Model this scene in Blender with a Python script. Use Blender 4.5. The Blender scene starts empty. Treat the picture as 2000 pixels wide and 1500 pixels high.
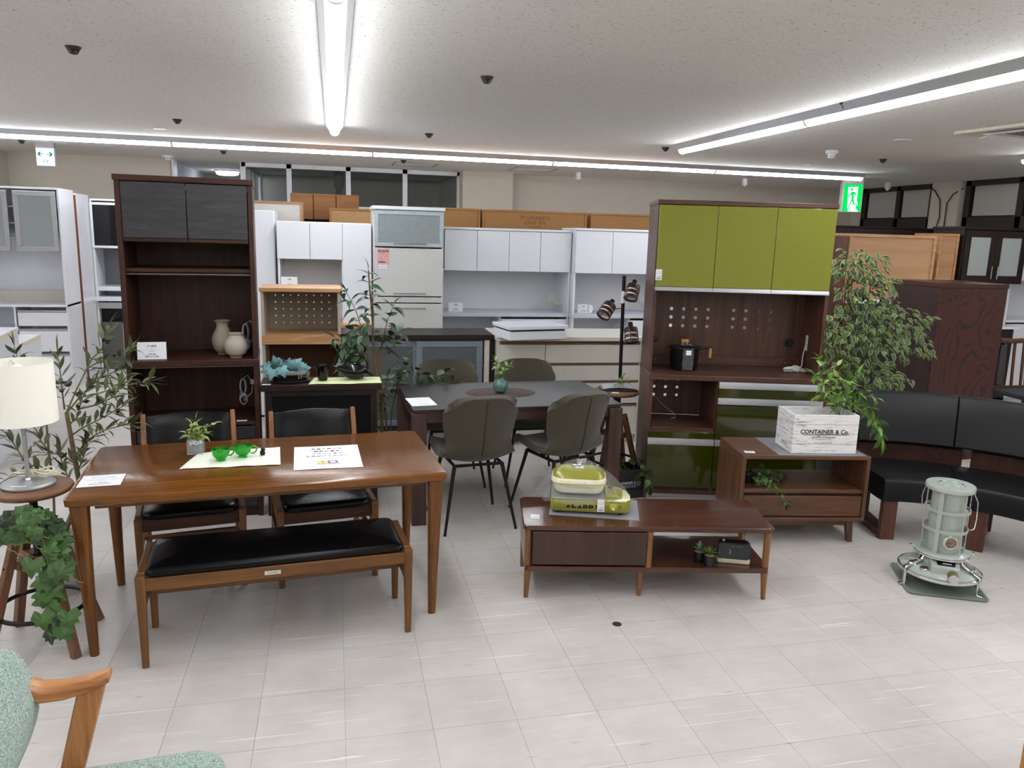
import bpy, bmesh, math, random
from mathutils import Vector, Matrix, Euler
D = bpy.data; SC = bpy.context.scene; COL = SC.collection
R = math.radians; PI = math.pi
rng = random.Random(7)
# ------------------------------------------------------------ camera
CAM_H = 1.78; FPX = 1500.0
def cam_axes(yaw, pitch, roll):
    cy, sy = math.cos(yaw), math.sin(yaw)
    f = Vector((sy*math.cos(pitch), cy*math.cos(pitch), -math.sin(pitch)))
    r0 = Vector((cy, -sy, 0)); u0 = r0.cross(f)
    r = r0*math.cos(roll)+u0*math.sin(roll); u = -r0*math.sin(roll)+u0*math.cos(roll)
    return r, u, f
CR, CU, CF = cam_axes(R(13.1215), R(10.9854), R(1.6347))
cam = D.cameras.new('camera'); cam.sensor_fit = 'HORIZONTAL'; cam.sensor_width = 36
cam.lens = FPX/2000*36; cam.clip_end = 100; cam.clip_start = .05
camo = D.objects.new('camera', cam); COL.objects.link(camo); SC.camera = camo
camo.matrix_world = Matrix(((CR.x, CU.x, -CF.x, 0), (CR.y, CU.y, -CF.y, 0), (CR.z, CU.z, -CF.z, CAM_H), (0, 0, 0, 1)))
# ------------------------------------------------------------ world, exposure
w = D.worlds.new('world'); SC.world = w; w.use_nodes = True
w.node_tree.nodes['Background'].inputs[0].default_value = (.75, .8, .9, 1)
w.node_tree.nodes['Background'].inputs[1].default_value = .05
SC.view_settings.view_transform = 'Standard'; SC.view_settings.look = 'None'
SC.view_settings.gamma = 1; SC.view_settings.use_curve_mapping = False
SC.view_settings.exposure = 1.04
TUBE = 19.0          # radiance of the ceiling light tubes
CEIL = 2.7
# measuring helper: the point on the plane z (or on a vertical plane) seen at a photo pixel
def ray(px, py): return CF*FPX+CR*(px-1000)-CU*(py-750)
def fl(px, py, z=0.0):
    d = ray(px, py); t = (z-CAM_H)/d.z
    return Vector((d.x*t, d.y*t, z))
def onY(px, py, Y):
    d = ray(px, py); t = Y/d.y
    return Vector((d.x*t, Y, CAM_H+d.z*t))
# ------------------------------------------------------------ materials
def lin(c):
    return tuple(((x/255)/12.92 if x/255 <= .04045 else ((x/255+.055)/1.055)**2.4) for x in c)+(1,)
def mat_base(name):
    m = D.materials.new(name); m.use_nodes = True; nt = m.node_tree
    return m, nt, nt.nodes['Principled BSDF']
def N(nt, t, **k):
    n = nt.nodes.new(t)
    for a, v in k.items():
        if a in n.inputs.keys(): n.inputs[a].default_value = v
        else: setattr(n, a, v)
    return n
def ramp(nt, fac, stops):
    n = N(nt, 'ShaderNodeValToRGB'); e = n.color_ramp.elements
    e[0].position, e[0].color = stops[0]; e[1].position, e[1].color = stops[-1]
    for p, c in stops[1:-1]:
        x = e.new(p); x.color = c
    nt.links.new(fac, n.inputs[0]); return n.outputs[0]
def coords(nt, kind='Object', scale=(1, 1, 1)):
    t = N(nt, 'ShaderNodeTexCoord'); m = N(nt, 'ShaderNodeMapping'); m.inputs['Scale'].default_value = scale
    nt.links.new(t.outputs[kind], m.inputs[0]); return m.outputs[0]
def bump(nt, b, h, strength=.2, dist=.002):
    n = N(nt, 'ShaderNodeBump'); n.inputs['Strength'].default_value = strength; n.inputs['Distance'].default_value = dist
    nt.links.new(h, n.inputs['Height']); nt.links.new(n.outputs[0], b.inputs['Normal'])
def plain(name, c, rough=.5, metal=0, spec=.5, coat=0, emit=None, var=.06, scale=30, bmp=0, trans=0, alpha=1, sheen=0):
    m, nt, b = mat_base(name); c = lin(c)
    v = coords(nt); n = N(nt, 'ShaderNodeTexNoise', Scale=scale, Detail=3.0); nt.links.new(v, n.inputs[0])
    col = ramp(nt, n.outputs[0], [(.3, tuple(x*(1-var) for x in c[:3])+(1,)), (.7, tuple(min(1, x*(1+var)) for x in c[:3])+(1,))])
    nt.links.new(col, b.inputs['Base Color'])
    b.inputs['Roughness'].default_value = rough; b.inputs['Metallic'].default_value = metal
    b.inputs['Specular IOR Level'].default_value = spec; b.inputs['Coat Weight'].default_value = coat
    b.inputs['Coat Roughness'].default_value = .08
    b.inputs['Transmission Weight'].default_value = trans; b.inputs['Alpha'].default_value = alpha
    b.inputs['Sheen Weight'].default_value = sheen
    if bmp: bump(nt, b, n.outputs[0], bmp)
    if emit:
        b.inputs['Emission Color'].default_value = lin(emit[0]); b.inputs['Emission Strength'].default_value = emit[1]
    return m
def wood(name, dark, light, axis='X', rough=.35, scale=1.0, coat=0, contrast=1.0, spec=.5):
    m, nt, b = mat_base(name)
    s = {'X': (1.2, 16, 16), 'Y': (16, 1.2, 16), 'Z': (16, 16, 1.2)}[axis]
    v = coords(nt, 'Object', tuple(x*scale for x in s))
    n = N(nt, 'ShaderNodeTexNoise', Scale=1.6, Detail=5.0, Roughness=.62, Distortion=.8); nt.links.new(v, n.inputs[0])
    s2 = {'X': (6, 160, 160), 'Y': (160, 6, 160), 'Z': (160, 160, 6)}[axis]
    v2 = coords(nt, 'Object', s2); n2 = N(nt, 'ShaderNodeTexNoise', Scale=1.0, Detail=2.0); nt.links.new(v2, n2.inputs[0])
    mx = N(nt, 'ShaderNodeMath', operation='MULTIPLY_ADD'); nt.links.new(n2.outputs[0], mx.inputs[0]); mx.inputs[1].default_value = .35
    nt.links.new(n.outputs[0], mx.inputs[2])
    k = .17*contrast
    col = ramp(nt, mx.outputs[0], [(.675-k, lin(dark)), (.675+k, lin(light))])
    nt.links.new(col, b.inputs['Base Color']); b.inputs['Roughness'].default_value = rough
    b.inputs['Specular IOR Level'].default_value = spec
    b.inputs['Coat Weight'].default_value = coat; b.inputs['Coat Roughness'].default_value = .1
    bump(nt, b, n2.outputs[0], .06, .001)
    return m
def woods(name, dark, light, **k): return {a: wood(name+'_'+a.lower(), dark, light, a, **k) for a in 'XYZ'}
def leather(name, c, rough=.33, spec=.3):
    m, nt, b = mat_base(name)
    v = coords(nt); n = N(nt, 'ShaderNodeTexVoronoi', Scale=420.0); nt.links.new(v, n.inputs[0])
    n3 = N(nt, 'ShaderNodeTexNoise', Scale=9.0, Detail=4.0); nt.links.new(v, n3.inputs[0])
    c = lin(c); b.inputs['Base Color'].default_value = c; b.inputs['Specular IOR Level'].default_value = spec
    r = N(nt, 'ShaderNodeMapRange'); r.inputs['To Min'].default_value = rough-.08; r.inputs['To Max'].default_value = rough+.12
    nt.links.new(n3.outputs[0], r.inputs[0]); nt.links.new(r.outputs[0], b.inputs['Roughness'])
    bump(nt, b, n.outputs[0], .12, .0006); return m
def weave(name, cols, scale=300, rough=.9, bmp=.5):
    m, nt, b = mat_base(name); v = coords(nt)
    n = N(nt, 'ShaderNodeTexNoise', Scale=scale, Detail=2.0, Roughness=.7); nt.links.new(v, n.inputs[0])
    st = [(.30+.4*i/(len(cols)-1), lin(c)) for i, c in enumerate(cols)]
    nt.links.new(ramp(nt, n.outputs[0], st), b.inputs['Base Color']); b.inputs['Roughness'].default_value = rough
    b.inputs['Sheen Weight'].default_value = .2
    bump(nt, b, n.outputs[0], bmp, .002); return m
def leafmat(name, dark, light, margin=None, rough=.45, vein=.25, trans=.0):
    m, nt, b = mat_base(name)
    uv = N(nt, 'ShaderNodeTexCoord'); sep = N(nt, 'ShaderNodeSeparateXYZ'); nt.links.new(uv.outputs['UV'], sep.inputs[0])
    oi = N(nt, 'ShaderNodeObjectInfo'); pn = N(nt, 'ShaderNodeTexNoise', Scale=12.0); g = N(nt, 'ShaderNodeNewGeometry')
    nt.links.new(g.outputs['Position'], pn.inputs[0])
    a = N(nt, 'ShaderNodeMath', operation='ADD'); nt.links.new(oi.outputs['Random'], a.inputs[0]); nt.links.new(pn.outputs[0], a.inputs[1])
    base = ramp(nt, a.outputs[0], [(.45, lin(dark)), (1.25, lin(light))]); a.inputs[0].default_value = .5
    # |u-.5|*2 : 0 on the midrib, 1 on the margin
    s = N(nt, 'ShaderNodeMath', operation='SUBTRACT'); s.inputs[1].default_value = .5; nt.links.new(sep.outputs[0], s.inputs[0])
    ab = N(nt, 'ShaderNodeMath', operation='ABSOLUTE'); nt.links.new(s.outputs[0], ab.inputs[0])
    mx = N(nt, 'ShaderNodeMix', data_type='RGBA'); nt.links.new(base, mx.inputs[6]); mx.inputs[7].default_value = lin(light)
    rib = ramp(nt, ab.outputs[0], [(0.0, (vein,)*3+(1,)), (.07, (0, 0, 0, 1))]); nt.links.new(rib, mx.inputs[0])
    out = mx.outputs[2]
    if margin:
        m2 = N(nt, 'ShaderNodeMix', data_type='RGBA'); nt.links.new(out, m2.inputs[6]); m2.inputs[7].default_value = lin(margin)
        nz = N(nt, 'ShaderNodeTexNoise', Scale=5.0); nt.links.new(uv.outputs['UV'], nz.inputs[0])
        ad = N(nt, 'ShaderNodeMath', operation='MULTIPLY_ADD'); nt.links.new(nz.outputs[0], ad.inputs[0]); ad.inputs[1].default_value = .25; nt.links.new(ab.outputs[0], ad.inputs[2])
        f = ramp(nt, ad.outputs[0], [(.52, (0, 0, 0, 1)), (.57, (1, 1, 1, 1))]); nt.links.new(f, m2.inputs[0]); out = m2.outputs[2]
    nt.links.new(out, b.inputs['Base Color']); b.inputs['Roughness'].default_value = rough
    b.inputs['Subsurface Weight'].default_value = 0
    return m
def glassy(name, c, rough=.0, mix=.25, tint=(255, 255, 255)):
    """thin pane: clear see-through mixed with a glossy/diffuse film"""
    m = D.materials.new(name); m.use_nodes = True; nt = m.node_tree; nt.nodes.clear()
    o = N(nt, 'ShaderNodeOutputMaterial'); t = N(nt, 'ShaderNodeBsdfTransparent'); t.inputs[0].default_value = lin(tint)
    p = N(nt, 'ShaderNodeBsdfPrincipled'); p.inputs['Base Color'].default_value = lin(c); p.inputs['Roughness'].default_value = rough
    mx = N(nt, 'ShaderNodeMixShader'); mx.inputs[0].default_value = mix
    nt.links.new(t.outputs[0], mx.inputs[1]); nt.links.new(p.outputs[0], mx.inputs[2]); nt.links.new(mx.outputs[0], o.inputs[0])
    return m
def emitter(name, c, s):
    m = D.materials.new(name); m.use_nodes = True; nt = m.node_tree; nt.nodes.clear()
    o = N(nt, 'ShaderNodeOutputMaterial'); e = N(nt, 'ShaderNodeEmission'); e.inputs[0].default_value = lin(c); e.inputs[1].default_value = s
    nt.links.new(e.outputs[0], o.inputs[0]); return m
def floor_mat(name, joint=False):
    m, nt, b = mat_base(name)
    g = N(nt, 'ShaderNodeNewGeometry')
    oi = N(nt, 'ShaderNodeObjectInfo')
    n = N(nt, 'ShaderNodeTexNoise', Scale=3.0, Detail=6.0, Roughness=.65); nt.links.new(g.outputs['Position'], n.inputs[0])
    mp = N(nt, 'ShaderNodeMapping'); mp.inputs['Scale'].default_value = (2.2, 26, 1); mp.inputs['Rotation'].default_value = (0, 0, R(-12)); nt.links.new(g.outputs['Position'], mp.inputs[0])
    n2 = N(nt, 'ShaderNodeTexNoise', Scale=1.0, Detail=5.0, Roughness=.7); nt.links.new(mp.outputs[0], n2.inputs[0])
    a = N(nt, 'ShaderNodeMath', operation='MULTIPLY_ADD'); nt.links.new(n2.outputs[0], a.inputs[0]); a.inputs[1].default_value = .4; nt.links.new(n.outputs[0], a.inputs[2])
    col = ramp(nt, a.outputs[0], [(.45, lin((184, 177, 170))), (.70, lin((195, 189, 184))), (.95, lin((204, 200, 196)))])
    # per-tile tone
    hs = N(nt, 'ShaderNodeHueSaturation'); nt.links.new(col, hs.inputs['Color'])
    r = N(nt, 'ShaderNodeMapRange'); r.inputs['To Min'].default_value = .965; r.inputs['To Max'].default_value = 1.03; nt.links.new(oi.outputs['Random'], r.inputs[0]); nt.links.new(r.outputs[0], hs.inputs['Value'])
    # pale scuffs and dark heel marks, long and thin
    mp3 = N(nt, 'ShaderNodeMapping'); mp3.inputs['Scale'].default_value = (1.5, 60, 1); mp3.inputs['Rotation'].default_value = (0, 0, R(6)); nt.links.new(g.outputs['Position'], mp3.inputs[0])
    n3 = N(nt, 'ShaderNodeTexNoise', Scale=1.3, Detail=2.0, Distortion=.4); nt.links.new(mp3.outputs[0], n3.inputs[0])
    f3 = ramp(nt, n3.outputs[0], [(.67, (0, 0, 0, 1)), (.72, (.8, .8, .8, 1))])
    mx = N(nt, 'ShaderNodeMix', data_type='RGBA'); nt.links.new(f3, mx.inputs[0]); nt.links.new(hs.outputs[0], mx.inputs[6]); mx.inputs[7].default_value = lin((226, 225, 222))
    mp4 = N(nt, 'ShaderNodeMapping'); mp4.inputs['Scale'].default_value = (5, 55, 1); mp4.inputs['Rotation'].default_value = (0, 0, R(-20)); nt.links.new(g.outputs['Position'], mp4.inputs[0])
    n4 = N(nt, 'ShaderNodeTexNoise', Scale=1.2, Detail=1.0); nt.links.new(mp4.outputs[0], n4.inputs[0])
    f4 = ramp(nt, n4.outputs[0], [(.755, (0, 0, 0, 1)), (.80, (.7, .7, .7, 1))])
    m4 = N(nt, 'ShaderNodeMix', data_type='RGBA'); nt.links.new(f4, m4.inputs[0]); nt.links.new(mx.outputs[2], m4.inputs[6]); m4.inputs[7].default_value = lin((120, 112, 106))
    nt.links.new(m4.outputs[2], b.inputs['Base Color'])
    rr = N(nt, 'ShaderNodeMapRange'); rr.inputs['To Min'].default_value = .2; rr.inputs['To Max'].default_value = .42; nt.links.new(a.outputs[0], rr.inputs[0]); nt.links.new(rr.outputs[0], b.inputs['Roughness'])
    b.inputs['Specular IOR Level'].default_value = .45
    bump(nt, b, n2.outputs[0], .12, .002); return m
def ceil_mat():
    m, nt, b = mat_base('fissured_board')
    g = N(nt, 'ShaderNodeNewGeometry'); mp = N(nt, 'ShaderNodeMapping'); mp.inputs['Scale'].default_value = (60, 120, 1); nt.links.new(g.outputs['Position'], mp.inputs[0])
    n = N(nt, 'ShaderNodeTexNoise', Scale=1.0, Detail=2.0, Roughness=.5, Distortion=.6); nt.links.new(mp.outputs[0], n.inputs[0])
    col = ramp(nt, n.outputs[0], [(.29, lin((120, 116, 111))), (.36, lin((222, 219, 214))), (1, lin((226, 223, 218)))])
    br = N(nt, 'ShaderNodeTexBrick', Scale=1.0); br.inputs['Mortar Size'].default_value = .0016; br.inputs['Brick Width'].default_value = .455*2; br.inputs['Row Height'].default_value = .455
    br.inputs['Color1'].default_value = (0, 0, 0, 1); br.inputs['Color2'].default_value = (0, 0, 0, 1); br.inputs['Mortar'].default_value = (.16, .16, .16, 1)
    nt.links.new(g.outputs['Position'], br.inputs[0])
    mx = N(nt, 'ShaderNodeMix', data_type='RGBA'); nt.links.new(br.outputs[0], mx.inputs[0]); nt.links.new(col, mx.inputs[6]); mx.inputs[7].default_value = lin((120, 115, 110))
    nt.links.new(mx.outputs[2], b.inputs['Base Color']); b.inputs['Roughness'].default_value = .9
    bump(nt, b, n.outputs[0], .3, .003); return m
def cathedral(name, dark, light):
    """bold wavy plain-sawn grain"""
    m, nt, b = mat_base(name); v = coords(nt, 'Object', (1, 1, .42))
    n = N(nt, 'ShaderNodeTexNoise', Scale=2.3, Detail=4.0, Roughness=.42, Distortion=.5); nt.links.new(v, n.inputs[0])
    mu = N(nt, 'ShaderNodeMath', operation='MULTIPLY'); mu.inputs[1].default_value = 140; nt.links.new(n.outputs[0], mu.inputs[0])
    sn = N(nt, 'ShaderNodeMath', operation='SINE'); nt.links.new(mu.outputs[0], sn.inputs[0])
    col = ramp(nt, sn.outputs[0], [(.0, lin(light)), (.45, lin(light)), (.98, lin(dark))]); nt.links.new(col, b.inputs['Base Color'])
    b.inputs['Roughness'].default_value = .3; return m
# ------------------------------------------------------------ mesh builder
class MB:
    def __init__(s): s.v = []; s.f = []; s.uv = {}
    def add(s, vs, fs):
        k = len(s.v); s.v += [tuple(v) for v in vs]; s.f += [tuple(i+k for i in f) for f in fs]; return s
    def box(s, x0, y0, z0, x1, y1, z1):
        return s.hexa([(x0, y0, z0), (x1, y0, z0), (x1, y1, z0), (x0, y1, z0), (x0, y0, z1), (x1, y0, z1), (x1, y1, z1), (x0, y1, z1)])
    def hexa(s, p): return s.add(p, [(3, 2, 1, 0), (4, 5, 6, 7), (0, 1, 5, 4), (1, 2, 6, 5), (2, 3, 7, 6), (3, 0, 4, 7)])
    def bar(s, p0, p1, w0, d0, w1=None, d1=None, up=(0, 1, 0)):
        """square-section bar from p0 to p1, width along 'side', depth along 'up'"""
        p0, p1 = Vector(p0), Vector(p1); w1 = w0 if w1 is None else w1; d1 = d0 if d1 is None else d1
        t = (p1-p0).normalized(); u = Vector(up); u = (u-t*u.dot(t)).normalized(); a = t.cross(u)
        q = []
        for p, w_, d_ in ((p0, w0, d0), (p1, w1, d1)):
            q += [p-a*w_/2-u*d_/2, p+a*w_/2-u*d_/2, p+a*w_/2+u*d_/2, p-a*w_/2+u*d_/2]
        return s.hexa(q)
    def ring_loft(s, rings, close=True, cap=(True, True)):
        n = len(rings[0]); k = len(s.v); fs = []
        for r in rings: s.v += [tuple(p) for p in r]
        for i in range(len(rings)-1):
            for j in range(n if close else n-1):
                a, b_ = k+i*n+j, k+i*n+(j+1) % n
                fs.append((a, b_, b_+n, a+n))
        if cap[0]: fs.append(tuple(range(k+n-1, k-1, -1)))
        if cap[1]: fs.append(tuple(range(k+(len(rings)-1)*n, k+len(rings)*n)))
        s.f += fs; return s
    def cyl(s, p0, p1, r0, r1=None, n=16, cap=(True, True)):
        return s.tube([p0, p1], [r0, r0 if r1 is None else r1], n, cap=cap)
    def tube(s, pts, r, n=8, closed=False, cap=(True, True)):
        pts = [Vector(p) for p in pts]; m = len(pts)
        rs = r if isinstance(r, (list, tuple)) else [r]*m
        rings = []; u = None
        for i, p in enumerate(pts):
            a = pts[i-1] if (i or closed) else p; b_ = pts[(i+1) % m] if (i < m-1 or closed) else p
            t = (b_-a).normalized()
            if u is None: u = t.orthogonal().normalized()
            u = (u-t*u.dot(t)); u = u.normalized() if u.length > 1e-6 else t.orthogonal().normalized()
            w_ = t.cross(u)
            rings.append([p+(u*math.cos(2*PI*j/n)+w_*math.sin(2*PI*j/n))*rs[i] for j in range(n)])
        if closed: rings.append(rings[0]); cap = (False, False)
        return s.ring_loft(rings, cap=cap)
    def lathe(s, prof, n=32, c=(0, 0, 0), sx=1, sy=1, cap=(True, True)):
        return s.ring_loft([[(c[0]+r*sx*math.cos(2*PI*j/n), c[1]+r*sy*math.sin(2*PI*j/n), c[2]+z) for j in range(n)] for r, z in prof], cap=cap)
    def prism(s, poly, a, b_, plane='xy'):
        f = {'xy': lambda p, h: (p[0], p[1], h), 'xz': lambda p, h: (p[0], h, p[1]), 'yz': lambda p, h: (h, p[0], p[1])}[plane]
        return s.ring_loft([[f(p, a) for p in poly], [f(p, b_) for p in poly]])
    def grid(s, fn, nu, nv):
        k = len(s.v)
        for i in range(nu+1):
            for j in range(nv+1): s.v.append(tuple(fn(i/nu, j/nv)))
        for i in range(nu):
            for j in range(nv):
                a = k+i*(nv+1)+j; s.f.append((a, a+nv+1, a+nv+2, a+1))
        return s
    def text(s, body, size, M=Matrix(), align='CENTER', bold=0.0, space=1.0):
        cu = D.curves.new('t', 'FONT'); cu.body = body; cu.size = size; cu.align_x = align; cu.align_y = 'CENTER'; cu.resolution_u = 2; cu.offset = bold; cu.space_character = space
        o = D.objects.new('t', cu); me = D.meshes.new_from_object(o)
        s.add([M @ v.co for v in me.vertices], [tuple(p.vertices) for p in me.polygons])
        D.objects.remove(o); D.meshes.remove(me); D.curves.remove(cu); return s
    def mesh(s, name, mats, smooth=35, recalc=True):
        me = D.meshes.new(name); me.from_pydata(s.v, [], s.f)
        if recalc:
            bm = bmesh.new(); bm.from_mesh(me); bmesh.ops.recalc_face_normals(bm, faces=bm.faces); bm.to_mesh(me); bm.free()
        for m in (mats if isinstance(mats, (list, tuple)) else [mats]): me.materials.append(m)
        if smooth:
            me.shade_smooth(); me.set_sharp_from_angle(angle=R(smooth))
        return me
def rrect(x0, y0, x1, y1, r, n=5):
    p = []
    for cx, cy, a in ((x1-r, y1-r, 0), (x0+r, y1-r, 90), (x0+r, y0+r, 180), (x1-r, y0+r, 270)):
        p += [(cx+r*math.cos(R(a+90*i/n)), cy+r*math.sin(R(a+90*i/n))) for i in range(n+1)]
    return p
def cushion(x0, y0, x1, y1, z0, z1, r=.03, edge=.02, dome=.012, n=5):
    """soft pad: rounded outline, rolled edges, gently domed top"""
    rings = []
    def loop(ins, z): return [(x, y, z) for x, y in rrect(x0+ins, y0+ins, x1-ins, y1-ins, max(r-ins*.3, .004), n)]
    rings.append(loop(edge*.6, z0)); rings.append(loop(edge*.15, z0+edge*.4))
    h = z1-dome
    for a in (0, 30, 60, 90): rings.append(loop(edge*(1-math.cos(R(a))), h-edge+edge*math.sin(R(a)) if h-edge > z0+edge*.5 else z0+edge*.5+(h-z0-edge*.5)*math.sin(R(a))))
    m = min(x1-x0, y1-y0)/2-edge
    for t in (.15, .4, .7, .93): rings.append(loop(edge+m*t, h+dome*(1-(1-t)**2)))
    return MB().ring_loft(rings)
def obj(name, mb, mat, parent=None, bev=0, smooth=35, loc=None, rot=None, kind=None):
    me = mb if isinstance(mb, bpy.types.Mesh) else mb.mesh(name, mat, smooth)
    o = D.objects.new(name, me); COL.objects.link(o)
    if parent is not None: o.parent = parent
    if loc: o.location = loc
    if rot: o.rotation_euler = rot
    if bev:
        m = o.modifiers.new('bevel', 'BEVEL'); m.width = bev; m.segments = 2; m.limit_method = 'ANGLE'; m.angle_limit = R(40)
    if kind: o['kind'] = kind
    return o
def tag(o, label, cat, group=None):
    o['label'] = label; o['category'] = cat
    if group: o['group'] = group
    return o
def thing(name, label, cat, loc=(0, 0, 0), rz=0, group=None):
    o = D.objects.new(name, None); o.empty_display_size = .05; COL.objects.link(o)
    o.location = loc; o.rotation_euler = (0, 0, R(rz)); return tag(o, label, cat, group)
def dup(root, label=None, loc=None, rz=None):
    def cp(o, par):
        c = o.copy(); COL.objects.link(c)
        if par is not None: c.parent = par
        for ch in [x for x in list(D.objects) if x.parent == o]: cp(ch, c)
        return c
    r = cp(root, None)
    if loc is not None: r.location = loc
    if rz is not None: r.rotation_euler = (0, 0, R(rz))
    if label: r['label'] = label
    return r
def struct(name, mb, mat, parent=None, **k):
    o = obj(name, mb, mat, parent, **k)
    if parent is None: o['kind'] = 'structure'
    return o
def B(*a): return MB().box(*a)
def bx(name, parent, mat, *a, bev=.002): return obj(name, B(*a), mat, parent, bev=bev)
def panel_with_holes(name, parent, mat, w_, h_, holes, r, t=.006):
    """upright board in the local xz plane with round holes cut through it"""
    cu = D.curves.new('p', 'CURVE'); cu.dimensions = '2D'; cu.fill_mode = 'BOTH'; cu.extrude = t/2
    def spl(pts):
        s = cu.splines.new('POLY'); s.points.add(len(pts)-1); s.use_cyclic_u = True
        for q, p in zip(s.points, pts): q.co = (p[0], p[1], 0, 1)
    spl([(0, 0), (w_, 0), (w_, h_), (0, h_)])
    for hx, hz in holes: spl([(hx+r*math.cos(2*PI*k/14), hz+r*math.sin(2*PI*k/14)) for k in range(14)])
    o = D.objects.new('p', cu); me = D.meshes.new_from_object(o); D.objects.remove(o); D.curves.remove(cu)
    me.transform(Matrix.Rotation(PI/2, 4, 'X')); me.materials.clear(); me.materials.append(mat); me.name = name
    return obj(name, me, mat, parent)
# ------------------------------------------------------------ shared materials
M_white = plain('white_lacquer', (232, 235, 242), .25, spec=.5, var=.01)
M_warmwhite = plain('warm_white_melamine', (212, 208, 198), .4, var=.02)
M_cream = plain('cream_wall_paint', (194, 186, 174), .85, var=.02, scale=6)
M_greywall = plain('grey_office_wall', (196, 193, 186), .9, var=.02)
M_frame = plain('white_aluminium_frame', (215, 217, 222), .4)
M_alu = plain('brushed_aluminium', (176, 178, 182), .35, metal=.75, var=.03)
M_chrome = plain('chrome', (215, 215, 215), .12, metal=1, var=.02)
M_black = plain('black_metal', (9, 9, 10), .45, spec=.35)
M_blackpl = plain('black_plastic', (16, 16, 17), .35)
M_darkgrey = plain('dark_grey', (45, 45, 47), .5)
M_dkbrown = plain('dark_brown_board', (36, 25, 24), .4, spec=.35)
M_paper = plain('white_paper', (236, 237, 240), .6, var=.005)
M_ink = plain('dark_ink', (38, 38, 42), .7)
M_greyink = plain('grey_ink', (135, 135, 142), .7)
M_hard = plain('brown_hardboard', (172, 126, 76), .7, var=.05, scale=40)
M_edge = wood('pale_edge', (150, 104, 58), (190, 140, 86), 'X', .6)
M_ply = wood('plywood', (172, 128, 90), (190, 148, 110), 'X', .5, scale=.3)
M_frost = plain('frosted_glass', (158, 170, 172), .45, var=.03, spec=.6)
M_frostw = glassy('frosted_pane', (170, 180, 182), .5, .72)
W_wal = woods('walnut', (58, 35, 27), (96, 61, 46), rough=.4)
W_dark = woods('dark_walnut', (42, 23, 15), (70, 40, 27), rough=.45, spec=.3)
W_oak = woods('oak_stain', (82, 46, 11), (124, 76, 24), rough=.22, coat=.12, contrast=1.3, spec=.35)
W_bench = woods('bench_oak', (86, 54, 22), (120, 79, 36), rough=.35, spec=.4)
W_stool = woods('stool_wood', (88, 56, 34), (122, 82, 52), rough=.45)
W_red = woods('mahogany', (44, 13, 10), (78, 24, 18), rough=.3)
W_tv = woods('tv_walnut', (54, 28, 18), (86, 48, 32), rough=.26, coat=.25)
W_tvleg = woods('tv_leg', (104, 68, 34), (140, 96, 54), rough=.35)
W_light = woods('light_oak', (170, 122, 78), (206, 162, 114), rough=.45)
M_leather = leather('black_leather', (6, 6, 8), .28, .2)
M_tube = emitter('lamp_tube', (246, 250, 255), TUBE)
# ------------------------------------------------------------ floor
T = .3135; TX0, TY0 = .640-30*T, 3.13-29*T
floor = struct('floor', B(-9, -6, -.05, 8.75, 15.5, -.003), plain('floor_joint', (146, 137, 130), .7))
M_floor = floor_mat('vinyl_tile')
tile_me = MB().box(0, 0, -.003, T-.0013, T-.0013, 0).mesh('tile', M_floor, 0)
cand = []
for i in range(0, 57):
    for j in range(1, 77):
        x, y = TX0+i*T, TY0+j*T
        if x < -9 or x+T > 8.75 or y+T > 15.4: continue
        c = Vector((x+T/2, y+T/2, -CAM_H)); dz = c.dot(CF)
        vis = False
        if dz > .3:
            u, v = 1000+FPX*c.dot(CR)/dz, 750-FPX*c.dot(CU)/dz
            vis = -140 < u < 2140 and v < 1640
        cand.append((0 if vis else 1, c.length, x, y))
cand.sort()
rest = MB()
for n, (a, b_, x, y) in enumerate(cand):
    if n < 300 and a == 0: o = D.objects.new('tile', tile_me); COL.objects.link(o); o.parent = floor; o.location = (x, y, 0)
    else: rest.box(x, y, -.003, x+T-.0013, y+T-.0013, 0)
obj('far_tiles', rest, M_floor, floor, smooth=0, kind='stuff')
spot = obj('floor_plug', MB().lathe([(.022, 0), (.022, .001), (.018, .0014)], 20), M_darkgrey, floor, loc=fl(1205, 1219, .0002))
# ------------------------------------------------------------ ceiling and walls
ceiling = struct('ceiling', B(-9, -6, CEIL, 8.75, 15.5, CEIL+.1), ceil_mat())
struct('wall_back', B(2.66, 12, 0, 8.75, 12.15, CEIL), M_cream)
struct('wall_pillar', B(1.89, 11.72, 0, 2.66, 12.15, CEIL), M_cream)
struct('wall_back_left', B(-9, 12.1, 0, -2.25, 12.25, CEIL), M_cream)
struct('wall_left_pillar', B(-5.4, 11.6, 0, -4.32, 12.1, CEIL), M_cream)
struct('wall_corridor_left', B(-2.4, 12.25, 0, -2.25, 15.4, CEIL), plain('corridor_wall', (206, 208, 212), .8))
struct('wall_corridor_end', B(-2.4, 15.4, 0, 2.1, 15.5, CEIL), M_greywall)
struct('wall_left', B(-9.1, -6, 0, -9, 12.25, CEIL), M_cream)
struct('wall_front', B(-9, -6.1, 0, 8.75, -6, CEIL), M_cream)
struct('wall_right', B(8.75, -6, 0, 8.9, 12.15, CEIL), M_cream)
struct('wall_right_pillar', B(8.6, 9.46, 0, 8.75, 10.0, CEIL), M_cream)
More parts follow.
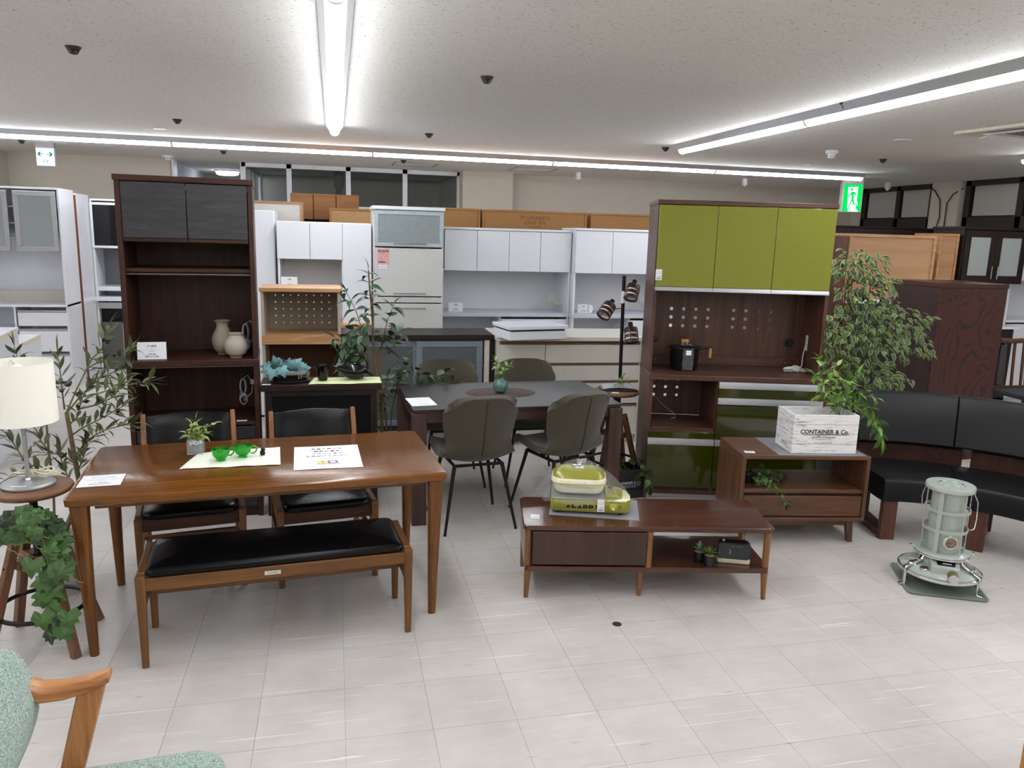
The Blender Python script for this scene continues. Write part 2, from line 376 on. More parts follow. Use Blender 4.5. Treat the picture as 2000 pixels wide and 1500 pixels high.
# office behind a glazed partition
struct('wall_office_right', B(1.89, 12.15, 0, 2.0, 14.5, CEIL), M_greywall)
struct('wall_office_back', B(-1.2, 14.4, 0, 1.89, 14.5, CEIL), M_greywall)
pf = MB()
pf.box(-1.29, 12.06, 2.64, 1.93, 12.13, 2.70).box(-1.29, 12.06, 2.08, 1.93, 12.13, 2.13).box(-1.29, 12.06, 0, 1.93, 12.13, .1)
for x in (-1.27, -.63, .22, 1.06, 1.89): pf.box(x-.035, 12.06, 0, x+.035, 12.13, 2.7)
for y in (12.7, 13.3, 13.9, 14.4): pf.box(-1.29, y-.03, 0, -1.23, y+.03, 2.7)
pf.box(-1.29, 12.1, 2.64, -1.23, 14.4, 2.7).box(-1.29, 12.1, 2.08, -1.23, 14.4, 2.13)
part = struct('wall_partition', pf, M_frame)
M_pane = glassy('clear_pane', (110, 112, 112), .3, .05, (240, 241, 239))
M_pfill = plain('partition_panel', (205, 206, 205), .5)
for a, b_ in ((-1.235, -.665), (-.595, .185), (.255, 1.025), (1.095, 1.855)):
    obj('pane', B(a, 12.09, 2.13, b_, 12.096, 2.64), M_pane, part)
    obj('panel', B(a, 12.085, .1, b_, 12.1, 2.08), M_pfill, part)
for a, b_ in ((12.13, 12.67), (12.73, 13.27), (13.33, 13.87)):
    obj('pane', B(-1.262, a, 2.13, -1.256, b_, 2.64), M_pane, part); obj('panel', B(-1.265, a, .1, -1.25, b_, 2.08), M_pfill, part)
tag(obj('standpipe', MB().cyl((.09, 13.2, 0), (.09, 13.2, 2.7), .045).cyl((.09, 13.2, 2.45), (.09, 13.2, 2.7), .075), plain('pipe_paint', (120, 112, 104), .6)), 'grey vertical pipe standing inside the dim office behind the glazed partition', 'pipe')
struct('trim_1', B(-2.24, 12.1, 0, -2.2, 12.3, CEIL), M_frame)
# right wall windows: dark sashes, pale roller shades
M_sash = plain('bronze_sash', (42, 36, 31), .45); M_shade = plain('roller_shade', (176, 174, 168), .8, var=.02)
M_night = plain('night_glass', (26, 30, 34), .1)
def window(n, y0, y1, panes):
    f = MB(); X0, X1 = 8.66, 8.75
    f.box(X0, y0, 2.63, X1, y1, 2.70).box(X0, y0, 2.04, X1, y1, 2.2).box(X0, y0, .9, X1, y1, 1.0)
    for y in [y0+.04]+[p[1]+.05 for p in panes[:-1]]+[y1-.04]: f.box(X0, y-.045, .9, X1, y+.045, 2.7)
    o = struct('window_%d' % n, f, M_sash, bev=.003)
    for a, b_ in panes:
        obj('pane', B(8.71, a, 1.0, 8.715, b_, 2.65), M_night, o)
        obj('roller_shade', B(8.69, a+.03, 2.22, 8.70, b_-.03, 2.63), M_shade, o)
        obj('shade_tube', MB().cyl((8.69, a, 2.645), (8.69, b_, 2.645), .022), M_sash, o)
    return o
window(1, 10.02, 11.62, [(10.1, 10.72), (10.82, 11.52)])
window(2, 8.0, 9.42, [(8.55, 9.32), (8.1, 8.45)][::-1])
window(3, 6.2, 7.8, [(6.3, 6.95), (7.05, 7.7)])
cab = MB()
cab.tube([(8.6, 10.0, 2.62), (8.57, 9.9, 2.58), (8.57, 9.78, 2.45), (8.58, 9.76, 2.2), (8.58, 9.85, 1.9), (8.585, 9.9, 1.2)], .008, 6)
cab.tube([(8.64, 9.44, 2.6), (8.57, 9.55, 2.52), (8.57, 9.64, 2.4), (8.585, 9.66, 2.0), (8.585, 9.66, 1.2)], .008, 6)
struct('trim_2', cab, M_black)
# ------------------------------------------------------------ ceiling lamps
M_refl = plain('reflector', (188, 190, 195), .3, metal=.4, var=.02)
M_cap = plain('lamp_end_cap', (226, 228, 232), .4)
def lamp_mesh(L):
    hs = MB().prism([(-.078, 0), (.078, 0), (.072, -.012), (.044, -.052), (-.044, -.052), (-.072, -.012)], 0, L, 'xz')
    tb = MB().prism([(.040*math.cos(R(a)), -.052+.038*math.sin(R(a))) for a in range(180, 361, 15)], .012, L-.012, 'xz')
    cp = MB()
    for y in (0, L-.012): cp.prism([(.042*math.cos(R(a)), -.052+.040*math.sin(R(a))) for a in range(180, 361, 15)], y, y+.012, 'xz')
    return hs.mesh('housing', M_refl), tb.mesh('tube', M_tube), cp.mesh('end_cap', M_cap)
LM = lamp_mesh(2.12)
def lamp(x, y, rz, label, group):
    t = thing('linear_lamp', label, 'ceiling lamp', (x, y, CEIL), rz, group)
    for n, me in zip(('housing', 'diffuser', 'end_cap'), LM): obj(n, me, None, t)
nm = ['nearest of the frame', 'in the middle of the run', 'at the far end of the run']
for k in range(6):
    y = 7.40-2.12*(k+1)
    far = ('white linear ceiling lamp, far section of the run overhead left of centre', 'white linear ceiling lamp, second section of the run overhead left of centre')
    lamp(.02, y, 0, far[k] if k < 2 else 'white linear ceiling lamp in the runs behind the photographer', 'linear lamps of the overhead run' if k < 2 else 'ceiling lamps behind the photographer')
    lamp(3.36, y-.08, 0, ('white linear ceiling lamp at the far end of the slanting right run', 'white linear ceiling lamp, near section of the slanting right run')[k] if k < 2 else 'white linear ceiling lamp in the runs behind the photographer', 'linear lamps of the right run' if k < 2 else 'ceiling lamps behind the photographer')
    lamp(6.69, y-.81, 0, 'white linear ceiling lamp cut by the right picture edge near the windows' if k == 0 else 'white linear ceiling lamp in the runs behind the photographer', None if k == 0 else 'ceiling lamps behind the photographer')
    lamp(-3.5, y-.4, 0, 'white linear ceiling lamp in the runs left of the picture', 'ceiling lamps left of the picture')
    if k % 2 == 0: lamp(-6.6, y-.4, 0, 'white linear ceiling lamp in the runs left of the picture', 'ceiling lamps left of the picture')
wh = ['rightmost, above the running man sign', 'second from the right', 'middle, right of the partition', 'above the glazed partition', 'leftmost in view, above the arrow sign']
for k in range(5): lamp(6.8-2.12*k, 9.19, 90, 'white linear lamp of the long cross row, '+wh[k], 'linear lamps of the cross row')
for k in (5, 6): lamp(6.8-2.12*k, 9.19, 90, 'white linear ceiling lamp in the runs left of the picture', 'ceiling lamps left of the picture')
t = thing('round_lamp', 'round glowing ceiling lamp at the end of the corridor', 'ceiling lamp', (-1.72, 14.0, CEIL))
obj('base', MB().lathe([(.20, 0), (.20, -.02)]), M_cap, t); obj('diffuser', MB().lathe([(.18, -.02), (.175, -.06), (.14, -.075), (.0001, -.08)]), emitter('corridor_glow', (230, 240, 255), 9), t)
# ceiling fittings
M_spr = plain('sprinkler_metal', (62, 58, 55), .5, metal=.4)
spr = [(143, 93, 'in the upper left corner, nearest'), (951, 152, 'right of the overhead lamp, near the top'), (1652, 203, 'just above the slanting right lamp'), (346, 235, 'over the dark shelf, before the cross row'), (838, 263, 'before the cross row, right of the overhead lamp'), (1300, 290, 'by the far end of the slanting right lamp'), (42, 276, 'far left, behind the cross row'), (436, 297, 'behind the cross row, over the corridor'), (788, 315, 'behind the cross row, over the partition'), (1725, 313, 'right, near the windows')]
spm = MB().lathe([(.042, 0), (.038, -.008), (.022, -.020), (.012, -.024), (.012, -.034), (.020, -.036), (.0001, -.042)], 16)
for q in range(6):
    a = q*PI/3; spm.cyl((.036*math.cos(a), .036*math.sin(a), -.004), (.018*math.cos(a), .018*math.sin(a), -.036), .003, n=6)
spme = spm.mesh('sprinkler', M_spr)
for x, y, s in spr:
    tag(obj('sprinkler', spme, None, loc=fl(x, y-2, CEIL)), 'dark sprinkler head on the ceiling '+s, 'sprinkler', 'sprinkler heads on the ceiling')
def disc(px, py, r, label, name='smoke_detector', cat='detector', hgt=.04, dome=True):
    t = thing(name, label, cat, fl(px, py, CEIL))
    obj('base', MB().lathe([(r, 0), (r, -hgt*.4), (r*.9, -hgt*.5)], 24), M_cap, t)
    if dome:
        obj('dome', MB().lathe([(r*.6, -hgt*.5), (r*.58, -hgt), (r*.3, -hgt*1.15), (.0001, -hgt*1.2)], 24), M_cap, t)
        for q in range(8): obj('slot', MB().cyl((r*.56*math.cos(q*PI/4), r*.56*math.sin(q*PI/4), -hgt*.8), (r*.6*math.cos(q*PI/4), r*.6*math.sin(q*PI/4), -hgt*.8), .006, n=6), M_black, t)
disc(1625, 294, .06, 'white slotted smoke detector hanging by the slanting right lamp', hgt=.07)
disc(328, 304, .07, 'white round smoke detector over the corridor mouth', hgt=.05)
disc(1763, 274, .075, 'flat round ceiling plate right of the slotted detector', 'ceiling_plate', 'plate', .012, False)
disc(1333, 343, .075, 'flat round ceiling plate above the green cabinet', 'ceiling_plate', 'plate', .012, False)
disc(312, 251, .06, 'small white round ceiling plate over the dark shelf', 'ceiling_plate', 'plate', .01, False)
disc(1576, 321, .04, 'tiny glossy ceiling disc between the right lamp and cross row', 'ceiling_plate', 'plate', .012, False)
for px, py, s in ((1455, 349, 'above the green cabinet'), (1735, 356, 'in front of the dark windows'), (1130, 337, 'right of the glazed partition')):
    t = thing('ceiling_sensor', 'small cylindrical white sensor on the ceiling '+s, 'sensor', fl(px, py, CEIL))
    obj('body', MB().lathe([(.04, 0), (.04, -.09), (.03, -.10)], 20), M_cap, t); obj('lens', MB().lathe([(.022, -.10), (.02, -.12), (.0001, -.13)], 16), M_chrome, t)
for px, py, s in ((810, 321, 'above the partition, left'), (1040, 331, 'right of the partition')):
    c = fl(px, py, CEIL); t = thing('access_hatch', 'thin framed access hatch in the ceiling '+s, 'hatch', c)
    m = MB()
    for a in ((-.3, -.3, .3, -.28), (-.3, .28, .3, .3), (-.3, -.28, -.28, .28), (.28, -.28, .3, .28)): m.box(a[0], a[1], -.006, a[2], a[3], 0)
    obj('frame', m, plain('hatch_frame', (140, 136, 130), .5), t); obj('lid', B(-.275, -.275, -.003, .275, .275, 0), M_cap, t)
c = fl(1992, 246, CEIL)
t = thing('ceiling_vent', 'cream ceiling air conditioner cassette cut by the right edge', 'air conditioner', (c.x+.32, c.y, CEIL), 8)
obj('panel', B(-.48, -.48, -.03, .48, .48, 0), plain('cassette', (206, 198, 184), .5), t, bev=.01)
m = MB()
for k in range(12): m.box(-.22, -.22+k*.038, -.036, .22, -.2+k*.038, -.03)
obj('grille', m, plain('cassette_dark', (120, 110, 98), .6), t)
for a in (0, 90, 180, 270): obj('louvre', MB().hexa([(-.26, -.42, -.05), (.26, -.42, -.05), (.26, -.33, -.032), (-.26, -.33, -.032), (-.26, -.42, -.045), (.26, -.42, -.045), (.26, -.33, -.028), (-.26, -.33, -.028)]), M_cap, t, rot=(0, 0, R(a)))
# exit signs
M_signw = emitter('sign_white', (225, 250, 255), 1.15); M_signg = emitter('sign_green', (0, 190, 75), .85); M_signt = emitter('sign_teal', (15, 140, 120), .45)
p = fl(87, 289, CEIL); p = onY(87, 289, 10.5)
t = thing('arrow_sign', 'white square hanging sign with green arrows left and right', 'sign', (p.x, 10.5, CEIL), 0)
obj('case', B(-.1, .0, -.27, .1, .05, -.06), M_frame, t, bev=.004); obj('bracket', B(-.1, .0, -.06, .1, .05, 0), plain('sign_bracket', (150, 146, 150), .5), t)
obj('face', B(-.092, -.002, -.262, .092, .0, -.066), M_signw, t)
for s in (-1, 1):
    m = MB(); m.prism([(s*.01, -.128), (s*.065, -.128), (s*.065, -.137), (s*.01, -.137)], -.0035, -.002, 'xz')
    m.prism([(s*.083, -.1325), (s*.058, -.105), (s*.04, -.105), (s*.06, -.1325)], -.0035, -.002, 'xz')
    m.prism([(s*.083, -.1325), (s*.06, -.1325), (s*.04, -.160), (s*.058, -.160)], -.0035, -.002, 'xz')
    obj('arrow', m, M_signt, t)
m = MB()
for a in ((-.022, -.235, -.015, -.198), (.015, -.235, .022, -.198), (-.022, -.198, .022, -.193), (-.006, -.215, .006, -.208), (-.004, -.235, .0, -.215), (.003, -.235, .008, -.22), (-.003, -.206, .004, -.201)): m.box(a[0], -.0035, a[1], a[2], -.002, a[3])
obj('door_symbol', m, M_signt, t)
m = None
p = onY(1668, 356, 9.8)
t = thing('exit_sign', 'green lit emergency exit sign with running man, hanging', 'sign', (p.x, 9.8, CEIL), -16)
obj('case', B(-.14, 0, -.47, .14, .12, -.08), M_frame, t, bev=.005); obj('bracket', B(-.14, .02, -.08, .14, .1, 0), M_frame, t)
obj('face', B(-.125, -.003, -.46, .125, 0, -.09), M_signg, t)
P = lambda pts: [(x*.25-.125, -.09-y*.37) for x, y in pts]
obj('doorway', MB().prism(P([(.22, .1), (.76, .09), (.75, .62), (.82, .68), (.83, .76), (.74, .77), (.72, .86), (.9, 1), (.36, 1), (.27, .9)]), -.005, -.003, 'xz'), M_signw, t)
m = MB()
m.prism([(x*.25-.125, -.09-y*.37) for x, y in [(.42+.065*math.cos(a*PI/8), .185+.055*math.sin(a*PI/8)) for a in range(16)]], -.008, -.005, 'xz')
for poly in ([(.42, .27), (.62, .27), (.56, .42), (.58, .55), (.46, .56), (.43, .42)], [(.42, .27), (.47, .33), (.33, .45), (.22, .46), (.22, .42), (.3, .41)], [(.58, .27), (.64, .29), (.70, .42), (.66, .43), (.59, .35)],
             [(.46, .54), (.58, .54), (.62, .7), (.78, .7), (.78, .74), (.56, .745)], [(.46, .52), (.52, .56), (.36, .86), (.31, .85)], [(.33, .9), (.38, .89), (.48, 1), (.42, 1)]):
    m.prism(P(poly), -.008, -.005, 'xz')
obj('running_figure', m, M_signg, t)
# ------------------------------------------------------------ back of the store: cabinets
def handle(parent, mat, x0, x1, y, z, off=.03, r=.006):
    m = MB().tube([(x0, y, z), (x0, y-off, z), (x1, y-off, z), (x1, y, z)], r, 8); return obj('handle', m, mat, parent)
def vhandle(parent, mat, x, y, z0, z1, off=.03, r=.006):
    m = MB().tube([(x, y, z0), (x, y-off, z0), (x, y-off, z1), (x, y, z1)], r, 8); return obj('handle', m, mat, parent)
def carcass(t, mat, W, Dp, z0, z1, back=None, th=.02, top=True, bottom=True):
    for x in (0, W-th): bx('side_panel', t, mat, x, 0, z0, x+th, Dp, z1)
    if top: bx('top_panel', t, mat, th, 0, z1-th, W-th, Dp, z1)
    if bottom: bx('bottom_panel', t, mat, th, 0, z0, W-th, Dp, z0+th)
    bx('back_panel', t, back or mat, th, Dp-.012, z0+th*bottom, W-th, Dp-.004, z1-th*top, bev=0)
def frame_door(t, x0, z0, x1, z1, fw, fm, gm, y=-.02, name='door'):
    m = MB()
    for a in ((x0, z0, x1, z0+fw), (x0, z1-fw, x1, z1), (x0, z0+fw, x0+fw, z1-fw), (x1-fw, z0+fw, x1, z1-fw)): m.box(a[0], y, a[1], a[2], y+.018, a[3])
    d = obj(name, m, fm, t, bev=.003); obj('pane', B(x0+fw, y+.006, z0+fw, x1-fw, y+.011, z1-fw), gm, d); return d
def card_art(mb, w_, h_, lines, M=Matrix()):
    for s, size, y in lines: mb.text(s, size, M @ Matrix.Translation((0, y, .0006)))
# price card: flat card in local xy plane facing +z, centre origin
def price_card(label, loc, rot, w_, h_, title='', price='', tax='', sub='', qr=False, group='price cards', name='price_card', tilt=None):
    t = thing(name, label, 'price card', loc, 0, group); t.rotation_euler = rot
    obj('card', MB().box(-w_/2, -h_/2, -.0012, w_/2, h_/2, 0), M_paper, t)
    m = MB(); k = w_
    if title: m.text(title, .085*k, Matrix.Translation((0, h_*.26, .0006)), bold=.001*k)
    if price: m.text(price, .075*k, Matrix.Translation((0, -h_*.2, .0006)), bold=.001*k)
    if tax: m.text(tax, .075*k, Matrix.Translation((0, -h_*.33, .0006)), bold=.001*k)
    obj('lettering', m, M_ink, t, smooth=0)
    g = MB().box(-w_*.4, h_*.048, .0004, w_*.4, h_*.055, .0007)
    if sub: g.text(sub, .045*k, Matrix.Translation((0, -h_*.04, .0006)))
    g.text('ダイニング' if qr else '木製', .035*k, Matrix.Translation((0, h_*.15, .0006)))
    obj('fine_print', g, M_greyink, t, smooth=0)
    return t
UP = (R(90), 0, 0)
# --- white board with framed frosted doors, far left
t = thing('kitchen_board', 'white kitchen board with framed frosted glass doors at left edge', 'cabinet', (-3.92, 9.2, 0))
carcass(t, M_white, 1.09, .48, 0, 2.13)
for x in (.03, .655): frame_door(t, x, 1.465, x+.405 if x > .1 else .6, 2.09, .05, M_alu, M_frostw, name='glass_door')
for z in (1.6, 1.75, 1.92): bx('shelf', t, M_white, .03, .05, z, 1.06, .4, z+.015)
bx('niche_floor', t, M_white, 0, -.02, .875, 1.09, .46, .9); bx('cable_rail', t, M_warmwhite, .02, .40, .9, 1.07, .43, 1.02)
bx('divider', t, M_white, .56, .0, .03, .58, .44, .875); bx('niche_shelf', t, M_white, .02, .02, .62, .56, .44, .64)
for a, b_ in ((.67, .845), (.39, .645), (.06, .37)):
    d = bx('drawer', t, M_white, .60, -.012, a, 1.075, .02, b_-.03); obj('pull_strip', B(.60, -.01, b_-.026, 1.075, .012, b_-.006), M_alu, d)
s = obj('caution_sticker', B(.965, .395, .915, 1.065, .399, 1.02), plain('sticker', (214, 210, 205), .6), t); obj('sticker_band', B(.965, .393, 1.0, 1.065, .395, 1.02), plain('sticker_red', (200, 60, 60), .6), s)
t = thing('white_cabinet', 'plain white cabinet with brown back edge, behind the framed frosted doors', 'cabinet', (-3.65, 9.70, 0))
carcass(t, M_white, .84, .45, 0, 2.10); bx('hardboard_edge', t, plain('brown_edge', (120, 70, 50), .6), .0, -.012, 0, .838, .0, 2.08); bx('front_board', t, M_white, .02, .0, .02, .82, .012, 2.08)
bx('worktop', t, M_white, -.01, .01, .86, .85, .46, .9)
t = thing('glass_cabinet', 'narrow white cabinet with dark glass door beside the dark shelf', 'cabinet', (-2.80, 10.15, 0))
carcass(t, M_white, .36, .42, 0, 2.06)
frame_door(t, .0, 1.49, .345, 2.02, .028, M_white, glassy('smoked_pane', (24, 24, 28), .08, .8, (60, 60, 70)), name='glass_door'); vhandle(t, M_alu, .30, -.02, 1.54, 1.76)
for z in (1.62, 1.86): bx('shelf', t, M_white, .02, .05, z, .33, .38, z+.012)
bx('niche_back', t, plain('grey_niche', (132, 132, 136), .5), .02, .36, 1.02, .34, .38, 1.46); bx('niche_sill', t, M_white, .02, .02, .98, .34, .38, 1.03); bx('worktop', t, M_white, -.02, -.03, .86, .38, .41, .91)
bx('drawer', t, M_alu, .02, -.02, .77, .34, .01, .84); bx('oven_bay', t, M_black, .02, .1, .12, .34, .12, .77)
t = thing('microwave_oven', 'grey appliance box in the bay of the dark glass cabinet', 'appliance', (-2.77, 10.16, .02))
obj('body', B(0, 0, 0, .27, .08, .58), plain('grey_appliance', (92, 90, 84), .4), t, bev=.006); bx('door_edge', t, M_alu, .235, -.006, .02, .25, 0, .56)
# --- two low white counters at the left edge, seen from their right ends
for i, (px, py, qx, qy, z, lb) in enumerate(((36, 639, -40, 676, .92, 'low white counter with cream edged top at left picture edge'), (80, 653, 40, 671, .78, 'low white counter with cream edged top, second from left edge'))):
    a, b_ = fl(px, py, z), fl(qx, qy, z); L_ = (a-b_).length
    t = thing('low_counter', lb, 'counter', (b_.x, b_.y, 0), math.degrees(math.atan2(a.y-b_.y, a.x-b_.x))-90)
    W_ = .40 if i else .44
    bx('worktop', t, M_white, -W_, 0, z-.006, 0, L_, z); bx('top_edge', t, plain('cream_edge', (226, 214, 186), .5), -.012, .0, z-.035, 0, L_, z-.006)
    bx('side_panel', t, M_white, -.022, .01, 0, -.004, L_-.01, z-.035); bx('side_panel', t, M_white, -W_, .01, 0, -W_+.018, L_-.01, z-.035); bx('back_panel', t, M_white, -W_+.018, L_-.02, 0, -.022, L_-.01, z-.035); bx('drawer', t, M_white, -W_+.02, -.004, .06, -.024, .012, z-.05)
# --- beige rack with a perforated back and light oak boards
t = thing('perforated_rack', 'beige open kitchen rack with perforated back and light oak boards', 'rack', (-.533, 5.9, 0))
M_bei = plain('beige_board', (176, 166, 150), .5, var=.02); M_beid = plain('beige_perforated', (150, 138, 122), .5, var=.02)
for x in (0, .55): bx('side_panel', t, M_bei, x, .01, 0, x+.022, .42, 1.322)
bx('top_board', t, W_light['X'], -.008, -.01, 1.322, .58, .42, 1.35); bx('middle_board', t, W_light['X'], 0, -.005, .932, .572, .41, 1.0)
panel_with_holes('perforated_back', t, M_beid, .528, .322, [(.055+.0585*i, .05+.054*j) for i in range(8) for j in range(5)], .0062).location = (.022, .40, 1.0)
obj('cable_cap', MB().cyl((.50, .396, 1.165), (.50, .388, 1.165), .014), M_bei, t)
bx('lower_back', t, wood('brown_interior', (84, 52, 26), (104, 66, 36), 'X', .5), .022, .40, .02, .55, .406, .932, bev=0); bx('bottom_board', t, W_light['X'], .022, .01, .06, .55, .40, .09); bx('inner_shelf', t, W_light['X'], .022, .02, .45, .55, .40, .47)
obj('shelf_pin', MB().cyl((.05, .395, .91), (.05, .38, .91), .006), M_bei, t)
# --- white row behind
t = thing('white_cupboard', 'white kitchen cupboard with two doors over an open grey niche', 'cabinet', (-.50, 7.3, 0))
bx('tall_door', t, M_white, .575, -.018, .1, .832, .0, 1.84); carcass(t, M_white, .834, .44, 0, 1.845)
for a, b_ in ((.0, .284), (.288, .572)): bx('door', t, M_white, a, -.018, 1.512, b_, .0, 1.84)
M_niche = plain('grey_niche_back', (226, 228, 230), .5, var=.01)
bx('divider', t, M_white, .565, .005, .93, .58, .42, 1.51); bx('niche_back', t, M_niche, .02, .415, .93, .565, .425, 1.5); bx('worktop', t, W_light['X'], -.02, -.12, .90, .834, .40, .93); bx('lower_front', t, M_white, .02, -.1, .06, .56, -.08, .9)
for x in (.02, .808): bx('lower_side', t, M_white, x, -.1, 0, x+.018, 0, .9)
c = onY(566, 547, 7.32)
price_card('white price card standing in the niche of the white cupboard', (c.x, c.y-.1, c.z-.01), (R(80), 0, 0), .14, .09, '食器棚', '￥29,800', '(税込￥32,780)', '中古')
t = thing('tall_white_panel', 'tall plain white cabinet behind the light oak topped rack', 'cabinet', (-.98, 7.4, 0))
carcass(t, M_white, .455, .5, 0, 1.935); bx('door', t, M_white, 0, -.018, .05, .45, 0, 1.93)
def back_cabinet(x0, x1, Y, ztop, fm, pm, label, zlow=0, fw=.022, stamp=None, name='turned_cabinet', group=None):
    """a cabinet standing with its back to us: edge frame, recessed back board"""
    t = thing(name, label, 'cabinet', (x0, Y, 0), 0, group); W_ = x1-x0
    for x in (0, W_-fw): bx('side_panel', t, fm, x, 0, zlow, x+fw, .4, ztop)
    bx('top_panel', t, fm, fw, 0, ztop-fw, W_-fw, .4, ztop); bx('bottom_panel', t, fm, fw, 0, zlow, W_-fw, .4, zlow+fw)
    b_ = bx('back_board', t, pm, fw, .012, zlow+fw, W_-fw, .018, ztop-fw, bev=0)
    if stamp:
        m = MB()
        for s_, sz, z in stamp: m.text(s_, sz, Matrix.Translation((W_*.5, .0112, z)) @ Matrix.Rotation(PI/2, 4, 'X'))
        obj('stencil', m, plain('stencil_ink', (116, 78, 40), .8), b_, smooth=0)
    return t
back_cabinet(-.95, -.297, 7.95, 2.035, W_light['X'], plain('cream_back', (214, 212, 206), .6, var=.02), 'cabinet turned backwards, cream back board with pale wood rim', name='turned_cabinet')
back_cabinet(-.045, .46, 8.2, 1.998, M_edge, plain('tan_back', (196, 152, 104), .7), 'cabinet turned backwards, tan back board just left of the flap cabinet')
back_cabinet(1.02, 1.535, 8.3, 2.045, M_edge, M_hard, 'cabinet turned backwards, brown hardboard just right of the flap cabinet')
back_cabinet(1.555, 2.735, 8.3, 2.045, M_edge, M_hard, 'wide cabinet turned backwards, brown hardboard stamped with faint lettering', stamp=[('FP LAGARETE', .055, 1.965), ('QINGS 写在', .048, 1.915), ('170 W-90', .036, 1.87)])
back_cabinet(2.78, 3.9, 8.3, 2.045, M_edge, M_hard, 'cabinet turned backwards, brown hardboard partly behind the green cabinet')
t = thing('oak_cabinet', 'oak cabinet with three plain doors below the partition glass', 'cabinet', (-.445, 8.65, 0))
W_oak3 = wood('plain_oak', (156, 106, 58), (182, 130, 78), 'X', .5, scale=.5)
carcass(t, W_oak3, .71, .4, 0, 2.15)
for k in range(3): bx('door', t, W_oak3, .003+k*.236, -.018, 1.885, .232+k*.236, 0, 2.145)
bx('door_board', t, W_oak3, 0, -.016, .05, .71, 0, 1.86)
# flap-door cabinet
t = thing('flap_cabinet', 'white cabinet with frosted flap door on top and bar handles', 'cabinet', (.345, 7.2, 0))
M_gw = plain('warm_gloss_white', (206, 207, 204), .25, var=.01)
carcass(t, M_gw, .645, .45, 0, 1.985); bx('cornice', t, M_white, -.008, -.03, 1.975, .653, .45, 2.005)
frame_door(t, .012, 1.645, .638, 1.965, .034, plain('pale_blue_frame', (176, 190, 196), .4), plain('flap_glass', (140, 150, 152), .3), name='flap_door')
bx('door', t, M_gw, .012, -.018, 1.195, .638, 0, 1.632); bx('pull_out_board', t, M_gw, .012, -.018, 1.135, .638, 0, 1.185)
for a, b_ in ((.78, 1.125), (.42, .77), (.06, .41)): bx('drawer', t, M_gw, .012, -.018, a, .638, 0, b_)
for z in (1.675, 1.222, 1.085, .73, .37): handle(t, M_alu, .185, .475, -.018, z, .035)
pn = thing('notice', 'pink printed notice taped to the white flap cabinet door', 'notice', (.345+.09, 7.179, 1.555), 0); pn.rotation_euler = UP
obj('sheet', B(-.052, -.074, -.001, .052, .07, 0), plain('pink_paper', (226, 172, 172), .7), pn)
m = MB().box(-.046, .038, 0, .046, .058, .0006); m.box(-.046, -.056, 0, .018, -.046, .0006); obj('banner', m, plain('maroon_ink', (104, 60, 66), .7), pn, smooth=0)
obj('banner_lettering', MB().text('商談予約', .019, Matrix.Translation((0, .048, .0012))), plain('notice_pink', (236, 200, 200), .7), pn, smooth=0)
m = MB()
for k, (s_, x, y) in enumerate((('商品番号', -.01, .024), ('様', .034, .012), ('月　日', .024, -.002), ('お支払', -.02, -.014), ('担当者', -.022, -.03))): m.text(s_, .009, Matrix.Translation((x, y, .0008)))
obj('fine_print', m, plain('notice_ink', (150, 96, 96), .7), pn, smooth=0)
pn = thing('sticker', 'small white sticker below the pink notice', 'sticker', (.345+.087, 7.179, 1.46), 0); pn.rotation_euler = UP
obj('sheet', B(-.038, -.018, -.001, .038, .02, 0), M_paper, pn); obj('lettering', MB().text('売約済 No.12', .010, Matrix.Translation((0, .004, .0006))).text('お買い上げ品', .008, Matrix.Translation((0, -.007, .0006))), M_greyink, pn, smooth=0)
# wide white boards, doors above a niche
def wide_board(x0, x1, Y, H_, doors, zc, label, lower):
    t = thing('wide_board', label, 'cabinet', (x0, Y, 0)); W_ = x1-x0
    for x in (0, W_-.022): bx('side_panel', t, M_white, x, 0, 0, x+.022, .46, H_)
    bx('top_panel', t, M_white, -.004, -.03, H_-.022, W_+.004, .46, H_); bx('niche_back', t, M_niche, .022, .44, zc, W_-.022, .452, H_-.02)
    bx('upper_floor', t, M_white, .022, .0, 1.42, W_-.022, .44, 1.436); bx('worktop', t, plain('pale_lilac_top', (206, 206, 218), .3), -.004, -.03, zc-.035, W_+.004, .46, zc)
    n = len(doors)-1
    for a, b_ in zip(doors[:-1], doors[1:]): bx('door', t, M_white, a-x0+.002, -.02, 1.42, b_-x0-.002, 0, H_-.026)
    bx('bottom_panel', t, M_white, .022, 0, .05, W_-.022, .44, .07); bx('lower_back', t, M_niche, .022, .44, .05, W_-.022, .452, zc-.03)
    for a, b_ in lower: bx('divider', t, M_white, a-x0, .0, .07, a-x0+.018, .44, zc-.036); bx('drawer', t, M_white, a-x0+.02, -.018, .07, b_-x0-.003, 0, zc-.06)
    return t
wide_board(1.0, 2.352, 7.6, 1.84, (1.05, 1.375, 1.70, 2.022, 2.345), 1.0, 'wide white kitchen board with four plain doors above a niche', [(1.62, 2.33)])
wide_board(2.356, 3.5, 7.5, 1.866, (2.36, 2.752, 3.14, 3.5), 1.0, 'white kitchen board right of the four door one, half hidden', [(2.97, 3.48)])
c = onY(889, 601, 7.75); price_card('white price card in the niche of the four door white board', (c.x, 7.72, 1.046), (R(80), 0, 0), .145, .09, '食器棚', '￥39,800', '(税込￥43,780)', '中古')
c = onY(1140, 604, 7.65); price_card('price card in the right white niche beside a moon shaped plate', (c.x, 7.66, 1.046), (R(80), 0, 0), .13, .09, '食器棚', '￥34,800', '(税込￥38,280)', '中古')
pl = thing('plate', 'white moon shaped plate leaning on the card in the white niche', 'plate', (c.x+.055, 7.635, 1.0), 0)
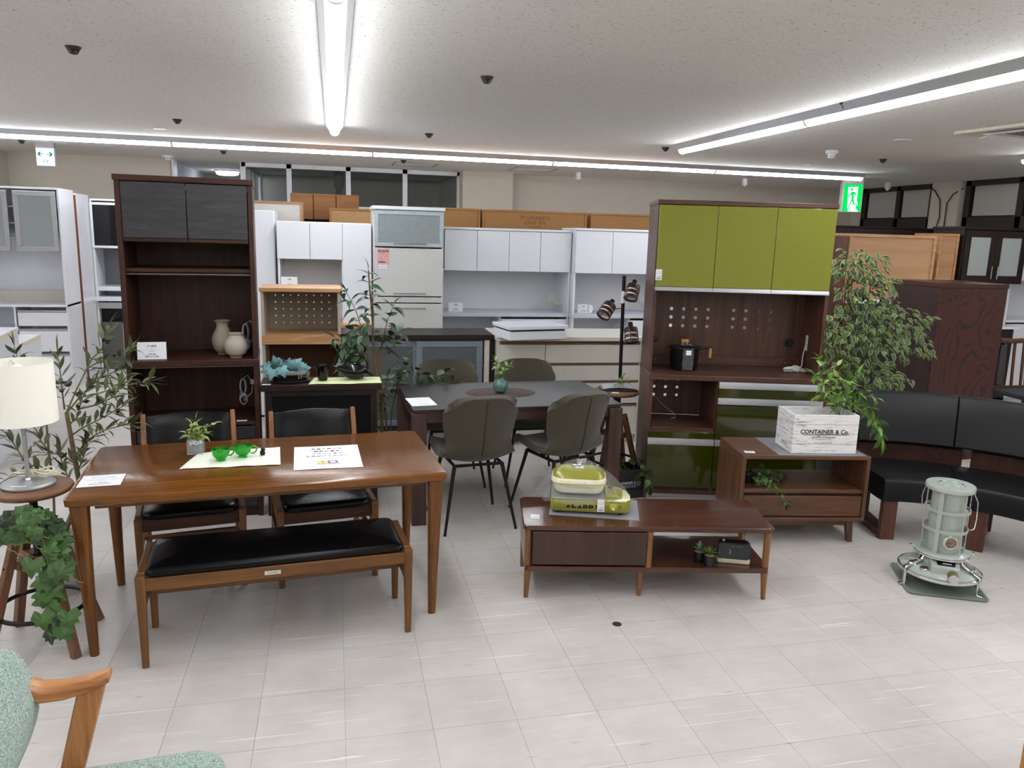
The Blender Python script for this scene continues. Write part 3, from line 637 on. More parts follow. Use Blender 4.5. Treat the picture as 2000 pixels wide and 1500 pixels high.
obj('disc', MB().prism([(.046*math.cos(a*PI/12), .046+.046*math.sin(a*PI/12)) for a in range(-7, 8)]+[(.02-.022*math.cos(a*PI/7), .046-.04*math.sin(a*PI/7)*-1) for a in range(2, -3, -1)], 0, .004, 'xz'), M_white, pl, rot=(R(-10), 0, 0))
def cord_bundle(label, loc, s, mat, seed, rz=0, plug=True, name='power_cord'):
    t = thing(name, label, 'cord', loc, rz); rg = random.Random(seed); m = MB()
    for k in range(4):
        a0 = rg.uniform(-.4, .4); pts = []
        for q in range(21):
            a = 2*PI*q/20; x = math.cos(a)*(.055+.006*k); y = math.sin(2*a)*.016*(.6+.3*k)
            pts.append((s*(x*math.cos(a0)-y*math.sin(a0)), s*(x*math.sin(a0)+y*math.cos(a0)), s*(.008+.007*k+.004*math.sin(3*a))))
        m.tube(pts[:-1], s*.0035, 6, closed=True)
    obj('loops', m, mat, t); obj('tie', MB().tube([(s*.008*math.cos(a), s*.018*math.sin(a), s*.018+s*.012*math.sin(a*2)) for a in [i*PI/6 for i in range(12)]], s*.003, 6, closed=True), mat, t)
    if plug: obj('plug', MB().box(s*.06, -s*.01, s*.003, s*.088, s*.01, s*.021).box(s*.088, -.006*s, s*.009, s*.10, -.003*s, s*.013).box(s*.088, .003*s, s*.009, s*.10, .006*s, s*.013), mat, t, bev=.001)
    return t
M_cord = plain('white_cord', (214, 212, 204), .5); M_cordg = plain('grey_cord', (150, 150, 150), .5)
c = fl(1080, 603, 1.0)
for i, (px, lb) in enumerate(((1083, 'white bundled cord hanging at the right of the four door niche'), (1249, 'white bundled cord in the right white niche behind the spotlight lamp'))):
    c = onY(px, 598, 7.85); cb = cord_bundle(lb, (c.x, 7.80, 1.075), 1.5, M_cord, i, 25); cb.rotation_euler = (R(78), R(25), R(-8))
# dark sideboard with sliding frosted doors
t = thing('sliding_sideboard', 'dark brown sideboard with sliding grey framed frosted doors', 'sideboard', (-.03, 6.335, 0))
bx('top_panel', t, M_dkbrown, 0, -.01, .90, 1.335, .46, .945, bev=.003)
for x in (0, 1.305): bx('side_panel', t, M_dkbrown, x, 0, 0, x+.03, .45, .90)
bx('back_panel', t, M_dkbrown, .03, .435, .09, 1.305, .445, .90); bx('bottom_panel', t, M_dkbrown, .03, .0, .13, 1.305, .43, .16); bx('plinth', t, M_alu, .03, .03, .0, 1.305, .05, .10); bx('front_post', t, M_warmwhite, 1.26, .0, .16, 1.302, .05, .90)
for z in (.36, .60): bx('shelf', t, M_white, .03, .06, z+.06, 1.305, .42, z+.075)
M_gf = plain('grey_door_frame', (126, 136, 148), .45); M_fp = glassy('misty_pane', (112, 118, 120), .4, .62)
frame_door(t, .68, .165, 1.245, .893, .052, M_gf, M_fp, y=.004, name='sliding_door'); frame_door(t, .05, .165, .71, .893, .052, M_gf, M_fp, y=.026, name='sliding_door')
# white counter with bronze grooves
t = thing('drawer_counter', 'warm white kitchen counter with bronze grooves between wide drawers', 'counter', (1.322, 6.25, 0), -2)
M_bronze = plain('bronze_groove', (122, 100, 76), .4, metal=.3)
bx('worktop', t, M_warmwhite, -.012, -.02, .905, 1.30, .60, .94, bev=.003)
for x in (0, 1.262): bx('side_panel', t, M_warmwhite, x, .0, 0, x+.02, .58, .905)
bx('back_panel', t, M_warmwhite, .02, .56, .0, 1.262, .575, .905); bx('kick_board', t, M_warmwhite, .02, .04, 0, 1.262, .055, .06); bx('groove_back', t, M_bronze, .02, .022, .06, 1.262, .034, .905)
bx('door', t, M_warmwhite, .012, 0, .07, .412, .02, .872); bx('door_groove', t, M_bronze, .012, .008, .876, .412, .02, .898)
for a, b_ in ((.715, .872), (.56, .69), (.355, .535), (.07, .325)): d = bx('drawer', t, M_warmwhite, .418, 0, a, 1.272, .02, b_); obj('pull_groove', B(.418, .006, b_+.003, 1.272, .021, b_+.021), M_bronze, d)
a, b_ = fl(996, 638, 1.055), fl(1109, 635.5, 1.055)
t = thing('white_case', 'shallow white upturned case lying on the white drawer counter', 'case', (a.x, a.y, .94), math.degrees(math.atan2(b_.y-a.y, b_.x-a.x))); L_ = (b_-a).length
bx('lower_slab', t, M_white, 0, .012, 0, L_, .36, .07, bev=.004); bx('gap_strip', t, M_darkgrey, .02, .01, .07, L_-.02, .34, .085); bx('upper_slab', t, M_white, -.006, 0, .085, L_+.006, .37, .115, bev=.003)
# --- right back
W_panel = wood('walnut_panelling', (60, 34, 24), (104, 64, 44), 'Z', .45, scale=.5)
t = thing('walnut_wardrobe', 'tall striped walnut cabinet right behind the green cabinet', 'cabinet', (4.3, 6.85, 0)); carcass(t, W_panel, .70, .5, 0, 1.865)
for k in range(2): bx('door', t, W_panel, .003+.35*k, -.018, .05, .347+.35*k, 0, 1.86)
back_cabinet(5.01, 6.03, 6.85, 1.89, W_light['X'], M_ply, 'turned cabinet with pale plywood back behind the variegated tree', zlow=1.24, fw=.03, name='turned_upper_cabinet')
back_cabinet(6.58, 6.835, 7.43, 1.93, W_light['X'], M_ply, 'turned cabinet with plywood back beside the frosted dark cabinet', fw=.03)
t = thing('white_base_unit', 'white base unit carrying the turned plywood cabinet', 'cabinet', (5.01, 6.8, 0)); bx('worktop', t, M_white, -.01, -.02, 1.20, 1.03, .46, 1.238); carcass(t, M_dkbrown, 1.02, .45, 0, 1.198); bx('front', t, M_blackpl, .02, -.01, .05, 1.0, 0, 1.19)
t = thing('black_cabinet', 'black brown cabinet with row of three top doors before the windows', 'cabinet', (5.45, 8.0, 0)); carcass(t, M_dkbrown, 1.65, .42, 0, 1.995)
for k in range(4): bx('door', t, M_dkbrown, .005+.41*k, -.018, 1.885, .41+.41*k, 0, 1.97)
bx('front_board', t, M_blackpl, 0, -.016, .05, 1.65, 0, 1.875)
t = thing('display_cabinet', 'black brown cabinet with two frosted doors and silver handles', 'cabinet', (6.855, 7.4, 0))
M_ch = M_dkbrown
carcass(t, M_ch, .87, .46, 1.385, 2.0); bx('cornice', t, M_ch, -.01, -.02, 1.985, .88, .47, 2.015)
M_frw2 = glassy('pale_frost', (190, 198, 196), .5, .62)
for x0, x1, hx in ((.02, .432, .395), (.438, .85, .475)): frame_door(t, x0, 1.40, x1, 1.975, .075, M_ch, M_frw2, name='glass_door'); vhandle(t, M_chrome, hx, -.02, 1.44, 1.58, .025, .007)
bx('glass_back', t, M_white, .02, .4, 1.40, .85, .41, 1.98)
for z in (1.56, 1.80): bx('shelf', t, M_white, .02, .06, z, .85, .4, z+.014)
for x in (.02, .83): bx('niche_side', t, M_white, x, .12, .9, x+.02, .45, 1.385)
bx('niche_back', t, M_niche, .04, .43, .9, .83, .44, 1.385); bx('worktop', t, M_white, -.03, -.04, .865, .90, .45, .9); carcass(t, M_ch, .87, .44, 0, .862); bx('drawer', t, M_ch, .02, -.018, .70, .85, 0, .85); bx('door', t, M_ch, .02, -.018, .05, .85, 0, .69); handle(t, M_chrome, .36, .50, -.018, .80, .025)
t = thing('white_cupboard', 'white cupboard cut by the right edge beyond the frosted dark cabinet', 'cabinet', (7.78, 7.6, 0)); carcass(t, M_white, .8, .45, 0, 1.87)
bx('niche_back', t, M_niche, .02, .42, .95, .78, .435, 1.4); bx('door', t, M_white, .0, -.018, 1.42, .39, 0, 1.86); bx('door', t, M_white, .40, -.018, 1.42, .8, 0, 1.86); bx('worktop', t, M_white, -.01, -.02, .92, .81, .44, .95); bx('drawer', t, M_white, .02, -.018, .05, .78, 0, .9)
t = thing('red_wardrobe', 'reddish mahogany chest with bold wavy grain behind the curved sofa', 'cabinet', (4.765, 5.3, 0), 1)
M_cath = cathedral('wavy_mahogany', (20, 5, 5), (62, 19, 14))
bx('side_panel', t, M_cath, .0, .0, 0, .66, .02, 1.455); bx('top_panel', t, W_red['X'], -.004, -.006, 1.457, .664, .56, 1.495, bev=.003)
bx('front_board', t, wood('dark_mahogany', (34, 16, 14), (56, 28, 22), 'Z', .35), .0, .02, 0, .02, .55, 1.455); bx('side_panel', t, W_red['Z'], .0, .53, 0, .66, .55, 1.455); bx('back_panel', t, W_red['Z'], .64, .02, 0, .66, .53, 1.455)
# ------------------------------------------------------------ the dark kitchen board, left of the scene
t = thing('dark_shelf', 'tall dark walnut kitchen board with two slate grey top doors', 'cabinet', (-1.186, 4.765, 0), 4.2); W_, Dp = .728, .46
for x in (0, W_-.028): bx('side_panel', t, W_dark['Z'], x, 0, 0, x+.028, Dp, 2.018)
bx('top_panel', t, W_dark['X'], -.006, -.012, 2.018, W_+.006, Dp, 2.05, bev=.003)
M_slate, nt_, b__ = mat_base('slate_panel'); v_ = coords(nt_, 'Object', (1.5, 4, 9)); n_ = N(nt_, 'ShaderNodeTexNoise', Scale=3.0, Detail=8.0, Roughness=.68, Distortion=.5); nt_.links.new(v_, n_.inputs[0])
nt_.links.new(ramp(nt_, n_.outputs[0], [(.3, lin((34, 34, 38))), (.55, lin((50, 49, 52))), (.75, lin((72, 69, 68)))]), b__.inputs['Base Color']); b__.inputs['Roughness'].default_value = .5
for a, b_ in ((.032, .366), (.370, W_-.032)):
    d = bx('door', t, M_slate, a, -.004, 1.706, b_, .014, 2.014); obj('door_pull', B(a, -.006, 1.684, b_, .012, 1.704), W_dark['X'], d, bev=.002)
bx('cupboard_floor', t, W_dark['X'], .028, .02, 1.684, W_-.028, Dp-.02, 1.70); bx('upper_shelf', t, W_dark['X'], .028, .03, 1.512, W_-.028, Dp-.02, 1.534)
for z, y in ((1.50, .035), (.955, .03)): obj('hanging_rail', MB().cyl((.03, y, z), (W_-.03, y, z), .006, n=10), plain('rail_bronze', (110, 98, 90), .35, metal=.6), t)
bx('back_panel', t, W_dark['Z'], .028, Dp-.02, .06, W_-.028, Dp-.008, 2.0, bev=0); bx('counter', t, W_dark['X'], -.004, -.015, .965, W_+.004, Dp-.022, 1.0, bev=.004)
bx('slide_tray', t, W_dark['X'], .03, .0, .592, W_-.03, .42, .612)
for a, b_ in ((.505, .582), (.425, .50), (.24, .42), (.07, .235)): bx('drawer', t, plain('charcoal_front', (38, 38, 42), .45), .032, .004, a, W_-.032, .02, b_)
bx('plinth', t, W_dark['X'], .028, .02, .0, W_-.028, .035, .066); bx('front_post', t, W_dark['Z'], W_-.05, .006, .06, W_-.028, .03, .59)
DS = t
def DSp(x, y, z): return t_world(DS, (x, y, z))
def t_world(t, p):
    a = t.rotation_euler.z; return Vector((t.location.x+p[0]*math.cos(a)-p[1]*math.sin(a), t.location.y+p[0]*math.sin(a)+p[1]*math.cos(a), t.location.z+p[2]))
c = DSp(.135, .05, 1.0); pc = price_card('white price card standing on the dark shelf counter', (c.x, c.y, 1.052), (R(84), 0, R(4)), .158, .102, '27′H家具', '￥49,800', '(税込￥54,780)', '中古家具')
M_clay = plain('beige_clay', (150, 138, 124), .75, var=.04, scale=20); M_clay2 = plain('pale_clay', (170, 160, 148), .75, var=.04, scale=20); M_cork = plain('cork_mat', (170, 128, 84), .8)
def vase(label, loc, prof, mat, cr):
    t = thing('vase', label, 'vase', loc); obj('coaster', MB().lathe([(cr, 0), (cr, .006)], 28), M_cork, t); obj('body', MB().lathe([(r, z+.006) for r, z in prof], 40, cap=(True, False)), mat, t, smooth=60); return t
c = fl(437, 690, 1.0); vase('tall matte beige clay vase with flared neck', (c.x, c.y-.01, 1.0), [(.03, 0), (.055, .025), (.066, .07), (.062, .105), (.042, .145), (.034, .17), (.037, .19), (.05, .203), (.046, .203), (.03, .18), (.03, .16), (.05, .1)], M_clay, .034)
c = fl(462, 697, 1.0); vase('shorter round pale clay vase with flat rim', (c.x, c.y-.01, 1.0), [(.03, 0), (.058, .02), (.071, .06), (.067, .09), (.045, .118), (.037, .13), (.046, .142), (.043, .143), (.03, .132), (.035, .11)], M_clay2, .036)
def hung_cord(label, p):
    t = thing('power_cord', label, 'cord', p); m = MB(); r_ = .0028
    for k in range(4):
        m.tube([(.014*math.sin(a)*(1+.15*k), .004*k-.006, -.05+.05*math.cos(a)) for a in [i*2*PI/14 for i in range(14)]], r_, 6, closed=True); m.tube([(.018*math.sin(a)*(1+.1*k), .004*k-.006, -.13+.034*math.cos(a)) for a in [i*2*PI/14 for i in range(14)]], r_, 6, closed=True)
    obj('loops', m, M_cordg, t); m = MB()
    for k in range(8): a = k*PI/4+.2; m.tube([(0, -.008, -.1), (.024*math.cos(a), -.012, -.1+.024*math.sin(a))], .0022, 5)
    obj('tie', m, M_cordg, t); obj('lead', MB().tube([(.0, 0, 0), (.03, .0, .02), (.058, .0, -.03), (.05, .0, -.09), (.0, .0, -.14)], r_, 6), M_cordg, t); obj('plug', B(.045, -.012, -.035, .07, .012, -.005), M_cordg, t, bev=.003)
hung_cord('grey twist tied cord hanging behind the clay vases', DSp(.655, .2, 1.19)); hung_cord('grey twist tied cord hanging in the lower bay of the dark shelf', DSp(.63, .14, .855))
hk = thing('slip', 'small white paper slip on the slide tray of the dark shelf', 'price card', DSp(.62, .03, .6125), 4); obj('card', B(-.03, -.012, 0, .03, .012, .0012), M_paper, hk); obj('lettering', MB().text('¥5,980', .012, Matrix.Translation((0, 0, .0016))), M_ink, hk, smooth=0)
# ------------------------------------------------------------ slim black mesh chest
t = thing('mesh_chest', 'slim dark chest with black mesh front between shelf and ficus', 'chest', (-.447, 4.80, 0), .5); W_, Dp = .715, .26
W_ch = woods('espresso', (26, 17, 14), (44, 30, 25), rough=.45, spec=.3)
bx('top_panel', t, W_ch['X'], -.008, -.012, .80, W_+.008, Dp, .84, bev=.004)
for x in (.02, W_-.06):
    for y in (.0, Dp-.04): bx('leg', t, W_ch['Z'], x, y, 0, x+.04, y+.04, .80)
bx('back_panel', t, W_ch['Z'], .06, Dp-.025, .16, W_-.06, Dp-.015, .80)
for x in (.03, W_-.05): bx('side_panel', t, W_ch['Z'], x, .04, .16, x+.02, Dp-.04, .80)
bx('bottom_rail', t, W_ch['X'], .06, .004, .16, W_-.06, .03, .20); bx('top_rail', t, W_ch['X'], .06, .004, .765, W_-.06, .03, .80)
M_mesh, nt_, b__ = mat_base('black_mesh'); b__.inputs['Specular IOR Level'].default_value = .15; v_ = coords(nt_, 'Object'); n_ = N(nt_, 'ShaderNodeTexNoise', Scale=170.0, Detail=1.0); nt_.links.new(v_, n_.inputs[0]); nt_.links.new(ramp(nt_, n_.outputs[0], [(.55, lin((5, 5, 7))), (.8, lin((30, 31, 35)))]), b__.inputs['Base Color']); bump(nt_, b__, n_.outputs[0], .8, .004); b__.inputs['Roughness'].default_value = .5
bx('mesh_panel', t, M_mesh, .06, .012, .20, W_-.06, .02, .765, bev=0)
CH = t
sl = thing('slip', 'white slip lying at the left corner of the mesh chest top', 'price card', t_world(CH, (.03, .02, .84)), 0); obj('card', B(-.025, -.012, 0, .025, .012, .0012), M_paper, sl); obj('lettering', MB().text('¥7,480', .011, Matrix.Translation((0, 0, .0016))), M_ink, sl, smooth=0)
def cloth(nm, lb, parent_loc, rz, poly_fn, nu, nv, mat, cat):
    m = MB().grid(lambda u, v: poly_fn(u, v), nu, nv); k = len(m.v)
    o = obj(nm, m, mat, None, loc=parent_loc, rot=(0, 0, R(rz)), smooth=60); s = o.modifiers.new('thick', 'SOLIDIFY'); s.thickness = .0018; s.offset = 1; tag(o, lb, cat); return o
M_lime = weave('pale_lime_cloth', ((206, 214, 150), (222, 228, 178)), 220, .9, .2); M_linen = weave('cream_linen', ((224, 226, 208), (238, 238, 226)), 260, .9, .25)
cloth('table_runner', 'pale lime cloth draped over the mesh chest under the teapot', t_world(CH, (.28, -.014, .8425)), .5, lambda u, v: (.445*u+(.03*v if u < .5 else .0), .21*v+.006*math.sin(9*u)*(1-v), .0005+.0012*math.sin(11*u+4*v)**2), 30, 12, M_lime, 'cloth')
# drip-glazed oval planter with blue ivy, cup, teapot
M_glaze = plain('black_drip_glaze', (22, 15, 15), .15, var=.3, scale=14); M_drip = plain('grey_drip_glaze', (130, 132, 130), .2, var=.2, scale=20); M_blackgl = plain('black_gloss_ceramic', (9, 9, 8), .16, var=.2, spec=.4); M_soil = plain('dark_soil', (30, 24, 20), .9)
c = t_world(CH, (.165, .115, .843)); t = thing('drip_planter', 'oval black drip glazed planter of blue green ivy on mesh chest', 'planter', c); PLN = t
obj('saucer', MB().lathe([(.115, 0), (.125, .006), (.11, .008)], 32, sx=1, sy=.72), plain('slate_saucer', (40, 40, 44), .4), t)
obj('bowl', MB().lathe([(.10, .006), (.112, .03), (.118, .07), (.114, .07), (.108, .03), (.0001, .02)], 40, sx=1, sy=.72), M_glaze, t, smooth=60)
obj('rim', MB().lathe([(.1155, .05), (.1195, .06), (.1185, .075), (.112, .075), (.112, .05)], 40, sx=1, sy=.72, cap=(False, False)), M_drip, t, smooth=60)
m = MB(); rg = random.Random(3)
for k in range(22):
    a = 2*PI*k/22+rg.uniform(-.1, .1); z = rg.uniform(.022, .05); x, y = .1185*math.cos(a), .1185*.72*math.sin(a); m.tube([(x, y, .056), (x*1.005, y*1.005, (z+.056)/2), (x*.985, y*.985, z)], [.005, .003, .0035], 6)
obj('drips', m, M_drip, t, smooth=60); obj('soil', MB().lathe([(.108, .06), (.0001, .062)], 24, sx=1, sy=.72), M_soil, t)
c = t_world(CH, (.365, .1, .846)); t = thing('cup', 'small black handled cup beside the black teapot', 'cup', c, 180)
obj('body', MB().lathe([(.026, 0), (.030, .01), (.040, .085), (.0425, .093), (.042, .097), (.038, .097), (.036, .085), (.026, .012), (.0001, .01)], 32), M_blackgl, t, smooth=60); obj('handle', MB().tube([(.038, 0, .082), (.056, 0, .082), (.062, 0, .072), (.056, 0, .064)], [.006, .007, .007, .005], 8), M_blackgl, t, smooth=60)
c = t_world(CH, (.548, .115, .846)); t = thing('teapot', 'black drop shaped teapot with arched handle on the lime cloth', 'teapot', c)
m = MB(); rings = []
for x, r_, z in [(-.128, .004, .088), (-.125, .0085, .088), (-.105, .010, .080), (-.085, .022, .070), (-.055, .040, .060), (-.015, .056, .054), (.03, .060, .052), (.065, .048, .052), (.085, .028, .054), (.095, .006, .056)]: rings.append([(x, r_*1.05*math.cos(2*PI*j/24), max(.002, z+r_*.92*math.sin(2*PI*j/24))) for j in range(24)])
obj('body', m.ring_loft(rings), M_blackgl, t, smooth=70); obj('lid_rim', MB().lathe([(.030, .098), (.032, .106), (.026, .110), (.018, .107), (.0001, .106)], 28, c=(.02, 0, 0)), M_blackgl, t, smooth=60)
obj('handle', MB().tube([(-.055, 0, .10), (-.035, 0, .128), (.0, 0, .150), (.04, 0, .160), (.075, 0, .146), (.092, 0, .11), (.096, 0, .075), (.088, 0, .06)], [.005, .006, .006, .006, .0065, .0065, .006, .005], 10), M_blackgl, t, smooth=60)
for a in (0, 1.2, 2.4): obj('handle_knot', MB().lathe([(.0001, -.014), (.012, -.008), (.015, 0), (.012, .008), (.0001, .014)], 14, c=(.112+.008*math.cos(a), .008*math.sin(a), .03+.012*a/2)), M_black, t, smooth=60)
# ------------------------------------------------------------ green cabinet
t = thing('green_cabinet', 'walnut kitchen board with glossy olive green doors and drawers', 'cabinet', (2.078, 4.785, 0), -14.5); W_, Dp, ry = 1.175, .50, .10; GC = t
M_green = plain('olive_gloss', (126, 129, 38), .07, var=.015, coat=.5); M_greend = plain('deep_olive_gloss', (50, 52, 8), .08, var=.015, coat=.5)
for x in (0, W_-.022):
    bx('side_panel', t, W_wal['Z'], x, .0, 0, x+.022, Dp, .842); bx('hutch_side', t, W_wal['Z'], x, ry, .882, x+.022, Dp, 2.008)
bx('counter', t, W_wal['X'], -.006, -.014, .845, W_+.006, Dp, .882, bev=.004); bx('top_panel', t, W_wal['X'], -.006, ry-.014, 2.008, W_+.006, Dp, 2.038, bev=.003)
for k in range(3):
    a, b_ = .006+k*.3885, .006+(k+1)*.3885-.003; d = bx('door', t, M_green, a, ry-.022, 1.468, b_, ry-.002, 2.004); obj('aluminium_pull', MB().prism([(ry-.026, 1.440), (ry-.026, 1.446), (ry-.020, 1.466), (ry-.002, 1.466), (ry-.002, 1.440)], a, b_, 'yz'), M_alu, d)
bx('cupboard_floor', t, W_wal['X'], .022, ry, 1.445, W_-.022, Dp-.02, 1.465)
holes = [(.198-.022+.0885*i, 1.163-.884+.0615*j) for i in range(4) for j in range(3)]+[(.648-.022+.0885*i, 1.163-.884+.0615*j) for i in range(4) for j in range(3)]
panel_with_holes('perforated_back', t, W_wal['Z'], W_-.044, .56, holes, .0125).location = (.022, Dp-.02, .884)
bx('upper_back', t, W_wal['Z'], .022, Dp-.02, 1.466, W_-.022, Dp-.008, 2.0, bev=0); bx('skirting', t, W_wal['X'], .022, Dp-.034, .884, W_-.022, Dp-.023, .95)
for x in (.10, .43, 1.05): obj('screw_cap', MB().cyl((x, Dp-.034, .915), (x, Dp-.037, .915), .008, n=14), plain('cap_grey', (110, 100, 95), .5), t)
for x in (.075, 1.062): o = obj('cable_port', MB().lathe([(.032, 0), (.032, .008), (.026, .010), (.012, .006), (.0001, .006)], 24), M_blackpl, t, loc=(x, Dp-.024, 1.062), rot=(R(90), 0, 0)); obj('port_flap', B(-.003, -.02, .008, .003, .006, .011), M_darkgrey, o)
bx('divider', t, W_wal['Z'], .455, .01, .06, .475, Dp-.02, .842)
panel_with_holes('perforated_back', t, W_wal['Z'], .433, .33, [(.085+.085*i, .145+.06*j) for i in range(3) for j in range(3)], .0115).location = (.022, Dp-.02, .50)
bx('niche_floor', t, W_wal['X'], .022, .0, .486, .455, Dp-.03, .50); bx('niche_slide', t, W_wal['X'], .03, -.002, .503, .45, .40, .512)
strip = lambda d, a, b_, z: obj('aluminium_pull', MB().prism([(-.026, z+.005), (-.026, z), (-.002, z), (-.002, z+.044), (-.018, z+.044)], a, b_, 'yz'), M_alu, d)
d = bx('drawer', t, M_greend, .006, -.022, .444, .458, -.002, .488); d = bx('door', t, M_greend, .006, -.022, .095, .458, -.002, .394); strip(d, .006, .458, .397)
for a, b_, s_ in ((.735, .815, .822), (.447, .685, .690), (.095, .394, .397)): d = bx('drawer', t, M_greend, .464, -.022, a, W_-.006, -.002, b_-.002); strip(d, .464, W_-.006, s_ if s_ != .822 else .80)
bx('lower_back', t, W_wal['Z'], .475, Dp-.02, .06, W_-.022, Dp-.008, .842, bev=0); bx('plinth', t, W_wal['X'], .0, .02, .03, W_, .04, .09); bx('bottom_panel', t, W_wal['X'], .022, .02, .06, W_-.022, Dp-.02, .078); bx('toe_strip', t, M_alu, 0, .03, 0, W_, .045, .028)
o = obj('outlet', B(-.022, 0, -.055, .022, .012, .055), M_white, t, bev=.003, loc=(W_-.024, .36, 1.08), rot=(0, 0, R(-90)))
for z in (-.022, .022):
    for x in (-.006, .006): obj('slot', B(x-.0015, -.001, z-.006, x+.0015, .0, z+.006), M_black, o)
tg = thing('price_tag', 'white price tag stuck on the left green door', 'price card', t_world(GC, (.025, ry-.0235, 1.545)), -14.5); tg.rotation_euler = (R(90), 0, R(-14.5))
def tag_art(tg, w_, h_, price='￥99,800'):
    obj('card', B(-w_/2, -h_/2, -.001, w_/2, h_/2, 0), M_paper, tg); m = MB().text('ユーズド品', .16*w_, Matrix.Translation((0, h_*.25, .0006))).text('キッチンボード', .12*w_, Matrix.Translation((0, h_*.12, .0006))).text(price, .2*w_, Matrix.Translation((0, -h_*.18, .0006)))
    for k in range(11): m.box(-w_*.3+k*w_*.055, -h_*.42, .0002, -w_*.3+k*w_*.055+w_*(.02 if k % 3 else .04), -h_*.28, .0006)
    obj('lettering', m, M_ink, tg, smooth=0)
tag_art(tg, .042, .072)
c = t_world(GC, (1.03, .25, .882)); cord_bundle('white bundled extension cord on the green cabinet counter', c, 1.15, M_cord, 5, 5)
cd = thing('power_cord', 'white lead rising from the bundle to the outlet in the green cabinet', 'cord', t_world(GC, (1.08, .26, .895)), -14.5); obj('lead', MB().tube([(0, 0, 0), (.03, .03, .03), (.045, .07, .09), (.06, .09, .14), (.068, .1, .165)], .004, 8), M_cord, cd, smooth=60)
cd = thing('power_cord', 'grey lead with coil inside the open niche of the green cabinet', 'cord', t_world(GC, (.05, .30, .512)), -14.5)
obj('lead', MB().tube([(.0, .1, .13), (.05, .08, .14), (.10, .06, .09), (.15, .05, .05), (.20, .02, .02), (.19, -.02, .006), (.16, -.03, .004)], .003, 8), M_cordg, cd, smooth=60); obj('coil', MB().tube([(.02*math.cos(a), .0, .024+.02*math.sin(a)) for a in [i*PI/8 for i in range(16)]], .003, 6, closed=True).tube([(.005+.02*math.cos(a), .012, .024+.02*math.sin(a)) for a in [i*PI/8 for i in range(16)]], .003, 6, closed=True), M_cordg, cd)
# wrapped black pot
c = t_world(GC, (.265, .24, .882)); t = thing('cooking_pot', 'black cooking pot in clear wrap on the green cabinet counter', 'pot', c, -12)
M_potb = plain('matt_black_enamel', (14, 14, 15), .4); W_hand = wood('pale_handle', (160, 112, 60), (196, 150, 92), 'Z', .5)
obj('body', MB().lathe([(.085, 0), (.094, .008), (.101, .15), (.104, .155), (.104, .16), (.0001, .16)], 40), M_potb, t, smooth=50); obj('rim', MB().lathe([(.101, .15), (.108, .155), (.108, .163), (.10, .165)], 40, cap=(False, False)), M_potb, t, smooth=50)
obj('lid', MB().lathe([(.102, .163), (.09, .172), (.03, .178), (.0001, .179)], 40), M_potb, t, smooth=50); obj('lid_knob', MB().box(-.026, -.009, .19, .026, .009, .212).box(-.02, -.005, .176, -.01, .005, .192).box(.01, -.005, .176, .02, .005, .192), W_hand, t, bev=.003)
obj('side_handle', MB().tube([(.10, 0, .152), (.14, 0, .155), (.175, 0, .158), (.19, 0, .158)], [.011, .010, .010, .009], 10), M_potb, t); obj('handle_grip', MB().tube([(.182, 0, .158), (.184, 0, .12), (.182, 0, .085)], [.009, .0115, .011], 12), W_hand, t, smooth=60); obj('spout', MB().hexa([(-.10, -.02, .13), (-.10, .02, .13), (-.10, .02, .158), (-.10, -.02, .158), (-.125, -.006, .152), (-.125, .006, .152), (-.122, .014, .16), (-.122, -.014, .16)]), M_potb, t)
M_wrap = glassy('plastic_wrap', (230, 232, 235), .18, .10)
m = MB().grid(lambda u, v: ((-.035+.075*u)+.003*math.sin(20*v+3*u), -.1045-.004*abs(math.sin(13*u+17*v)) if v < .75 else -.1045+(v-.75)*.33, .01+.2*v if v < .75 else .16+.10*(v-.75)), 12, 24); obj('wrap', m, M_wrap, t, smooth=0)
obj('label_sticker', B(-.014, -.111, .115, .022, -.1095, .148), M_paper, t)
# ------------------------------------------------------------ oak dining table
t = thing('dining_table', 'glossy stained oak dining table with tapered legs at left', 'table', (-1.06, 3.19, 0), 5.2); W_, Dp, H_ = 1.557, .80, .705; OT = t
pr = rrect(0, 0, W_, Dp, .03, 5); ins = lambda q: rrect(q, q, W_-q, Dp-q, .026, 5)
obj('tabletop', MB().ring_loft([[(x, y, z) for x, y in p] for p, z in ((ins(.014), H_-.038), (ins(.002), H_-.031), (ins(0), H_-.010), (ins(.0015), H_-.003), (ins(.006), H_))]), W_oak['X'], t, smooth=30)
for x, y, sx, sy in ((.05, .05, -1, -1), (W_-.05, .05, 1, -1), (.05, Dp-.05, -1, 1), (W_-.05, Dp-.05, 1, 1)):
    rings = []
    for z, s_, r_ in ((0, .036, .017), (.03, .038, .018), (.35, .052, .018), (.58, .062, .012), (H_-.038, .066, .008)):
        o_ = (.066-s_)/2*.6; rings.append([(px+x-sx*0-sx*(-o_)*-1, py+y-sy*(o_)*1, z) for px, py in rrect(-s_/2, -s_/2, s_/2, s_/2, min(r_, s_/2-.001), 4)])
    obj('leg', MB().ring_loft(rings), W_oak['Z'], t, smooth=40)
bx('apron', t, W_oak['X'], .09, .12, H_-.085, W_-.09, .14, H_-.041); bx('apron', t, W_oak['X'], .09, Dp-.14, H_-.085, W_-.09, Dp-.12, H_-.041)
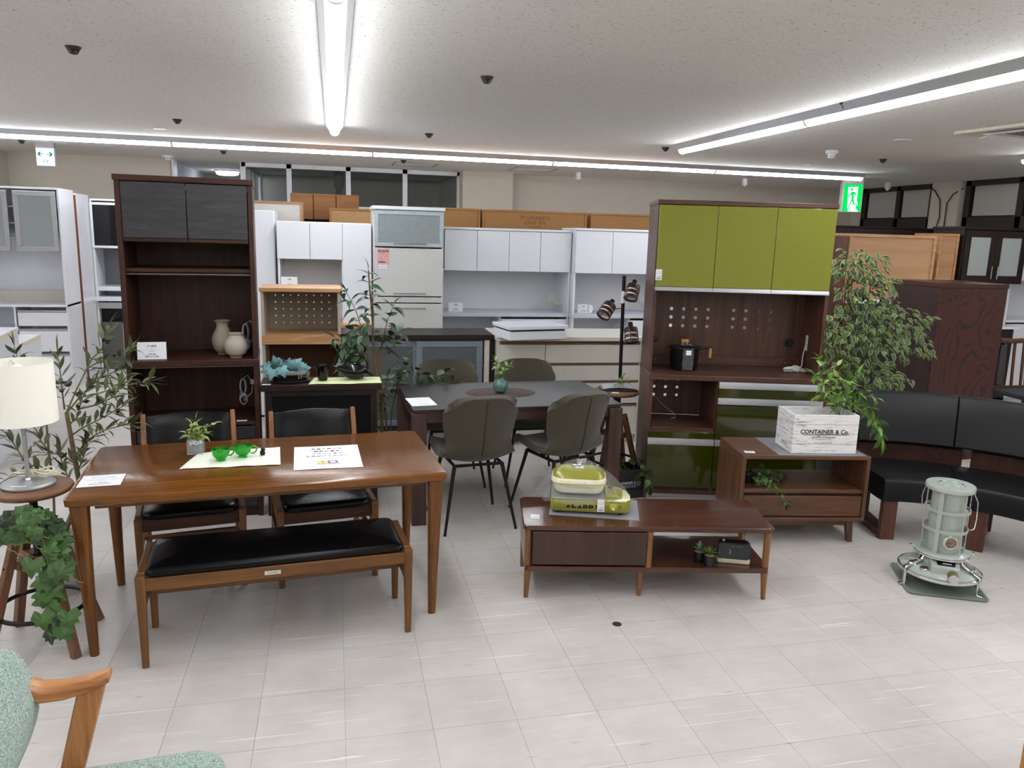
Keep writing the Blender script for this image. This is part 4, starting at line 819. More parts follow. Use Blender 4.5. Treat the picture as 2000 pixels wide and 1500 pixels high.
# ------------------------------------------------------------ bench
t = thing('bench', 'long oak bench with black leather pad in front of the table', 'bench', (-.784, 3.118, 0), 5.6); W_, Dp, H_ = 1.094, .34, .40
for x in (0, W_):
    s_ = 1 if x == 0 else -1
    for y in (.0, Dp):
        q = .038; a, b_ = x-q/2+s_*.006, y-q/2; obj('leg', MB().hexa([(a+.006, b_+.006, 0), (a+q-.006, b_+.006, 0), (a+q-.006, b_+q-.006, 0), (a+.006, b_+q-.006, 0), (a, b_, H_), (a+q, b_, H_), (a+q, b_+q, H_), (a, b_+q, H_)]), W_bench['Z'], t, bev=.004)
    x_ = x+s_*.006
    bx('end_rail', t, W_bench['Y'], x_-.017, .02, .342, x_+.017, Dp-.02, H_+.004, bev=.006); bx('side_stretcher', t, W_bench['Y'], x_-.010, .018, .24, x_+.010, Dp-.018, .27); obj('corner_brace', MB().hexa([(x_-.008, .018, .21), (x_+.008, .018, .21), (x_+.008, .05, .24), (x_-.008, .05, .24), (x_-.008, .018, .26), (x_+.008, .018, .26), (x_+.008, .06, .26), (x_-.008, .06, .26)]), W_bench['Y'], t)
for y in (-.012, Dp-.012): bx('long_rail', t, W_bench['X'], .02, y, .335, W_-.02, y+.024, .388, bev=.003)
bx('stretcher', t, W_bench['X'], .02, Dp/2-.022, .245, W_-.02, Dp/2+.022, .268, bev=.003)
for x in (.36, .72): bx('slat_block', t, W_bench['Y'], x, Dp/2-.01, .268, x+.03, Dp/2+.01, .335)
obj('seat_pad', cushion(.022, -.012, W_-.022, Dp+.012, .386, .442, .03, .022, .016), M_leather, t, smooth=60)
pt = obj('name_plate', B(.48, -.0145, .352, .545, -.012, .368), plain('silver_plate', (205, 202, 190), .4), t); obj('lettering', MB().text('KARIMOKU', .009, Matrix.Translation((.5125, -.0149, .36)) @ Matrix.Rotation(PI/2, 4, 'X')), M_ink, pt, smooth=0)
# ------------------------------------------------------------ two leather chairs behind the table
def leather_chair(label, x, y, rz):
    t = thing('dining_chair', label, 'chair', (x, y, 0), rz, 'leather dining chairs behind the table'); wd, d2 = .235, .24
    for s_ in (-1, 1):
        sx = s_*wd
        obj('front_leg', MB().bar((sx, -d2+.01, 0), (sx, -d2+.01, .405), .026, .03, .036, .038), W_bench['Z'], t, bev=.004)
        obj('back_leg', MB().bar((sx*.97, d2+.03, 0), (sx*.97, d2-.02, .40), .026, .03, .034, .04).bar((sx*.97, d2-.02, .40), (sx*.95, d2+.075, .79), .034, .04, .024, .028), wood('chair_post', (110, 66, 34), (150, 96, 54), 'Z', .3), t, bev=.005)
        bx('side_rail', t, W_bench['Y'], sx-.014, -d2+.02, .345, sx+.014, d2-.03, .415, bev=.004); bx('side_stretcher', t, W_bench['Y'], sx-.009, -d2+.02, .20, sx+.009, d2, .228); obj('corner_brace', MB().bar((sx, -d2+.03, .225), (sx, -d2+.16, .345), .014, .02), W_bench['Y'], t)
    bx('front_rail', t, W_dark['X'], -wd+.012, -d2, .335, wd-.012, -d2+.022, .40); bx('rear_rail', t, W_dark['X'], -wd+.012, d2-.03, .335, wd-.012, d2-.01, .40); bx('cross_stretcher', t, W_bench['X'], -wd, -.01, .206, wd, .014, .224)
    obj('seat', cushion(-wd+.016, -d2-.012, wd-.016, d2-.03, .388, .452, .05, .026, .020), M_leather, t, smooth=60)
    m = MB(); rings = []
    def prof(u, v):   # u across, v up; gently hollowed
        x_ = (-1+2*u)*(wd*.95-.018); z_ = .575+.205*v+.004*math.cos(PI*(u-.5)*2); c_ = .030*(1-(2*u-1)**2)
        return x_, d2+.018+.055*v+c_, z_
    for s_ in (0, 1):
        pass
    fr = lambda u, v: (lambda p: (p[0], p[1]-.014*(1-abs(2*u-1)**8)*(1-abs(2*v-1)**8), p[2]))(prof(u, v)); bk = lambda u, v: (lambda p: (p[0], p[1]+.016, p[2]))(prof(1-u, v))
    m.grid(fr, 16, 8); m.grid(bk, 16, 8)
    ed = lambda f, g, n: m.grid(lambda a, b_: (lambda p, q: tuple(p[i]+(q[i]-p[i])*b_ for i in range(3)))(f(a), g(a)), n, 1)
    ed(lambda a: fr(a, 1), lambda a: bk(1-a, 1), 16); ed(lambda a: fr(a, 0), lambda a: bk(1-a, 0), 16); ed(lambda a: fr(0, a), lambda a: bk(1, a), 8); ed(lambda a: fr(1, a), lambda a: bk(0, a), 8)
    me = m.mesh('backrest', M_leather, 50); bm = bmesh.new(); bm.from_mesh(me); bmesh.ops.remove_doubles(bm, verts=bm.verts, dist=.0005); bmesh.ops.recalc_face_normals(bm, faces=bm.faces); bm.to_mesh(me); bm.free(); me.shade_smooth(); me.set_sharp_from_angle(angle=R(50))
    obj('backrest', me, None, t); return t
leather_chair('black leather dining chair behind the table, left, before the dark shelf', -.735, 4.03, 9)
leather_chair('black leather dining chair behind the table, right, before the mesh chest', -.085, 4.03, 9)
# ------------------------------------------------------------ TV board in front
t = thing('tv_board', 'low glossy walnut TV board with drop door and open shelf', 'TV stand', (.881, 3.439, 0), -10.7); W_, Dp = 1.253, .425; TB = t
top = lambda z, q: [(x, y, z) for x, y in rrect(q, q, W_-q, Dp-q, .03, 5)]
obj('top_panel', MB().ring_loft([top(.362, .004), top(.366, 0), top(.384, 0), top(.388, .004)]), W_tv['X'], t, smooth=30); obj('lower_panel', MB().ring_loft([[(x, y, z) for x, y in rrect(.012, .004, W_-.012, Dp-.004, .025, 5)] for z in (.15, .176)]), W_tv['X'], t, smooth=30)
bx('drop_door', t, wood('door_walnut', (48, 28, 20), (66, 40, 30), 'Z', .4, scale=.5), .045, .0, .186, .612, .018, .358, bev=.003); bx('side_panel', t, plain('grey_side', (150, 146, 140), .4), .008, .04, .176, .02, Dp-.04, .362); bx('partition', t, W_tv['Z'], .616, .02, .176, .632, Dp-.03, .362); bx('back_panel', t, W_tv['X'], .03, Dp-.03, .176, .616, Dp-.018, .362)
for x, y in ((.028, .03), (W_-.028, .03), (.028, Dp-.03), (W_-.028, Dp-.03), (.628, .018)): obj('post', MB().lathe([(.017, .176), (.017, .362)], 18, c=(x, y, 0)), W_tvleg['Z'], t, smooth=60)
for x, y, s_ in ((.028, .03, -1), (W_-.028, .03, 1), (.028, Dp-.03, -1), (W_-.028, Dp-.03, 1), (.60, .06, 0)): obj('leg', MB().tube([(x, y, .15), (x+s_*.004, y, .03), (x+s_*.005, y, 0)], [.018, .0125, .0115], 16), W_tvleg['Z'], t, smooth=60)
# ------------------------------------------------------------ walnut stand, right
t = thing('walnut_stand', 'walnut stand with open shelf, drawer and splayed legs', 'TV stand', (2.315, 3.918, 0), -9.7); W_, Dp, z0, z1 = .775, .42, .145, .552; NS = t
W_ns = woods('teak_walnut', (68, 43, 27), (106, 70, 46), rough=.4)
bx('top_panel', t, W_ns['X'], 0, 0, z1-.024, W_, Dp, z1, bev=.004); bx('bottom_panel', t, W_ns['X'], 0, 0, z0, W_, Dp, z0+.024, bev=.004)
for x in (0, W_-.024): bx('side_panel', t, W_ns['Z'], x, 0, z0+.024, x+.024, Dp, z1-.024, bev=.002)
bx('shelf', t, W_ns['X'], .024, .012, .318, W_-.024, Dp-.01, .342); bx('drawer', t, W_ns['X'], .027, .006, .176, W_-.027, .024, .302, bev=.003); bx('recess', t, W_dark['X'], .024, .03, .17, W_-.024, .045, .318)
for s_, x in ((-1, .07), (1, W_-.07)):
    for y in (.04, Dp-.05): obj('leg', MB().hexa([(x+s_*.018-.014, y, 0), (x+s_*.018+.014, y, 0), (x+s_*.018+.014, y+.03, 0), (x+s_*.018-.014, y+.03, 0), (x-.022, y-.005, z0), (x+.022, y-.005, z0), (x+.022, y+.035, z0), (x-.022, y+.035, z0)]), W_ns['Z'], t, bev=.003)
bx('leg_rail', t, W_ns['X'], .07, .045, .105, W_-.07, .065, z0); bx('leg_rail', t, W_ns['X'], .07, Dp-.06, .105, W_-.07, Dp-.04, z0)
# ------------------------------------------------------------ slate-topped table and shell chairs
t = thing('slate_table', 'dark slate topped dining table with thick walnut legs', 'table', (.445, 4.50, 0), 1.8); W_, Dp, H_ = 1.345, .82, .733; DT = t
M_slatetop = plain('slate_top', (44, 44, 44), .42, var=.18, scale=14, spec=.35); W_dt = woods('table_walnut', (50, 31, 25), (78, 50, 40), rough=.4)
bx('tabletop', t, M_slatetop, 0, 0, H_-.014, W_, Dp, H_, bev=.003); bx('frame_edge', t, W_dt['X'], .006, .006, H_-.024, W_-.006, Dp-.006, H_-.014)
for x in (-.006, W_-.084):
    for y in (-.006, Dp-.056): bx('leg', t, W_dt['Z'], x, y, 0, x+.09, y+.062, H_-.026, bev=.003)
for y in (.01, Dp-.03): bx('apron', t, W_dt['X'], .085, y, H_-.085, W_-.085, y+.022, H_-.026)
for x in (.012, W_-.034): bx('apron', t, W_dt['Y'], x, .06, H_-.085, x+.022, Dp-.06, H_-.026)
M_olivefab = weave('olive_brown_fabric', ((50, 45, 34), (67, 61, 48), (80, 74, 60)), 260, .95, .35)
def shell_chair(label, x, y, rz):
    """sits facing local +y; one curved shell of seat and wing back"""
    t = thing('shell_chair', label, 'chair', (x, y, 0), rz, 'fabric shell chairs round the slate table')
    def prof(v):      # side profile: (y, z)
        P_ = [(.25, .455), (.16, .462), (.05, .448), (-.06, .437), (-.14, .442), (-.195, .48), (-.222, .55), (-.24, .65), (-.262, .75), (-.288, .85)]
        k = v*(len(P_)-1); i = min(int(k), len(P_)-2); f = k-i; a, b_ = P_[i], P_[i+1]; return a[0]+(b_[0]-a[0])*f, a[1]+(b_[1]-a[1])*f
    Wd = [.20, .225, .235, .240, .234, .204, .192, .212, .226, .198]
    def wid(v):
        k = v*(len(Wd)-1); i = min(int(k), len(Wd)-2); f = k-i; return Wd[i]+(Wd[i+1]-Wd[i])*f
    def pt(u, v):
        s_ = 2*u-1; y_, z_ = prof(v); w_ = wid(v); back = max(0, min(1, (v-.45)/.25))
        bowl = s_*s_
        tt = max(0, (v-.88)/.12); 
        zz = z_+.045*bowl*(1-back)*(1 if v > .12 else v/.12)-.055*tt**1.6*abs(s_)**4
        return (s_*w_, y_+.10*bowl*back*(1-.55*tt)+.05*bowl*(1-back)*max(0, (v-.3)), zz)
    sm = MB().grid(lambda a, b_: pt(a, b_), 22, 34)
    o = obj('shell', sm, M_olivefab, t, smooth=80); q = o.modifiers.new('sub', 'SUBSURF'); q.levels = q.render_levels = 1; q = o.modifiers.new('pad', 'SOLIDIFY'); q.thickness = .042; q.offset = 0; q = o.modifiers.new('soft', 'BEVEL'); q.width = .017; q.segments = 3; q.limit_method = 'ANGLE'; q.angle_limit = R(50)
    pts = [pt(.5, .50+.48*i/16) for i in range(17)]; obj('seam', MB().tube([(p[0], p[1]-.0215, p[2]-.004) for p in pts], .0022, 6), plain('seam_thread', (30, 27, 22), .9), t)
    f = MB(); c4 = [(-.15, -.15), (.15, -.15), (.15, .15), (-.15, .15)]
    f.tube([(a, b_, .405) for a, b_ in c4], .011, 8, closed=True); f.bar((-.15, 0, .41), (.15, 0, .41), .025, .012, up=(0, 0, 1)); obj('under_frame', f, M_black, t)
    for a, b_ in c4: obj('leg', MB().tube([(a, b_, .408), (a*1.5, b_*1.5, .006), (a*1.5, b_*1.5, 0)], [.0125, .0085, .011], 10), M_black, t, smooth=60)
    return t
shell_chair('olive brown fabric shell chair seen from behind, near side left', .815, 4.56, 7)
shell_chair('olive brown fabric shell chair turned sideways, near side right', 1.40, 4.60, 20)
shell_chair('olive brown fabric shell chair across the slate table, left', .80, 5.38, 180)
shell_chair('olive brown fabric shell chair across the slate table, right', 1.40, 5.38, 180)
# ------------------------------------------------------------ curved black sofa
t = thing('curved_sofa', 'curved black leather sofa on wooden sled legs at right', 'sofa', (0, 0, 0))
M_sofa = leather('sofa_leather', (11, 11, 14), .42, .3)
def arc(s_, off):     # s_ = length along the front edge, off = distance behind it
    R0 = .85; h0 = R(-11); a = h0-s_/R0
    x = 3.225+R0*(math.sin(h0)-math.sin(a)); y = 3.825+R0*(math.cos(a)-math.cos(h0)); n = (-math.sin(a), math.cos(a))
    return (x+n[0]*off, y+n[1]*off)
def band(prof, s0, s1, n, inset=0):
    rings = []
    for i in range(n+1):
        s_ = s0+(s1-s0)*i/n; e = min(i, n-i); q = {0: .02}.get(e, 0)
        rings.append([(*arc(s_, o_), z) for o_, z in prof])
    return MB().ring_loft(rings)
seatp = [(.0, .27), (.008, .25), (.49, .25), (.50, .27), (.50, .375), (.485, .393), (.25, .400), (.03, .396), (.006, .386), (.0, .370)]
backp = [(.44, .52), (.47, .50), (.52, .505), (.565, .62), (.61, .80), (.59, .835), (.545, .838), (.515, .81), (.47, .66)]
for i, (a, b_) in enumerate(((0, .40), (.402, .80), (.802, 1.25))):
    obj('seat', band(seatp, a, b_, 10), M_sofa, t, smooth=35, bev=.008); obj('backrest', band(backp, a+.02 if i == 0 else a, b_, 10), M_sofa, t, smooth=40, bev=.006)
for a, b_ in ((.03, .44), (.5, .80)): obj('rear_panel', MB().ring_loft([[(*arc(a+(b_-a)*i/6, o_), z) for o_, z in ((.505, .30), (.525, .30), (.525, .56), (.505, .56))] for i in range(7)]), W_dark['X'], t)
W_sofa = woods('sofa_leg', (62, 34, 22), (96, 54, 36), rough=.4)
for s_ in (.05, .52, 1.1):
    def P3(ds, off, z): return (*arc(s_+ds, off), z)
    def slab(d0, d1, o0, o1, za, zb): return MB().hexa([P3(d0, o0, za), P3(d1, o0, za), P3(d1, o1, za), P3(d0, o1, za), P3(d0, o0, zb), P3(d1, o0, zb), P3(d1, o1, zb), P3(d0, o1, zb)])
    obj('front_leg', slab(-.03, .055, .025, .065, 0, .25), W_sofa['Z'], t, bev=.003); obj('sled_bar', slab(-.02, .045, .065, .46, 0, .045), W_sofa['Y'], t, bev=.003); obj('rear_leg', slab(-.03, .055, .46, .50, 0, .25), W_sofa['Z'], t, bev=.003)
    obj('back_support', slab(-.05, .09, .50, .53, .2, .62), W_dark['Z'], t, bev=.003)
# ------------------------------------------------------------ leaves and plants
def leaf_me(name, L, W, mat, prof, curl=.25, fold=.18, n=None):
    n = len(prof)-1; me = D.meshes.new(name); vs, fs, uv = [], [], []
    for i, p in enumerate(prof):
        t_ = i/n; a = -curl*t_*t_; y, z = L*t_*math.cos(a*.6), L*t_*math.sin(a)
        for s_ in (-1, 0, 1): vs.append((s_*p*W/2, y, z+abs(s_)*p*W*fold)); uv.append((.5+.5*s_*max(p, .001), t_) if 0 else (.5+.5*s_, t_))
    for i in range(n):
        for j in (0, 1): a = 3*i+j; fs.append((a, a+1, a+4, a+3))
    me.from_pydata(vs, [], fs); ul = me.uv_layers.new(name='uv')
    for lp in me.loops: ul.data[lp.index].uv = uv[lp.vertex_index]
    me.materials.append(mat); me.shade_smooth(); return me
def lobed_me(name, S, mat, pts, cup=.15):
    """ivy-like leaf: outline given for the right half (x, y), base at origin"""
    out = [(0, 0)]+pts+[(-x, y) for x, y in pts[::-1] if x > .001]; c = (0, .42); vs = [(c[0]*S, c[1]*S, .0)]; uv = [(.5, .4)]
    for x, y in out: vs.append((x*S, y*S, -cup*S*(x*x+(y-.4)**2))); uv.append((.5+.5*x/.55, y))
    vs[0] = (vs[0][0], vs[0][1], .04*S); n = len(out); fs = [(0, 1+i, 1+(i+1) % n) for i in range(n)]
    me = D.meshes.new(name); me.from_pydata(vs, [], fs); ul = me.uv_layers.new(name='uv')
    for lp in me.loops: ul.data[lp.index].uv = uv[lp.vertex_index]
    me.materials.append(mat); return me
LANCE = [.05, .55, .95, 1, .8, .45, .02]; OVATE = [.05, .75, 1, .92, .6, .25, .01]; ROUND = [.1, .8, 1, 1, .85, .5, .05]; BLADE = [.9, 1, .85, .6, .3, .02]
IVY = [(.16, -.10), (.40, -.12), (.55, .10), (.40, .22), (.52, .52), (.28, .50), (.18, .72), (0, 1.0)]
MAPLE = [(.14, -.12), (.34, -.20), (.46, -.02), (.60, .22), (.40, .34), (.44, .62), (.22, .60), (.12, .84), (0, 1.02)]
class Plant:
    def __init__(s, root, seed=1): s.root = root; s.n = 0; s.rest = ([], [], []); s.r = random.Random(seed); s.o = root.location.copy(); s.mat = None
    def leaf(s, me, base, d, up=None, sc=1.0, name='leaf'):
        d = Vector(d).normalized(); up = Vector(up) if up else Vector((0, 0, 1))
        z = (up-d*up.dot(d)); z = z.normalized() if z.length > 1e-4 else d.orthogonal().normalized(); x = d.cross(z)
        p = Vector(base)-s.o; M = Matrix(((x.x, d.x, z.x, p.x), (x.y, d.y, z.y, p.y), (x.z, d.z, z.z, p.z), (0, 0, 0, 1))) @ Matrix.Scale(sc, 4)
        if s.n < 300:
            o = D.objects.new(name, me); COL.objects.link(o); o.parent = s.root; o.matrix_basis = M; s.n += 1
        else:
            V_, F_, U_ = s.rest; k = len(V_); V_ += [tuple(M @ v.co) for v in me.vertices]; ul = me.uv_layers[0].data
            for p_ in me.polygons: F_.append(tuple(i+k for i in p_.vertices)); U_ += [tuple(ul[i].uv) for i in p_.loop_indices]
            s.mat = me.materials[0]
    def done(s):
        if s.rest[0]:
            me = D.meshes.new('foliage'); me.from_pydata(s.rest[0], [], s.rest[1]); ul = me.uv_layers.new(name='uv')
            for i, u in enumerate(s.rest[2]): ul.data[i].uv = u
            me.materials.append(s.mat); o = D.objects.new('foliage', me); COL.objects.link(o); o.parent = s.root; o['kind'] = 'stuff'
    def stem(s, pts, r0, r1, mat, name='stem', n=6):
        k = len(pts); obj(name, MB().tube([Vector(p)-s.o for p in pts], [r0+(r1-r0)*i/(k-1) for i in range(k)], n), mat, s.root, smooth=60)
    def along(s, pts, mes, step, sc=(.8, 1.1), spread=(35, 70), start=0.0, droop=.0, pair=True, tip=True):
        pts = [Vector(p) for p in pts]; acc = 0; side = 0
        segs = [(a, b_, (b_-a).length) for a, b_ in zip(pts[:-1], pts[1:])]; tot = sum(q[2] for q in segs); dd = tot*start
        while dd < tot:
            x = dd
            for a, b_, l in segs:
                if x <= l: break
                x -= l
            t_ = (b_-a).normalized(); p = a+t_*min(x, l); u = t_.orthogonal().normalized(); v = t_.cross(u)
            ph = side*PI/2+s.r.uniform(-.6, .6); side += 1
            for q in ((0, PI) if pair else (s.r.uniform(0, 2*PI),)):
                sp = R(s.r.uniform(*spread)); w_ = u*math.cos(ph+q)+v*math.sin(ph+q); d = t_*math.cos(sp)+w_*math.sin(sp)+Vector((0, 0, -droop))
                s.leaf(s.r.choice(mes), p+w_*.003, d, Vector((0, 0, 1))+w_*-.4+Vector((s.r.uniform(-.4, .4), s.r.uniform(-.4, .4), 0)), s.r.uniform(*sc))
            dd += step*s.r.uniform(.75, 1.25)
        if tip: s.leaf(s.r.choice(mes), pts[-1], (pts[-1]-pts[-2]), None, s.r.uniform(*sc))
def pp(pts, Y):     # photo pixels + depth -> world path
    return [onY(q[0], q[1], Y+(q[2] if len(q) > 2 else 0)) for q in pts]
L_olive = leafmat('olive_leaf', (30, 40, 28), (92, 104, 66), rough=.5); L_ficus = leafmat('ficus_leaf', (20, 40, 26), (70, 100, 70), rough=.45)
L_var = leafmat('variegated_leaf', (18, 36, 18), (72, 102, 38), margin=(196, 202, 158), rough=.5); L_green = leafmat('bright_green_leaf', (44, 80, 26), (120, 160, 66), rough=.4)
L_ivy = leafmat('ivy_leaf', (14, 32, 12), (58, 92, 36), rough=.4, vein=.6); L_teal = leafmat('teal_ivy_leaf', (18, 66, 62), (112, 158, 160), rough=.6); L_dkg = leafmat('dark_pothos_leaf', (22, 44, 20), (72, 104, 50), rough=.35)
M_bark = plain('olive_bark', (104, 92, 62), .8, var=.2, scale=60); M_fbark = plain('ficus_bark', (112, 86, 48), .8, var=.25, scale=50); M_gstem = plain('green_stem', (96, 108, 60), .7); M_potgrey = plain('pale_pot', (190, 190, 188), .6)
def pot(parent, r, h, mat, c=(0, 0, 0), soil=True, name='pot'):
    obj(name, MB().lathe([(r*.78, 0), (r, h*.97), (r*1.04, h*.97), (r*1.04, h), (r*.93, h), (r*.9, h*.85), (.0001, h*.84)], 28, c=c), mat, parent, smooth=50)
    if soil: obj('soil', MB().lathe([(r*.9, h*.86), (.0001, h*.88)], 20, c=c), M_soil, parent)
# --- artificial olive tree
ol = [leaf_me('olive_leaf', .090, .023, L_olive, LANCE, c_, f_) for c_, f_ in ((.2, .1), (.45, .14), (-.15, .2))]
t = thing('olive_tree', 'artificial olive tree with dark fruit behind the white table lamp', 'plant', (-1.33, 3.93, 0)); pot(t, .13, .27, M_potgrey); pl = Plant(t, 11)
trunk = [(-1.33, 3.93, .23)]+pp([(158, 960, 0), (147, 900), (138, 850), (130, 805)], 4.0); pl.stem(trunk, .014, .010, M_bark, 'trunk', 8)
pl.stem([(-1.35, 3.93, .23)]+pp([(104, 945), (95, 880), (90, 815), (78, 770), (60, 730)], 4.02), .007, .004, M_bark)
br = [([(130, 805), (150, 760), (170, 720), (196, 705), (225, 698), (250, 692), (262, 676)], 4.0, .45), ([(165, 730), (180, 700), (198, 684), (204, 662), (212, 640)], 3.98, .3), ([(150, 790), (180, 772), (212, 762), (250, 752), (292, 745)], 3.96, .3), ([(150, 800), (190, 790), (222, 775), (240, 748), (250, 730)], 4.06, .25),
      ([(147, 890), (165, 866), (185, 850), (210, 838), (235, 832), (258, 828)], 3.96, .2), ([(140, 850), (160, 836), (196, 818), (228, 800), (246, 790)], 4.08, .2), ([(88, 930), (60, 915), (40, 888), (18, 852), (-8, 830)], 3.92, .1), ([(95, 880), (80, 862), (72, 842), (60, 826)], 3.96, .2),
      ([(60, 800), (46, 745), (38, 712), (28, 678)], 4.0, .55), ([(126, 800), (120, 750), (116, 712), (112, 690)], 4.06, .2), ([(145, 905), (128, 892), (106, 886), (84, 884)], 3.9, .1), ([(150, 930), (160, 900), (168, 880), (172, 862)], 3.92, .2), ([(140, 950), (130, 925), (120, 900), (118, 880)], 3.88, .2), ([(100, 925), (70, 905), (45, 925), (15, 935), (-10, 950)], 3.9, .1), ([(135, 830), (150, 815), (160, 780), (178, 745)], 4.05, .1), ([(128, 810), (160, 770), (200, 735), (236, 722)], 4.1, .3)]
for b_, Y, st in br: P_ = pp(b_, Y); pl.stem(P_, .0045, .0018, M_bark if st < .25 else M_gstem, 'twig', 5); pl.along(P_, ol, .034, (.7, 1.1), (30, 70), st); pl.along(P_, ol, .055, (.7, 1.1), (30, 75), max(st, .3), pair=False)
pl.done()
for px, py, Y in ((203, 664, 3.97), (211, 668, 3.97), (46, 696, 3.98), (168, 784, 4.0), (133, 752, 4.0), (230, 803, 4.05), (234, 692, 3.98), (270, 751, 3.95)): obj('olive', MB().lathe([(.0001, -.013), (.006, -.011), (.0095, 0), (.006, .011), (.0001, .013)], 12), plain('olive_fruit', (20, 17, 22), .25) if px == 203 else D.materials['olive_fruit'], t, loc=onY(px, py, Y)-t.location, rot=(rng.uniform(0, 3), rng.uniform(0, 3), 0), smooth=60)
# --- tall artificial ficus
fi = [leaf_me('ficus_leaf', .110, .056, L_ficus, OVATE, c_, f_) for c_, f_ in ((.35, .1), (.6, .15), (.1, .18))]
t = thing('ficus_tree', 'tall artificial ficus with arching branches between chest and slate table', 'plant', (.31, 5.40, 0)); pot(t, .12, .24, M_blackpl); pl = Plant(t, 5)
pl.stem([(.31, 5.40, .2)]+pp([(748, 860), (742, 780), (734, 720), (728, 660), (729, 610), (723, 570), (720, 528)], 5.35), .014, .003, M_fbark, 'trunk', 8)
pl.stem([(.32, 5.40, .2)]+pp([(757, 860), (752, 800), (744, 740), (735, 690)], 5.36), .008, .006, M_fbark); pl.stem([(.30, 5.40, .2)]+pp([(738, 860), (735, 800), (722, 720), (716, 690)], 5.38), .006, .004, M_fbark)
br = [([(728, 640), (724, 590), (721, 560), (719, 528)], 5.35, .2), ([(722, 700), (706, 690), (690, 676), (672, 680), (662, 692)], 5.22, .2), ([(724, 690), (706, 660), (684, 664), (668, 668), (655, 660)], 5.26, .3), ([(716, 700), (700, 690), (676, 700), (664, 722)], 5.2, .2), ([(727, 700), (716, 670), (706, 640), (697, 612), (688, 592), (676, 570)], 5.32, .3), ([(722, 690), (712, 662), (700, 648), (688, 644), (676, 655), (668, 680), (660, 705)], 5.25, .3), ([(718, 680), (704, 668), (694, 684), (686, 702)], 5.2, .1), ([(734, 715), (742, 690), (750, 655), (757, 625), (768, 598)], 5.36, .3), ([(736, 690), (750, 668), (765, 655), (784, 646)], 5.38, .35), ([(745, 700), (762, 680), (778, 668)], 5.35, .4),
      ([(762, 850), (766, 800), (776, 752), (791, 724), (810, 722), (825, 732), (848, 736), (873, 728), (884, 736)], 5.36, .42), ([(776, 752), (786, 730), (793, 712), (796, 702)], 5.36, .2), ([(745, 830), (750, 790), (758, 770), (768, 758)], 5.32, .3), ([(742, 800), (748, 772), (754, 745), (757, 735)], 5.4, .4), ([(716, 700), (705, 700), (690, 712), (682, 724)], 5.22, .1), ([(745, 880), (748, 850), (738, 838)], 5.3, .5), ([(728, 640), (712, 632), (700, 640), (692, 655)], 5.28, .2)]
for b_, Y, st in br: P_ = pp(b_, Y); pl.stem(P_, .0045, .002, M_fbark, 'twig', 5); pl.along(P_, fi, .062, (.7, 1.08), (40, 80), st, droop=.3); pl.along(P_, fi, .07, (.7, 1.0), (50, 95), max(st, .15), droop=.2, pair=False)
pl.done()
# --- blue green ivy in the drip glazed planter
pl = Plant(PLN, 23); pl.o = PLN.location.copy(); tv_ = [lobed_me('ivy_leaf', s_, L_teal, IVY, c_) for s_, c_ in ((.056, .2), (.064, .4), (.048, .1))]
for k in range(26):
    a = pl.r.uniform(0, PI) if k % 3 else pl.r.uniform(PI, 2*PI); q = pl.r.uniform(.2, .95); e = pl.r.uniform(.25, .9); p = PLN.location+Vector((.095*q*math.cos(a)-.018, .06*q*math.sin(a), .074+pl.r.uniform(0, .03)))
    pl.leaf(pl.r.choice(tv_), p, (math.cos(a)*math.cos(e), math.sin(a)*.4, math.sin(e)), (math.cos(a)*-.2, -1, .5), pl.r.uniform(.75, 1.1))
for dx, dy, dz, ex, ez, sc in ((-.11, -.05, .085, -1, -.3, 1.05), (-.095, -.07, .085, -.3, -1, 1.1), (-.12, -.02, .09, -1, .2, .9), (-.045, -.08, .10, .3, -.9, 1.1), (-.07, -.06, .105, -.3, 1, 1.15), (.05, -.04, .085, .8, .5, .95), (.075, .0, .08, 1, .1, .9), (.0, -.05, .10, .5, .8, .9)): pl.leaf(tv_[1], PLN.location+Vector((dx, dy, dz)), (ex, -.2, ez), (0, -1, .35), sc)
# --- variegated tree behind the walnut stand
va = [leaf_me('variegated_leaf', .078, .040, L_var, OVATE, c_, f_) for c_, f_ in ((.35, .1), (.6, .16), (.1, .2))]
t = thing('variegated_tree', 'bushy variegated ficus tree with cream edged leaves behind the stand', 'plant', (3.84, 5.20, 0)); pot(t, .14, .26, M_blackpl); pl = Plant(t, 21)
for k in range(3): pl.stem([(3.84+.02*math.cos(k*2.1+z*5), 5.2+.02*math.sin(k*2.1+z*5), z) for z in [.22+.1*i for i in range(14)]], .013, .007, M_fbark, 'trunk', 8)
def blob(px, py, Y, r, n, rz=None):
    n = int(n*1.15); c = onY(px, py, Y); rz = rz or r
    for _ in range(n):
        while True:
            v = Vector((pl.r.uniform(-1, 1), pl.r.uniform(-1, 1), pl.r.uniform(-1, 1)))
            if .25 < v.length < 1: break
        v *= (.75+.3*v.length); p = c+Vector((v.x*r, v.y*min(r, .24), v.z*rz)); q = Vector((v.x, v.y*.8-.25, -.35+.4*v.z))+Vector((pl.r.uniform(-.6, .6), pl.r.uniform(-.6, .3), pl.r.uniform(-.5, .3)))
        pl.leaf(pl.r.choice(va), p, q, Vector((v.x*.5, v.y*.5-.6, .8)), pl.r.uniform(.75, 1.1))
